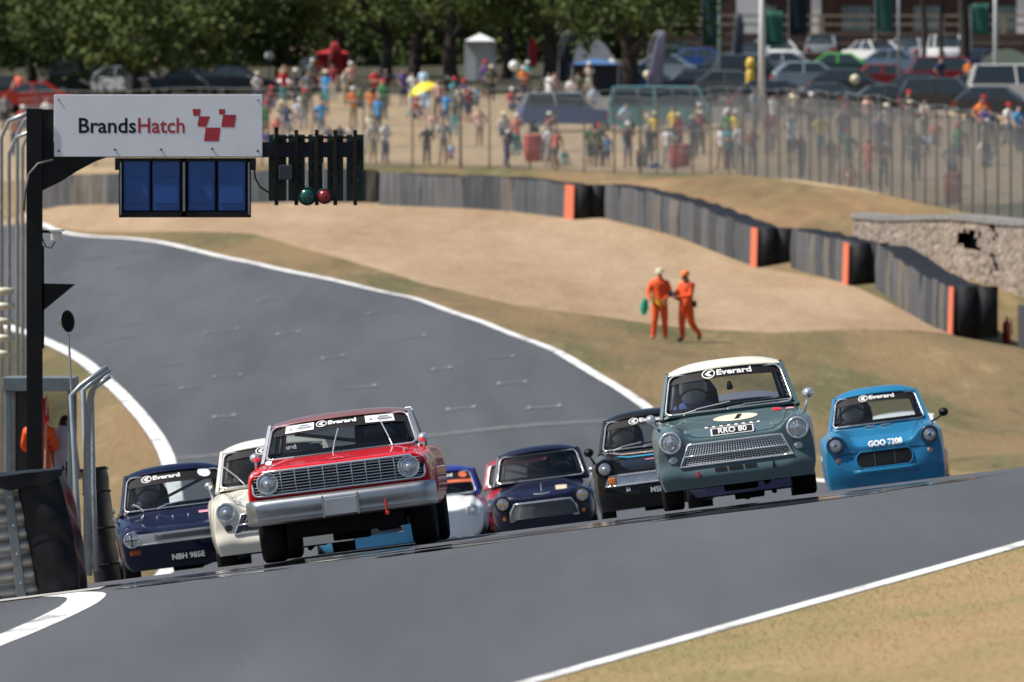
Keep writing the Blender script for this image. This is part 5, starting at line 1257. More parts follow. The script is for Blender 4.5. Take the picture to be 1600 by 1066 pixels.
S = {k: M_('cloth_' + k, c) for k, c in dict(white=(.74, .74, .74), red=(.50, .02, .03), navy=(.02, .03, .09), grey=(.20, .21, .23), dark=(.03, .032, .038), black=(.012, .012, .014), khaki=(.34, .27, .17), pink=(.60, .36, .31), blue=(.03, .26, .55), sky=(.42, .58, .72), teal=(.05, .30, .32), green=(.02, .20, .06), orange=(.75, .19, .02), coral=(.72, .16, .10), cream=(.66, .60, .42), denim=(.04, .07, .14), camo=(.08, .09, .05), yellow=(.75, .55, .04), purple=(.07, .04, .25), stone=(.45, .42, .36), maroon=(.20, .015, .03)).items()}
POSES = dict(
    stand={},
    relaxed=dict(pelvis=(.03, 0, .94), lel=(-.26, .0, 1.17), lwr=(-.18, -.14, 1.0), rel=(.27, .05, 1.17), rwr=(.27, .02, .92), lkn=(-.12, -.08, .50), lan=(-.15, -.06, .09), ltoe=(-.20, -.22, .045), neck0=(-.02, .02, 1.45), head=(-.03, -.02, 1.62), chin=(-.035, -.07, 1.555), nose=(-.04, -.12, 1.615), crown=(-.03, .0, 1.705), neck=(-.02, .01, 1.52)),
    walk=dict(lel=(-.25, -.10, 1.17), lwr=(-.23, -.28, 1.0), rel=(.25, .14, 1.18), rwr=(.25, .16, .94), lkn=(-.10, .06, .49), lan=(-.10, .30, .13), ltoe=(-.10, .22, .03), rkn=(.10, -.16, .52), ran=(.10, -.22, .09), rtoe=(.10, -.38, .05)),
    hips=dict(lel=(-.34, .05, 1.18), lwr=(-.20, -.07, 1.02), rel=(.34, .05, 1.18), rwr=(.20, -.07, 1.02)),
    camera=dict(lel=(-.24, -.10, 1.24), lwr=(-.10, -.25, 1.48), rel=(.24, -.10, 1.24), rwr=(.10, -.25, 1.48)),
    crossed=dict(lel=(-.24, -.04, 1.18), lwr=(.02, -.20, 1.20), rel=(.24, -.04, 1.18), rwr=(-.02, -.21, 1.14), lan=(-.13, .03, .09), ltoe=(-.16, -.14, .045)),
    lean=dict(chest=(.05, -.06, 1.28), neck0=(.08, -.08, 1.42), neck=(.09, -.10, 1.49), head=(.10, -.13, 1.60), crown=(.10, -.115, 1.685), chin=(.10, -.175, 1.535), nose=(.10, -.23, 1.595), lsh=(-.10, -.06, 1.39), rsh=(.25, -.06, 1.39), lel=(-.18, -.16, 1.16), lwr=(-.10, -.36, 1.05), rel=(.33, -.14, 1.16), rwr=(.28, -.36, 1.05)),
    sit=dict(pelvis=(0, .0, .24), waist=(0, .05, .38), chest=(0, .04, .60), neck0=(0, .02, .76), neck=(0, .0, .83), head=(0, -.02, .94), crown=(0, -.005, 1.025), chin=(0, -.065, .875), nose=(0, -.12, .935), lsh=(-.17, .02, .73), rsh=(.17, .02, .73), lel=(-.27, -.08, .5), lwr=(-.14, -.3, .48), rel=(.27, -.08, .5), rwr=(.14, -.3, .48),
             lhip=(-.10, -.03, .20), lkn=(-.16, -.38, .46), lan=(-.14, -.55, .09), ltoe=(-.15, -.70, .05), rhip=(.10, -.03, .20), rkn=(.16, -.38, .46), ran=(.14, -.55, .09), rtoe=(.15, -.70, .05)))
FIG = {}
def fig(pose, sleeve='short', legs='long'):
    k = (pose, sleeve, legs)
    if k not in FIG: FIG[k] = human(POSES[pose], sleeve, legs)
    return FIG[k]
# ---- the two marshals walking on the verge
m1 = dict(lsh=(-.18, .02, 1.42), lel=(-.31, -.02, 1.20), lwr=(-.30, -.20, 1.06), rel=(.27, .0, 1.17), rwr=(.10, -.20, 1.04), lkn=(-.13, -.04, .50), lan=(-.17, .0, .09), ltoe=(-.24, -.16, .045), rkn=(.12, -.02, .5), ran=(.14, .02, .09), rtoe=(.17, -.15, .045))
m2 = dict(lel=(-.26, -.10, 1.18), lwr=(-.10, -.32, 1.22), rel=(.24, -.06, 1.16), rwr=(.06, -.30, 1.14), lkn=(-.09, -.06, .50), lan=(-.10, -.02, .09), ltoe=(-.11, -.19, .05), rkn=(.09, .10, .48), ran=(.10, .38, .20), rtoe=(.10, .33, .05),
          head=(0, -.03, 1.62), crown=(0, -.015, 1.705), chin=(0, -.09, 1.555), nose=(0, -.135, 1.60))
p = gp(1031, 288); hz = (0, -.005, 1.66)
mar = person(human(m1, 'long', 'long', 1.42), [None, HAIR, ORSUIT, ORSUIT, mat('tan_boots', (.28, .18, .09), .7)], p, math.radians(8), 'person in orange overalls and cream cap holding a furled green flag on the verge', 'marshals walking on the verge', 1.02, (S['cream'], 'cap', hz))
m = MB(); m.box((0, -.155, 1.30), (.05, .01, .22)); m.build('jacket_zip', mat('dark_orange_trim', (.45, .05, .01), .7), mar)
R_ = Matrix.Rotation(math.radians(8), 4, 'Z') @ Matrix.Scale(1.02, 4)
hand = p + (R_ @ Vector((-.30, -.27, 1.02)))
fl = thing('furled_flag', 'green and yellow furled flag held by the marshal in the cream cap', 'flag', tuple(hand))
m = MB(); m.tube([(.42, -.05, -.12), (-.22, .02, .30)], .012, 6); m.build('flag_stick', mat('yellow_stick', (.55, .45, .05), .6), fl)
m = MB(); m.grid(lambda u, v: (-.12 + .09 * math.cos(2 * PI * u) * (.6 + .6 * math.sin(PI * v)) - .03 * v, .06 * math.sin(2 * PI * u), .02 - .40 * v), lin(0, 1, 13), lin(0, 1, 8)); m.build('flag_cloth', mat('green_flag', (.02, .36, .22), .7), fl, True)
m = MB(); m.grid(lambda u, v: (.05 + .28 * u - .02, .03 * math.sin(6 * u) - .02, .10 - .25 * u - .06 * v), lin(0, 1, 8), lin(0, 1, 4)); m.build('flag_cloth', S['yellow'], fl, True)
p2 = gp(1072, 288)
mar2 = person(human(m2, 'long', 'long', 1.42), [None, HAIR, ORSUIT, ORSUIT, SHOE], p2, math.radians(-48), 'person in orange overalls and orange cap walking with one foot lifted', 'marshals walking on the verge', 1.02, (mat('orange_cap', (.80, .20, .03), .6), 'cap', (0, -.03, 1.65)))
m = MB(); m.tube([(.15 * math.cos(q), .11 * math.sin(q), 1.02) for q in lin(0, 2 * PI, 19)[:-1]], .035, 6, closed=True); m.box((.17, .10, .96), (.10, .12, .16)); m.build('belt', S['dark'], mar2, True)
m = MB(); m.box((0, 0, 0), (.34, .05, .16), rot=Matrix.Rotation(.5, 3, 'Y')); cb = m.build('gloves_pair', S['dark'], None, bevel=.02); cb.location = p2 + (Matrix.Rotation(math.radians(-48), 4, 'Z') @ Vector((-.05, -.36, 1.2))); tag(cb, 'dark bundle carried in the hands of the marshal in the orange cap', 'bag')
# ---- marshals in the shelter
fl_z = hb.z + H(60, 834)[2]
person(fig('crossed', 'long'), [None, HAIR, ORSUIT, ORSUIT, SHOE], (hb.x + (58 - 60) * SH, DH + .7, fl_z), PI * .95, 'person in orange overalls seen from behind in the marshal shelter', cap=(mat('orange_cap', (.80, .20, .03), .6), 'cap', (0, 0, 1.66)))
person(fig('stand'), [None, HAIR, M_('cloth_lilac', (.42, .42, .52)), S['dark'], SHOE], (hb.x + (96 - 60) * SH, DH + .9, fl_z), PI * .75, 'person with dark hair and pale grey top in the marshal shelter', scale=.97)
rf = thing('red_flag', 'red flag leaning inside the marshal shelter above the orange marshal', 'flag', (hb.x + (66 - 60) * SH, DH + .35, fl_z))
m = MB(); m.tube([(0, 0, 0), (.05, 0, 1.95)], .012, 6); m.build('flag_stick', S['stone'], rf)
m = MB(); m.grid(lambda u, v: (.05 - .13 * u + .04 * v, .03 * math.sin(5 * u + 3 * v), 1.93 - .34 * v - .1 * u), lin(0, 1, 8), lin(0, 1, 8)); m.build('flag_cloth', mat('red_flag_cloth', (.62, .02, .03), .7), rf, True)
# ---- drivers
def driver(car, label, helmet, suit, nm):
    P = car.P; C = P['cab']; dx = P['driver_x']; R0 = car.root.matrix_world
    me = fig('sit', 'long'); z = C['t'][2] - 1.085
    o = person(me, [None, helmet, suit, suit, SHOE], (0, 0, 0), 0, label)
    o.matrix_world = R0 @ Matrix.Translation((dx, C['b'][1] + .88, z)) @ Matrix.Scale(.98, 4)
    m = MB(); m.lathe([(.001, .165), (.08, .15), (.125, .10), (.145, .02), (.14, -.06), (.12, -.11), (.11, -.115)], 18, 0, Matrix.Translation((0, -.02, .95)) @ Matrix.Rotation(PI / 2, 4, 'X')); hm = m.build('helmet', helmet, o, True)
    m = MB(); m.grid(lambda a, t: (.15 * math.sin(a), -.02 - .152 * math.cos(a), .93 + .07 * t), lin(-.9, .9, 9), [0, 1]); m.build('visor', GLASS_D, hm, True)
driver(COR, 'person in a pale helmet and blue overalls driving the grey-green saloon', mat('helmet_blue_white', (.50, .58, .68), .3), M_('suit_blue', (.03, .08, .30)), 'a')
driver(FAL, 'person in a dark helmet driving the red saloon', mat('helmet_dark', (.04, .04, .05), .3), S['dark'], 'b')
driver(ANB, 'person in a white helmet driving the bright blue saloon', mat('helmet_white', (.6, .6, .62), .3), S['dark'], 'c')
driver(IMP, 'person in a grey helmet driving the navy saloon with silver nose', mat('helmet_grey', (.30, .33, .38), .3), S['navy'], 'd')
driver(ANK, 'person in a silver helmet driving the black saloon', mat('helmet_silver', (.38, .40, .42), .3), S['dark'], 'e')
driver(COW, 'person in a black helmet driving the off-white saloon', mat('helmet_black', (.02, .02, .022), .3), S['dark'], 'f')
driver(MIN, 'person in a navy helmet driving the tiny dark navy saloon', mat('helmet_navy', (.02, .03, .10), .3), S['navy'], 'g')
# ---- spectators: column, row of the feet, pose, sleeve, legs, top, bottom, hat, facing, label
SP = [
 (583, 256, 'stand', 'short', 'short', 'stone', 'khaki', None, 0, 'person in a striped pale top and khaki shorts beside the man in white'),
 (602, 258, 'crossed', 'short', 'long', 'white', 'denim', None, 40, 'person in a white shirt and dark jeans standing right of the start lights'),
 (667, 259, 'hips', 'short', 'long', 'dark', 'dark', None, 5, 'stocky person in dark grey behind the fence holding a bag'),
 (693, 257, 'stand', 'short', 'short', 'grey', 'khaki', None, -10, 'person in grey tee and khaki shorts next to the stocky dark figure'),
 (705, 252, 'sit', 'short', 'short', 'sky', 'dark', None, 0, 'small seated person in pale blue by a thick fence post'),
 (678, 212, 'sit', 'short', 'long', 'pink', 'stone', None, 0, 'person in a pink top sitting on the bank behind the stocky figure'),
 (698, 205, 'stand', 'short', 'short', 'blue', 'denim', None, 10, 'person in a bright blue tee on the bank above the yellow umbrella shadow'),
 (792, 262, 'lean', 'long', 'long', 'dark', 'denim', None, 55, 'person in a dark jacket and jeans leaning towards the fence'),
 (858, 262, 'stand', 'short', 'short', 'white', 'stone', None, 0, 'person in white tee and pale shorts right of the red bin'),
 (869, 264, 'stand', 'short', 'short', 'coral', 'dark', None, -15, 'tall person in a coral shirt and dark shorts at the fence'),
 (882, 262, 'sit', 'short', 'short', 'teal', 'teal', None, 20, 'child in teal crouching beside the coral shirt'),
 (922, 263, 'stand', 'short', 'short', 'green', 'dark', None, 0, 'person in a green shirt at the fence by the turquoise van'),
 (936, 263, 'hips', 'short', 'long', 'camo', 'dark', 'red', 10, 'person in olive with a red cap at the fence'),
 (949, 262, 'stand', 'short', 'short', 'blue', 'navy', None, -10, 'child in light blue top and navy shorts at the fence'),
 (981, 264, 'camera', 'short', 'short', 'dark', 'grey', 'white', 0, 'large person in dark top, grey shorts and white cap holding up a camera'),
 (1016, 264, 'stand', 'short', 'long', 'black', 'dark', None, 0, 'person all in black next to the man in white trousers'),
 (1043, 265, 'stand', 'short', 'long', 'white', 'stone', None, 10, 'person in white shirt and pale trousers left of the narrow red bins'),
 (1002, 264, 'sit', 'short', 'long', 'khaki', 'dark', None, 0, 'person in khaki crouching behind the fence beside the blue cool box'),
 (1128, 266, 'stand', 'short', 'short', 'white', 'khaki', 'green', 0, 'person in white top with a green hat at the bend of the fence'),
 (1141, 267, 'crossed', 'short', 'long', 'teal', 'navy', None, -10, 'person in a green-blue top and navy trousers at the bend of the fence'),
 (1156, 266, 'stand', 'short', 'long', 'white', 'grey', None, 15, 'person in white tee and grey trousers at the bend of the fence'),
 (1252, 280, 'stand', 'long', 'long', 'dark', 'dark', None, 0, 'person in dark clothes alone behind the close fence posts'),
 (1298, 286, 'stand', 'short', 'long', 'grey', 'pink', None, 0, 'person with ginger hair in grey behind the right-hand fence'),
 (1325, 284, 'hips', 'short', 'short', 'green', 'stone', 'red', 0, 'person in green top and red cap behind the right-hand fence'),
 (1332, 302, 'sit', 'short', 'short', 'pink', 'red', None, 0, 'child in pink sitting low behind the right-hand fence'),
 (1357, 292, 'stand', 'short', 'short', 'coral', 'coral', None, 0, 'person in a coral dress behind the right-hand fence'),
 (1381, 298, 'crossed', 'short', 'long', 'camo', 'dark', None, 0, 'person in olive and black behind the right-hand fence'),
 (1431, 286, 'camera', 'long', 'long', 'camo', 'camo', None, 20, 'person in dark green raising a camera behind the right-hand fence'),
 (1488, 300, 'hips', 'short', 'long', 'grey', 'dark', None, 0, 'person in a grey top standing behind the red bin on the right'),
 (1509, 248, 'stand', 'short', 'short', 'cream', 'pink', None, 0, 'person in a cream tee and pink shorts up the bank on the right'),
 (1533, 226, 'hips', 'short', 'long', 'orange', 'dark', None, 0, 'person in an orange tee up the bank on the right'),
 (1541, 262, 'sit', 'short', 'long', 'white', 'grey', None, 0, 'person in white sitting below the orange tee on the right'),
 (1576, 232, 'stand', 'short', 'long', 'white', 'grey', 'red', 0, 'person in white with a red hat at the right edge of the picture'),
 (1592, 240, 'stand', 'short', 'long', 'blue', 'navy', None, 0, 'person in blue cut off by the right edge of the picture'),
 (586, 168, 'crossed', 'short', 'short', 'red', 'black', None, 10, 'person in a red tee and black shorts standing on top of the bank'),
 (604, 168, 'stand', 'short', 'short', 'dark', 'grey', None, 0, 'person in dark tee and grey shorts right of the red tee'),
 (630, 167, 'stand', 'short', 'short', 'purple', 'navy', None, 0, 'person in a purple tee left of the yellow umbrella'),
 (645, 170, 'stand', 'short', 'long', 'white', 'sky', None, 0, 'person in a white top behind the yellow umbrella'),
 (664, 174, 'sit', 'short', 'long', 'sky', 'sky', None, 0, 'person in pale blue sitting under the yellow umbrella'),
 (661, 166, 'stand', 'short', 'short', 'sky', 'stone', None, -10, 'person in a pale blue shirt standing behind the yellow umbrella'),
 (539, 166, 'stand', 'long', 'long', 'stone', 'khaki', None, 40, 'person in beige standing above the start lights'),
 (492, 140, 'hips', 'short', 'long', 'orange', 'dark', 'white', 0, 'person in an orange tee and white cap under the trees'),
 (402, 170, 'stand', 'short', 'long', 'white', 'denim', 'cream', 0, 'person in white with a wide cream hat at the corner of the sign'),
 (424, 172, 'sit', 'short', 'long', 'maroon', 'denim', 'red', 0, 'person in maroon with a red cap sitting beside the sign'),
 (440, 196, 'sit', 'short', 'long', 'khaki', 'stone', 'cream', 0, 'person in khaki with a cream hat bending on the bank beside the sign'),
 (468, 190, 'sit', 'short', 'short', 'sky', 'pink', 'white', 0, 'person in pale blue sitting on the bank above the start lights'),
 (448, 226, 'stand', 'short', 'long', 'navy', 'grey', None, 10, 'person in navy standing in front of the seated group by the sign'),
 (417, 240, 'sit', 'short', 'short', 'purple', 'pink', None, 0, 'person in purple sitting low beside the edge of the sign'),
 (488, 150, 'stand', 'short', 'long', 'grey', 'dark', 'white', 0, 'person in grey with a white cap in the group under the trees'),
 (506, 164, 'crossed', 'short', 'long', 'camo', 'dark', None, 0, 'person in olive standing in the group above the start lights'),
 (476, 140, 'stand', 'short', 'long', 'white', 'green', None, 0, 'person in a white top and green trousers under the trees'),
 (512, 232, 'sit', 'short', 'short', 'grey', 'pink', None, 10, 'person in grey, leftmost of three sitting behind the start lights'),
 (530, 234, 'sit', 'short', 'short', 'dark', 'khaki', None, 0, 'person in dark tee, middle of three sitting behind the start lights'),
 (548, 234, 'sit', 'short', 'short', 'stone', 'khaki', None, -10, 'person in pale tee, rightmost of three sitting behind the start lights'),
 (858, 172, 'stand', 'short', 'long', 'white', 'sky', None, 0, 'person in a white top standing between the two near tree trunks'),
 (800, 176, 'sit', 'short', 'long', 'red', 'denim', 'white', 20, 'person in a red top sitting on the bank below the globe lamp'),
 (836, 172, 'sit', 'short', 'long', 'teal', 'teal', None, 0, 'person in teal sitting left of the white top between the trees'),
 (893, 156, 'sit', 'short', 'long', 'white', 'grey', None, 0, 'person in white sitting in the shade near the blue gazebo'),
 (928, 168, 'sit', 'short', 'long', 'sky', 'grey', None, 0, 'person in pale blue sitting in the shade under the blue gazebo'),
 (959, 142, 'stand', 'short', 'long', 'white', 'dark', None, 0, 'person in white standing at the thick tree trunk'),
 (768, 160, 'hips', 'short', 'long', 'camo', 'dark', 'cream', 0, 'person in olive with a cream hat in front of the white marquee'),
 (742, 168, 'sit', 'short', 'long', 'sky', 'dark', None, 0, 'person in pale blue sitting in front of the white marquee'),
 (1140, 200, 'sit', 'short', 'short', 'white', 'red', 'red', 0, 'person in white and red sitting behind the bend of the fence'),
 (1208, 215, 'stand', 'short', 'short', 'white', 'red', None, 0, 'person in white with bare arms walking behind the fence on the right'),
 (1240, 205, 'stand', 'short', 'long', 'cream', 'grey', None, 0, 'person in cream behind the fence below the green car'),
 (1320, 205, 'sit', 'short', 'long', 'grey', 'dark', 'red', 0, 'person in grey with a red hat sitting below the parked cars'),
 (1470, 150, 'hips', 'short', 'long', 'navy', 'dark', None, 30, 'person in navy beside the globe lamps on the right'),
 (1514, 152, 'crossed', 'short', 'long', 'orange', 'dark', None, 0, 'person in a bright orange top beside the dark red van'),
 (1561, 170, 'stand', 'short', 'long', 'grey', 'grey', 'white', 0, 'person in grey with a white cap below the white tent'),
 (22, 245, 'stand', 'short', 'long', 'pink', 'denim', None, 0, 'person in pink standing behind the pit fence at the left edge'),
 (8, 205, 'stand', 'short', 'long', 'grey', 'dark', None, 0, 'person in grey standing at the far left edge'),
 (36, 205, 'sit', 'short', 'long', 'red', 'denim', 'white', 0, 'person in red sitting left of the gantry post'),
 (74, 215, 'stand', 'short', 'long', 'white', 'red', None, 0, 'person in white standing just left of the sign'),
 (30, 172, 'stand', 'short', 'long', 'coral', 'dark', None, 0, 'person in coral in the crowd at the upper left edge'),
 (462, 168, 'stand', 'short', 'long', 'dark', 'dark', 'white', 0, 'person in dark clothes with a white cap between the white umbrella and the orange tee'),
 (455, 208, 'sit', 'short', 'long', 'white', 'khaki', None, 0, 'person in white sitting just above the navy figure by the sign'),
 (432, 218, 'sit', 'short', 'short', 'coral', 'dark', None, 0, 'person in coral sitting left of the navy figure by the sign'),
 (480, 172, 'hips', 'short', 'long', 'grey', 'camo', None, 0, 'person in grey and olive standing above the pale blue sitter'),
 (498, 196, 'sit', 'short', 'long', 'maroon', 'dark', None, 0, 'person in maroon sitting right of the pale blue sitter'),
 (412, 205, 'stand', 'short', 'long', 'denim', 'dark', None, 0, 'person in denim at the right edge of the sign'),
 (520, 160, 'stand', 'short', 'long', 'maroon', 'stone', None, 0, 'person in maroon standing left of the beige figure'),
 (562, 172, 'sit', 'short', 'long', 'green', 'dark', None, 0, 'person in green sitting between the beige figure and the red tee'),
 (720, 190, 'stand', 'short', 'short', 'stone', 'dark', None, 0, 'person in a pale top walking right of the bright blue tee'),
 (685, 186, 'stand', 'short', 'long', 'pink', 'dark', None, 0, 'person in pink below the right side of the yellow umbrella'),
 (815, 178, 'sit', 'short', 'long', 'navy', 'denim', None, 0, 'person in navy sitting between the red top and the teal sitter'),
 (905, 172, 'stand', 'short', 'long', 'camo', 'dark', None, 0, 'person in olive standing in front of the blue gazebo'),
 (1180, 205, 'stand', 'short', 'long', 'sky', 'grey', None, 0, 'person in pale blue standing behind the thick pale pole base'),
 (1268, 210, 'hips', 'short', 'long', 'stone', 'dark', 'white', 0, 'person in a pale top and white cap behind the charcoal hatchback side of the fence'),
 (1355, 215, 'stand', 'short', 'short', 'pink', 'grey', None, 0, 'person in pink below the third dark car behind the fence'),
 (1420, 212, 'stand', 'short', 'long', 'dark', 'dark', 'red', 0, 'person in dark clothes and red cap below the black tall car'),
 (1462, 230, 'sit', 'short', 'long', 'coral', 'grey', None, 0, 'person in coral sitting on the bank left of the cream tee'),
 (1550, 245, 'stand', 'short', 'short', 'navy', 'khaki', None, 0, 'person in navy and khaki right of the orange tee on the bank'),
 (245, 145, 'stand', 'short', 'long', 'pink', 'maroon', None, 0, 'person in pink whose head shows above the sign'),
]
random.seed(31)
# fill the bank with more people, each dressed in a combination of its own
AREAS = [('right of the start lights', 575, 690, 175, 245, 7), ('right of the yellow umbrella', 700, 810, 172, 245, 9), ('on the bank beside the sign corner', 412, 560, 130, 235, 9),
         ('by the turquoise camper', 840, 1110, 215, 258, 12), ('behind the right-hand fence', 1130, 1440, 215, 280, 14), ('on the bank at the right edge', 1440, 1595, 205, 280, 7), ('under the trees by the globe lamp', 740, 960, 150, 172, 6)]
cols = [k for k in S if k not in ('black',)]; legs_ = ['denim', 'khaki', 'dark', 'stone', 'grey', 'navy', 'camo', 'teal']; seen = set((r_[5], r_[6]) for r_ in SP)
for area, x0, x1, y0, y1, n in AREAS:
    for _ in range(n):
        while True:
            a, b_ = random.choice(cols), random.choice(legs_)
            if (a, b_) not in seen: seen.add((a, b_)); break
        ps = random.choice(['sit', 'stand', 'stand', 'hips', 'crossed', 'camera']); hat = random.choice([None, None, 'white', 'cream', 'red'])
        lg_ = random.choice(['long', 'short'])
        SP.append((random.uniform(x0, x1), random.uniform(y0, y1), ps, 'short', lg_, a, b_, hat, random.uniform(-50, 50), '%s in a %s top and %s %s%s %s' % ('person sitting' if ps == 'sit' else 'person', a, {'long': 'trousers', 'short': 'shorts'}[lg_] if False else b_, {'long': 'trousers', 'short': 'shorts'}[lg_], '', area)))
random.seed(5)
HATS = {'red': S['red'], 'white': S['white'], 'green': S['green'], 'cream': S['cream']}
for px, py, pose, sl, lg, tp, bt, hat, face, label in SP:
    d = hit(px, py, 350 if px > 1180 else 380)
    if pose == 'stand': pose = random.choice(['stand', 'relaxed', 'relaxed', 'walk'] if 'standing' not in label else ['stand', 'relaxed']); face = face + random.uniform(-45, 45)
    # stay behind the fence line
    fd = float(np.interp(px, [q[0] for q in FP], [q[1] for q in FP])) + 1.5
    d = max(d, fd); P_ = gp(px, d)
    hp = dict(sit=(0, -.02, .965), lean=(.10, -.13, 1.63)).get(pose, (0, -.005, 1.655))
    sc = random.uniform(.95, 1.06) * (.72 if label.startswith(('child', 'small')) else 1)
    cap = (HATS[hat], 'brim' if hat == 'cream' else 'cap', hp) if hat else None
    person(fig(pose, sl, lg), [None, random.choice([HAIR, M_('brown_hair', (.10, .055, .03)), M_('grey_hair', (.3, .29, .28))]) if 'ginger' not in label else M_('ginger_hair', (.45, .14, .05)), S[tp], S[bt], SHOE], P_, math.radians(face), label, 'spectators behind the fence', sc, cap)
# ------------------------------------------------------------------ trees
def leaf_mat(name, a, b_):
    m = mat(name, a, .75, var=.0, scale=.9, alt=b_)
    m.node_tree.nodes['Principled BSDF'].inputs['Specular IOR Level'].default_value = .25
    return m
LEAF = [leaf_mat('leaves_dark', (.026, .05, .013), (.085, .115, .026)), leaf_mat('leaves_mid', (.036, .066, .016), (.115, .145, .032)), leaf_mat('leaves_yellow', (.08, .11, .022), (.23, .22, .045))]
BARK = mat('bark', (.030, .024, .019), .9, var=.4, scale=3, bump=.8, bscale=6)
def crown_mesh(seed, rx, rz, nclump, nleaf, size, material, low=.0):
    r = np.random.RandomState(seed); V = []; F = []
    for c in range(nclump):
        d = r.randn(3); d /= np.linalg.norm(d); rad = r.uniform(.35, 1.0) ** .5
        ce = d * rad * np.array([rx, rx, rz]) * (1 + .18 * math.sin(3 * d[0] + 5 * d[1] + seed)); cr = r.uniform(.45, .95)
        P = r.randn(nleaf, 3) * cr * np.array([.55, .55, .42]) + ce
        for p in P:
            a = r.randn(3); a /= np.linalg.norm(a); b_ = np.cross(a, r.randn(3)); b_ /= np.linalg.norm(b_); s_ = size * r.uniform(.6, 1.3)
            n0 = len(V); V += [tuple(p - a * s_), tuple(p + b_ * s_ * .5), tuple(p + a * s_), tuple(p - b_ * s_ * .5)]; F.append((n0, n0 + 1, n0 + 2, n0 + 3))
    me = bpy.data.meshes.new('crown'); me.from_pydata(V, [], F); me.materials.append(material); return me
CROWNS = [crown_mesh(1, 3.6, 3.0, 95, 60, .17, LEAF[0]), crown_mesh(2, 3.9, 3.2, 100, 60, .17, LEAF[0]), crown_mesh(3, 3.6, 3.0, 95, 60, .17, LEAF[1]), crown_mesh(4, 3.2, 2.8, 85, 60, .17, LEAF[2]), crown_mesh(5, 3.0, 2.6, 75, 55, .17, LEAF[1])]
def tree(px, d, var, hc, r, label, sc=1.0, lean=0.0):
    b_ = gp(px, d); t = thing('tree', label, 'tree', tuple(b_), group='trees along the car park')
    m = MB(); top = Vector((lean, 0, hc + 1.2)); k = 7
    m.tube([Vector((lean * (i / k) ** 2 + .06 * math.sin(i * 2 + px), .05 * math.cos(i + px), -.3 + (hc + 1.5) * i / k)) for i in range(k + 1)], [r * (1.35 if i == 0 else 1 - .55 * i / k) for i in range(k + 1)], 10)
    tr = m.build('trunk', BARK, t, True)
    rg = random.Random(int(px) * 7 + 3)
    for i in range(5):
        a = rg.uniform(0, 2 * PI); z0 = hc * rg.uniform(.45, .8); ln = rg.uniform(1.6, 2.8) * sc
        m = MB(); p0 = Vector((lean * (z0 / hc) ** 2, 0, z0)); m.tube([p0, p0 + Vector((math.cos(a) * ln * .5, math.sin(a) * ln * .5, ln * .3)), p0 + Vector((math.cos(a) * ln, math.sin(a) * ln, ln * .75))], [r * .4, r * .28, r * .1], 6); m.build('limb', BARK, tr, True)
    c = link('crown', CROWNS[var], t); c.location = (lean, 0, hc + .9 * sc); c.rotation_euler = (0, 0, rg.uniform(0, 6)); c.scale = (sc, sc, sc)
    return t
TREES = [
 (-40, 585, 0, 4.0, .35, 1.1, 'dark broad tree at the far upper left edge'), (50, 592, 1, 4.0, .30, 1.05, 'dark tree above the top of the gantry post'), (130, 575, 0, 4.0, .33, 1.0, 'dark tree above the left half of the sign'),
 (215, 565, 2, 3.7, .30, 1.0, 'mid green tree hanging lowest above the sign'), (300, 580, 0, 4.2, .32, 1.05, 'dark tree above the emblem on the sign'), (375, 588, 1, 4.4, .36, 1.05, 'dark tree with a thick trunk at the right end of the sign'),
 (442, 566, 3, 4.4, .42, .9, 'yellow-green tree with a thick trunk above the seated group'), (530, 600, 0, 4.6, .35, 1.05, 'dark tree behind the red gazebo'), (605, 578, 2, 4.3, .36, 1.0, 'mid green tree hanging low over the red tee spectators'),
 (650, 596, 0, 4.6, .36, 1.05, 'dark tree left of the white marquee'), (704, 556, 2, 4.9, .42, 1.0, 'tree with a thick bare trunk beside the white marquee'), (795, 590, 0, 4.3, .34, 1.05, 'dark tree right of the white marquee'),
 (859, 556, 2, 4.7, .42, .95, 'tree with a dark trunk behind the white-topped spectator'), (925, 600, 0, 4.8, .35, 1.0, 'dark tree behind the pale inflatable tent'), (984, 528, 1, 4.9, .50, 1.0, 'tree with the thickest trunk in front of the dark blue parked car'),
 (1443, 548, 2, 8.5, .15, .8, 'left of two slim trees in front of the white cars'), (1471, 548, 2, 8.5, .13, .8, 'right of two slim trees in front of the white cars'), (1506, 543, 0, 8.6, .30, .9, 'tall dark-trunked tree left of the white tent'),
 (1065, 640, 4, 2.2, .16, .8, 'bushy tree with pale blossom beside the terraces'), (1600, 640, 0, 7.4, .25, 1.0, 'dark tree at the upper right corner'),
]
for px, d, var, hc, r, sc, lab in TREES: tree(px, d - (22 if px < 420 else 0), var, hc - (.5 if px < 420 else 0), r, lab, sc)
# the wood behind
me = crown_mesh(9, 3.4, 3.6, 60, 38, .26, LEAF[0])
V = np.empty(len(me.vertices) * 3); me.vertices.foreach_get('co', V); V = V.reshape(-1, 3)
rw_ = np.random.RandomState(8); AV = []; AF = []; base = np.arange(len(V)).reshape(-1, 4)
for x in np.arange(-60, 13, 3.0):
    for row, (dd, hz_) in enumerate(((654, 1.4), (662, 3.6), (668, 7.5))):
        xx_, yy_ = x + rw_.uniform(-1, 1) + row * 1.5, dd + rw_.uniform(-4, 4); a = rw_.uniform(0, 6); c_, s_ = math.cos(a), math.sin(a)
        W_ = V.copy(); W_[:, :2] = V[:, :2] @ np.array([[c_, s_], [-s_, c_]]); W_ += np.array([xx_, yy_, gz(xx_, yy_) + hz_ + rw_.uniform(-.5, .5)])
        AF.append(base + sum(len(q) for q in AV)); AV.append(W_)
wm = bpy.data.meshes.new('far_wood'); wm.from_pydata(np.concatenate(AV).tolist(), [], np.concatenate(AF).tolist()); wm.materials.append(LEAF[0])
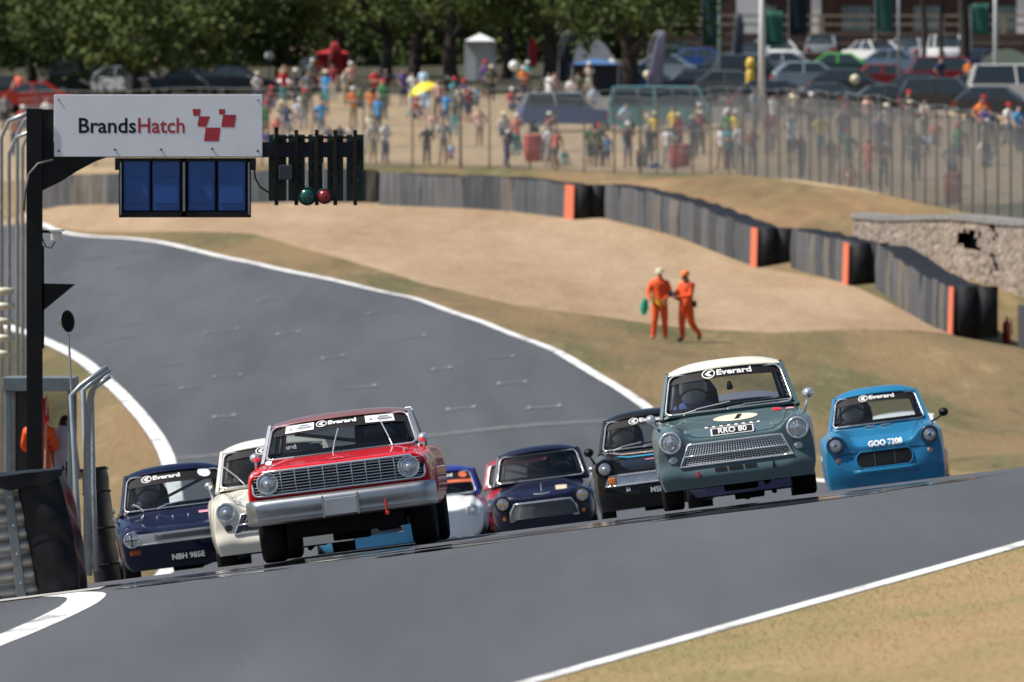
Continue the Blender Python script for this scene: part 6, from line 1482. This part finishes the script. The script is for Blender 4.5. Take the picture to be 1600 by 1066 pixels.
wd = link('far_wood', wm); tag(wd, 'dense dark woodland closing the view behind the car park', 'wood', kind='stuff')
SHADEG = ground_mat('shade_toned_litter', [(.3, (.025, .026, .014)), (.5, (.045, .042, .024)), (.7, (.075, .065, .04))], .5, bump=.6, bscale=4)  # leaf litter, its colour darkened to carry the shade beneath the crowns
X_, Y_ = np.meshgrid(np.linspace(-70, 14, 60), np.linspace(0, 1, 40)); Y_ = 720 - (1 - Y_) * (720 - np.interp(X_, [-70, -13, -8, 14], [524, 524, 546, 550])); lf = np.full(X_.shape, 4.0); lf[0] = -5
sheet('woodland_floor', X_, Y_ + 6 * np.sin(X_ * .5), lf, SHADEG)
X_, Y_ = np.meshgrid(np.linspace(4, 60, 40), np.linspace(498, 600, 40)); lf = np.full(X_.shape, 5.0); lf[0] = -5
sheet('car_park', X_, Y_ + 2 * np.sin(X_ * .7), lf, ground_mat('car_park_gravel', [(.3, (.10, .095, .085)), (.5, (.15, .14, .125)), (.7, (.20, .185, .165))], .6, bump=.5))
# ------------------------------------------------------------------ parked cars
WPROF = [(.20, -.1), (.31, -.1), (.33, -.06), (.33, .06), (.31, .1), (.20, .1)]
WHM = MB().lathe(WPROF, 16).mesh('wheel', RUBBER, True); RIMM = MB().lathe([(.20, -.08), (.19, -.09), (.05, -.1), (.001, -.1)], 12).mesh('rim', ALU, True)
BOD = dict(
    sedan=(4.4, [(0, .35), (-.02, .62), (.1, .74), (1.1, .90), (1.25, .93), (3.5, .98), (4.3, .95), (4.4, .60), (4.36, .35)], [(1.15, .92), (1.85, 1.38), (3.0, 1.40), (3.65, .98)]),
    hatch=(3.9, [(0, .35), (-.02, .62), (.1, .76), (.95, .93), (1.1, .96), (3.7, 1.0), (3.85, .95), (3.9, .60), (3.86, .35)], [(.95, .95), (1.65, 1.46), (3.1, 1.47), (3.75, 1.0)]),
    suv=(4.4, [(0, .42), (-.02, .75), (.08, .95), (1.0, 1.06), (1.15, 1.10), (4.25, 1.12), (4.36, 1.1), (4.4, .7), (4.36, .42)], [(1.1, 1.08), (1.7, 1.72), (4.0, 1.74), (4.3, 1.12)]),
    van=(4.5, [(0, .38), (-.04, .8), (.05, 1.05), (.12, 1.1), (1.5, 1.12), (4.3, 1.14), (4.48, 1.1), (4.5, .7), (4.46, .38)], [(.12, 1.1), (.6, 1.92), (4.2, 1.98), (4.45, 1.14)]),
)
PMESH = {}
def parked(px, py, kind, col, rz, label, d=None, sc=1.0, name='parked_car', stripe=None):
    L, low, cab = BOD[kind]
    if kind not in PMESH:
        m = MB()
        def loft(prof, wf, nn=6):
            n = len(prof); us = [-1, -.93, -.7, 0, .7, .93, 1]
            V = [(wf(z, u) * u, x + (.06 * u * u if x < L / 2 else -.06 * u * u) * 2, z - .03 * u ** 4) for u in us for x, z in prof]
            m.add(V, [(i * n + k, i * n + k + 1, (i + 1) * n + k + 1, (i + 1) * n + k) for i in range(len(us) - 1) for k in range(n - 1)] + [tuple(range(n)), tuple(range((len(us) - 1) * n, len(us) * n))])
        loft(low, lambda z, u: .86 if z > .5 else .83)
        body = m.mesh('body', WHITE)
        m = MB(); zt = max(z for _, z in cab)
        loft([(x, z) for x, z in cab], lambda z, u: .80 - .20 * (z - 1.0) / (zt - .9) * (1 if z > 1.0 else 0)); glassm = m.mesh('glasshouse', mat('parked_glass', (.03, .04, .045), .12, var=.1, coat=.5))
        m = MB(); (x1, z1), (x2, z2) = cab[1], cab[2]
        m.grid(lambda u, v: (u * .62 * (1 if abs(u) < 1 else 1), x1 - .08 + (x2 - x1 + .16) * v, zt + .03 - .05 * u ** 4 - .02 * (2 * v - 1) ** 4), lin(-1, 1, 7), lin(0, 1, 6))
        for sd in (-1, 1):
            for f in (0, .52, 1):
                a = Vector((sd * .80, cab[0][0] + (cab[3][0] - cab[0][0]) * f, cab[0][1])); b_ = Vector((sd * .61, x1 + (x2 - x1) * f, zt)); m.tube([a, b_], .04, 5)
        PMESH[kind] = (body, glassm, m.mesh('roof', WHITE))
    if d is None: d = hit(px, py, 475)
    g = gp(px, d); t = thing(name, label, 'car', M=Matrix.Translation(g) @ Matrix.Rotation(math.radians(rz), 4, 'Z') @ Matrix.Scale(sc, 4) @ Matrix.Translation((0, -L / 2, 0)), group='cars parked behind the spectators')
    cm = paint('parked_' + '_'.join('%02d' % int(c * 99) for c in col), col)
    for nm, me, mm in zip(('body', 'glasshouse', 'roof'), PMESH[kind], (cm, None, cm if not stripe else paint('parked_stripe_' + label[:6].replace(' ', '_'), stripe))):
        o = link(nm, me, t)
        if mm: o.material_slots[0].link = 'OBJECT'; o.material_slots[0].material = mm
        if nm != 'glasshouse': smooth_angle(o, 40)
    for a in (.17 * L, .80 * L):
        for sd in (-1, 1):
            o = link('wheel', WHM, t, loc=(sd * .74, a, .33)); o.rotation_euler = (0, 0, PI / 2)
            r_ = link('rim', RIMM, o); r_.rotation_euler = (0, 0, 0 if sd < 0 else PI)
    for sd in (-1, 1):
        m = MB(); m.box((sd * .62, .05, .66 if kind != 'suv' else .85), (.3, .12, .13)); m.build('headlight', LENS, t, bevel=.03)
        m = MB(); m.box((sd * .66, L - .05, .75), (.22, .12, .2)); m.build('tail_light', mat('tail_lens', (.35, .01, .01), .3), t, bevel=.02)
    return t
SIL, WHT, NAV, DKG, RED_, BLU, TUR, GRN = (.42, .44, .46), (.75, .75, .74), (.02, .035, .10), (.035, .04, .045), (.28, .012, .02), (.03, .09, .30), (.10, .30, .30), (.015, .06, .05)
PK = [
 (1285, 100, 'hatch', (.30, .36, .40), 175, 'silver-blue hatchback parked end-on at the foot of the terraces'), (1368, 106, 'sedan', WHT, 30, 'white saloon parked at an angle below the terraces'), (1476, 108, 'suv', WHT, 10, 'white tall car seen between the two slim trees'),
 (1100, 118, 'sedan', BLU, 80, 'royal blue saloon with its bonnet catching the sun beside the thick trunk'), (1170, 112, 'hatch', (.12, .15, .16), 10, 'dark grey hatchback parked behind the yellow post'),
 (1228, 126, 'sedan', SIL, 95, 'silver saloon parked side-on below the silver-blue hatchback'), (1318, 128, 'sedan', GRN, 85, 'dark green saloon with a lime roof among the parked cars', (.12, .55, .04)), (1400, 122, 'sedan', (.18, .26, .36), 80, 'steel blue saloon behind the dark red van'),
 (1385, 148, 'sedan', RED_, 92, 'dark red saloon, left of the dark red pair'), (1490, 148, 'suv', RED_, 88, 'dark red tall car, right of the dark red pair'), (1575, 140, 'suv', DKG, 160, 'black car with red tail lights under the white tent'),
 (1215, 178, 'hatch', DKG, 95, 'charcoal hatchback, leftmost in the row nearest the fence'), (1300, 180, 'sedan', (.05, .06, .07), 85, 'dark grey saloon, second in the row nearest the fence'), (1390, 184, 'sedan', (.06, .075, .08), 94, 'grey-green dark saloon, third in the row nearest the fence'), (1480, 186, 'suv', (.045, .05, .055), 88, 'black tall car, fourth in the row nearest the fence'), (1560, 190, 'hatch', (.05, .06, .065), 90, 'dark hatchback, last in the row nearest the fence at right'),
 (888, 208, 'suv', (.05, .12, .34), 95, 'blue estate car with pale roof parked behind the fence', (.34, .38, .38)), (1030, 208, 'van', TUR, 88, 'turquoise camper van parked behind the fence'), (1000, 146, 'sedan', NAV, 75, 'dark navy saloon half hidden by the thickest trunk'), (1150, 160, 'hatch', (.10, .12, .13), 85, 'grey hatchback behind the bend of the fence'), (1095, 156, 'sedan', (.05, .06, .08), 95, 'near-black saloon behind the turquoise camper'),
 (1055, 110, 'hatch', GRN, 170, 'dark green hatchback end-on left of the terraces'), (1135, 136, 'sedan', (.03, .03, .035), 85, 'black saloon below the royal blue saloon'), (1212, 106, 'hatch', WHT, 20, 'white hatchback just right of the thick pale pole'), (1268, 146, 'hatch', (.30, .38, .44), 95, 'pale blue hatchback below the silver saloon'), (1425, 104, 'hatch', SIL, 165, 'silver hatchback left of the slim trees'), (1535, 122, 'sedan', NAV, 88, 'navy saloon between the tall dark trunk and the white tent'), (1592, 172, 'van', WHT, 92, 'white van cut off by the right edge'), (1045, 130, 'sedan', (.25, .32, .38), 82, 'grey-blue saloon right of the slate-blue feather flag'), (1330, 158, 'hatch', (.04, .05, .055), 90, 'near-black hatchback above the second car nearest the fence'), (1440, 164, 'sedan', (.05, .055, .06), 86, 'charcoal saloon above the third car nearest the fence'), (1180, 142, 'suv', (.05, .055, .06), 96, 'charcoal tall car left of the pale blue hatchback'), (1530, 166, 'sedan', (.06, .07, .07), 94, 'dark grey saloon behind the bright orange top'),
 (205, 152, 'hatch', SIL, 60, 'silver hatchback whose roof shows above the sign'), (140, 152, 'suv', DKG, 95, 'black tall car above the left end of the sign'), (300, 152, 'sedan', (.04, .06, .08), 90, 'dark saloon above the emblem on the sign'), (62, 176, 'sedan', (.50, .03, .02), 85, 'bright red saloon at the upper left corner of the sign'), (10, 168, 'hatch', DKG, 90, 'black hatchback at the upper left edge'), (370, 150, 'sedan', (.03, .035, .05), 88, 'black saloon at the right end of the sign'),
]
for e in PK: parked(e[0], e[1], e[2], e[3], e[4], e[5], stripe=e[6] if len(e) > 6 else None)
# ------------------------------------------------------------------ terraces, clubhouse, poles and banners
SLEEP = ground_mat('timber_sleepers', [(.3, (.085, .060, .048)), (.5, (.14, .105, .085)), (.7, (.20, .155, .125))], .8, (.15, 1, 3), bump=.5, bscale=5)
PALEW = mat('pale_timber', (.30, .25, .19), .8, var=.25, scale=3)
tx0, tx1 = (1000 - 800) / FPX * 612, (1760 - 800) / FPX * 612
tz0 = CZ - (112 - HROW) / FPX * 606 - .1
ter = thing('terraced_bank', 'brown timber terraces rising behind the parked cars on the right', 'terrace', ((tx0 + tx1) / 2, 606, tz0))
for i in range(4):
    for j in range(5):
        w_ = (tx1 - tx0) / 5; m = MB(); m.box((-(tx1 - tx0) / 2 + w_ * (j + .5), i * 2.2 + 1.1, .28 + i * .55), (w_ - .03, 2.2, .55 + (0 if i == 0 else .02))); o = m.build('terrace_step', SLEEP, ter)
        m = MB(); m.box((-(tx1 - tx0) / 2 + w_ * (j + .5), i * 2.2 - .02, .57 + i * .55), (w_ - .03, .10, .06)); m.build('step_edge', PALEW, o)
wf = thing('timber_rail', 'pale timber handrail along the top of the terraces', 'railing', ((tx0 + tx1) / 2, 614, tz0 + 2.2))
for j in range(9): m = MB(); m.box((-(tx1 - tx0) / 2 + (tx1 - tx0) * j / 8, 0, .45), (.16 if j % 3 else .3, .12, 1.3)); m.build('rail_post', PALEW, wf)
for z in (.55, 1.02): m = MB(); m.box((0, -.02, z), (tx1 - tx0, .06, .12)); m.build('rail_beam', PALEW, wf)
BRK = ground_mat('red_brown_brick', [(.3, (.05, .028, .024)), (.5, (.075, .042, .036)), (.7, (.10, .06, .05))], 1.2, (1, 1, 3), bump=.4)
cl = thing('clubhouse', 'red-brown clubhouse with blue-grey windows behind the terraces', 'building', ((1450 - 800) / FPX * 636, 636, tz0 + 2.0))
m = MB(); m.box((0, 4, 3.5), (23.5, 8, 7)); m.build('wall', BRK, cl)
m = MB(); m.prism([(-12.2, 7), (12.2, 7), (11.6, 8.6), (-11.6, 8.6)], -.6, 8.6); m.build('roof', mat('dark_slate', (.05, .05, .055), .7), cl)
def cx(px): return (px - 1450) / FPX * 636
for px in (1190, 1338, 1450, 1460 + 60, 1580, 1660):
    m = MB(); m.box((cx(px), -.03, 1.45), (1.7, .12, 1.5)); wn = m.build('window', mat('window_frame_grey', (.10, .09, .085), .6), cl, bevel=.02)
    for sd in (-1, 1): m = MB(); m.box((cx(px) + sd * .41, -.10, 1.45), (.76, .03, 1.34)); m.build('pane', mat('blue_grey_pane', (.12, .18, .20), .12, var=.2, scale=1, coat=.3), wn)
for px, w_ in ((1168, 1.25), (1275, .55), (1598, .7)):
    m = MB(); m.box((cx(px), -.12, 1.6), (w_, .08, 2.2)); m.build('white_panel', WHITE, cl)
def banner(px, ytop, ybot, d, wpx, col, label, nm='banner', pole=True):
    s_ = d / FPX; g = gp(px, d); t = thing(nm, label, 'banner', tuple(g)); zt, zb = CZ - (ytop - HROW) * s_ - g.z, CZ - (ybot - HROW) * s_ - g.z
    m = MB(); m.tube([(-wpx * s_ / 2 - .03, 0, -.2), (-wpx * s_ / 2 - .03, 0, zt + .2)], .03, 6); m.build('pole', STEEL, t)
    m = MB(); m.grid(lambda u, v: ((u - .5) * wpx * s_, .05 * math.sin(7 * u + 3 * v), zb + (zt - zb) * v), lin(0, 1, 7), lin(0, 1, 7)); m.build('banner_cloth', mat('banner_' + label[:12].replace(' ', '_'), col, .7), t, True, solid=.01)
banner(1210, 18, 72, 598, 28, (.01, .10, .07), 'green banner left of the silver-blue hatchback'); banner(1247, -20, 55, 598, 28, (.012, .02, .025), 'near-black banner between the pale pole and the silver-blue hatchback')
banner(1382, -20, 52, 598, 28, (.01, .06, .05), 'dark green banner above the white saloon'); banner(1532, 6, 54, 598, 28, (.01, .10, .06), 'green banner above the white tent'); banner(1110, -20, 70, 600, 26, (.01, .05, .05), 'dark green banner at the left end of the terraces')
def feather(px, ytop, ybot, d, wpx, col, label, lean=0):
    s_ = d / FPX; g = gp(px, d); t = thing('feather_flag', label, 'flag', tuple(g)); zt = CZ - (ytop - HROW) * s_ - g.z; zb = CZ - (ybot - HROW) * s_ - g.z
    m = MB(); m.tube([(0, 0, -.2), (0, 0, zt * .75), (lean * .5, 0, zt * .95), (lean, 0, zt)], .025, 6); m.build('pole', STEEL, t)
    m = MB(); m.grid(lambda u, v: (lean * v ** 3 + u * wpx * s_ * (1 if v < .8 else 1 - (v - .8) * 3), .04 * math.sin(6 * v), zb + (zt - zb) * v), lin(0, 1, 5), lin(0, 1, 12)); m.build('flag_cloth', mat('feather_' + label[:10].replace(' ', '_'), col, .7), t, True, solid=.01)
feather(1012, 48, 178, 500, 22, (.13, .13, .20), 'tall slate-blue feather flag right of the thickest trunk', .5); feather(873, 48, 128, 560, 22, (.03, .035, .05), 'black curved feather flag beside the pale inflatable tent', .5); feather(515, 66, 120, 570, 18, (.50, .03, .03), 'red feather flag under the trees', .1); feather(825, 60, 105, 590, 14, (.45, .02, .03), 'narrow red feather flag right of the globe lamp', .1); feather(1146, 20, 120, 570, 14, (.03, .04, .06), 'dark navy feather flag left of the yellow post', .2)
def pole(px, ytop, d, r, label, mt):
    g = gp(px, d); zt = CZ - (ytop - HROW) * d / FPX - g.z; t = thing('flagpole', label, 'pole', tuple(g))
    m = MB(); m.tube([(0, 0, -.3), (0, 0, zt * .5), (0, 0, zt)], [r * 1.2, r, r * .8], 10); m.build('shaft', mt, t, True); m = MB(); m.box((0, 0, .1), (r * 5, r * 5, .2)); m.build('base', CONC, t)
    m = MB(); m.lathe([(.001, -.12), (.08, -.08), (.11, 0), (.08, .08), (.001, .12)], 10, 0, Matrix.Translation((0, 0, zt))); m.build('finial', mt, t, True)
PALEP = mat('pale_pole', (.55, .56, .55), .5, var=.15)
pole(1190, -60, 500, .13, 'thick pale pole rising in front of the parked cars', PALEP); pole(1404, -60, 520, .07, 'thin grey pole left of the slim trees', STEEL); pole(1555, -60, 520, .09, 'pale grey pole in front of the white tent', PALEP); pole(1124, -60, 540, .07, 'pale green pole left of the yellow post', mat('green_pole', (.18, .28, .24), .5))
# ------------------------------------------------------------------ tents, umbrellas, bins, lamps
def marquee(px, py, w_, h, label, col, d, round_=False, back=None):
    g = gp(px, d); t = thing('tent', label, 'tent', tuple(g)); m = MB()
    if round_:
        def dome(u, v):
            a = PI * u; return (-w_ / 2 * math.cos(a) * (1 - .15 * v), -1.2 + 2.4 * v, h * math.sin(a) ** .8 if 0 < u < 1 else 0)
        m.grid(dome, lin(0, 1, 15), lin(0, 1, 5)); m.build('canopy', col, t, True)
        m = MB(); m.add([dome(u, 0) for u in lin(0, 1, 15)], [tuple(range(15))]); m.build('front_panel', back or col, t)
    else:
        for sd in (-1, 1):
            for e in (-1, 1): 
                m = MB(); m.tube([(sd * w_ / 2, e * w_ / 2, 0), (sd * w_ / 2, e * w_ / 2, h * .84)], .03, 6); m.build('leg', STEEL, t)
        m = MB(); q = w_ / 2 + .1; m.add([(-q, -q, h * .84), (q, -q, h * .84), (q, q, h * .84), (-q, q, h * .84), (0, 0, h)], [(0, 1, 4), (1, 2, 4), (2, 3, 4), (3, 0, 4)]); m.build('canopy', col, t, solid=.02)
        m = MB(); m.add([(-q, q, 0), (q, q, 0), (q, q, h * .84), (-q, q, h * .84)], [(0, 1, 2, 3)]); m.build('rear_wall', back or col, t, solid=.02)
TW = mat('tent_white', (.72, .74, .76), .7, var=.05); 
marquee(750, 140, 1.4, 2.5, 'narrow white marquee between the trunks', TW, 585); marquee(925, 130, 2.4, 2.3, 'pale rounded inflatable tent under the trees', mat('tent_pale', (.45, .46, .50), .6), 575, True); marquee(1570, 118, 3.0, 2.0, 'white dome tent with green end at the right edge', TW, 535, True, mat('tent_green', (.28, .34, .25), .7))
marquee(930, 150, 2.2, 1.9, 'low blue gazebo shading people under the trees', mat('gazebo_blue', (.05, .14, .32), .7), 548, False, mat('gazebo_dark', (.02, .03, .05), .7)); marquee(520, 120, 1.7, 1.8, 'red gazebo under the trees', mat('gazebo_red', (.45, .02, .03), .7), 582)
def umbrella(px, py, d, r, col, label, tilt):
    g = px_xyz(px, py, d); z0 = gz(g.x, g.y); t = thing('umbrella', label, 'umbrella', (g.x, g.y, z0)); hh = g.z - z0
    M = Matrix.Translation((0, 0, hh)) @ Matrix.Rotation(tilt, 4, 'Y') @ Matrix.Rotation(-PI / 2, 4, 'X'); m = MB(); m.lathe([(r, -.30 * r), (r * .85, -.10 * r), (r * .5, .14 * r), (.01, .26 * r)], 16, 0, M); m.build('canopy', col, t, True)
    m = MB(); m.tube([(0, 0, hh + .2 * r), (math.sin(-tilt) * .5, 0, max(.05, hh - .9))], .014, 6); m.build('shaft', STEEL, t)
umbrella(660, 136, 518, .78, mat('umbrella_yellow', (.80, .66, .02), .6), 'bright yellow umbrella tilted over spectators on the bank', -.35)
umbrella(447, 124, 545, .52, mat('umbrella_white', (.75, .76, .76), .6), 'small white umbrella in the seated group beside the sign', .1)
def bin_(px, py, d, w_, h, col, label):
    g = gp(px, d); t = thing('litter_bin', label, 'bin', tuple(g), group='red bins behind the fence'); m = MB(); m.lathe([(w_ * .42, 0), (w_ * .5, h * .5), (w_ * .5, h * .92), (w_ * .44, h), (w_ * .2, h * 1.02)], 14, 0, Matrix.Rotation(-PI / 2, 4, 'X'), capa=True, capb=True); m.build('drum', col, t, True)
    m = MB(); m.tube([(w_ * .51 * math.cos(q), w_ * .51 * math.sin(q), h * .9) for q in lin(0, 2 * PI, 17)[:-1]], .02, 5, closed=True); m.build('rim', S['dark'], t)
BR = mat('bin_red', (.45, .025, .02), .5, var=.15)
bin_(833, 262, 468, .75, 1.15, BR, 'wide red bin behind the fence left of the white tee'); bin_(1055, 265, 449, .38, 1.0, mat('bin_bright_red', (.62, .04, .03), .5), 'narrow bright red bin beside the white trousers'); bin_(1069, 265, 450, .5, .95, mat('bin_dark_red', (.28, .02, .03), .5), 'darker red bin right of the narrow bright one'); bin_(1489, 302, 370, .62, 1.0, BR, 'red bin behind the right-hand fence')
cbx = thing('cool_box', 'small blue cool box on the ground behind the fence', 'box', tuple(gp(1023, 452))); m = MB(); m.box((0, 0, .14), (.42, .28, .26)); m.build('box_body', mat('cool_blue', (.03, .10, .42), .5), cbx, bevel=.04); m = MB(); m.box((0, 0, .29), (.44, .3, .05)); m.build('lid', WHITE, cbx, bevel=.02)
def lamp(px, py, d, r, col, label):
    p = px_xyz(px, py, d); z0 = gz(p.x, p.y); t = thing('globe_lamp', label, 'lamp', (p.x, p.y, z0), group='globe lamps in the car park'); m = MB(); m.tube([(0, 0, -.1), (0, 0, p.z - z0 - r * .8)], .04, 8); m.build('post', mat('lamp_post_green', (.03, .07, .07), .5), t)
    m = MB(); m.lathe([(.02, -r), (r * .6, -r * .8), (r * .95, -r * .3), (r, .1 * r), (r * .8, r * .6), (r * .4, r * .92), (.01, r)], 16, 0, Matrix.Translation((0, 0, p.z - z0)) @ Matrix.Rotation(-PI / 2, 4, 'X')); m.build('globe', col, t, True)
GW = mat('globe_white', (.72, .72, .70), .35, var=.03); GC = mat('globe_cream', (.66, .58, .40), .4, var=.05)
lamp(803, 103, 520, .24, GW, 'white globe lamp above the seated red spectator'); lamp(421, 88, 560, .22, GW, 'white globe lamp by the thick trunk above the sign'); lamp(1012, 117, 505, .2, GC, 'cream globe lamp beside the slate-blue feather flag'); lamp(1336, 124, 515, .22, GC, 'cream globe lamp in front of the dark red pair of cars'); lamp(1468, 146, 510, .22, GC, 'cream globe lamp below the slim trees')
yp = thing('yellow_post', 'stout yellow post in front of the dark grey hatchback', 'bollard', tuple(gp(1173, 515))); g = gp(1173, 515); zt = CZ - (90 - HROW) * 515 / FPX - g.z
YM = mat('post_yellow', (.62, .42, .06), .5, var=.15); m = MB(); m.lathe([(.22, 0), (.22, zt * .72), (.2, zt * .76), (.12, zt * .78)], 14, 0, Matrix.Rotation(-PI / 2, 4, 'X'), capa=True); m.build('shaft', YM, yp, True); m = MB(); m.lathe([(.12, zt * .77), (.22, zt * .82), (.23, zt * .92), (.12, zt), (.01, zt)], 14, 0, Matrix.Rotation(-PI / 2, 4, 'X')); m.build('head', YM, yp, True)
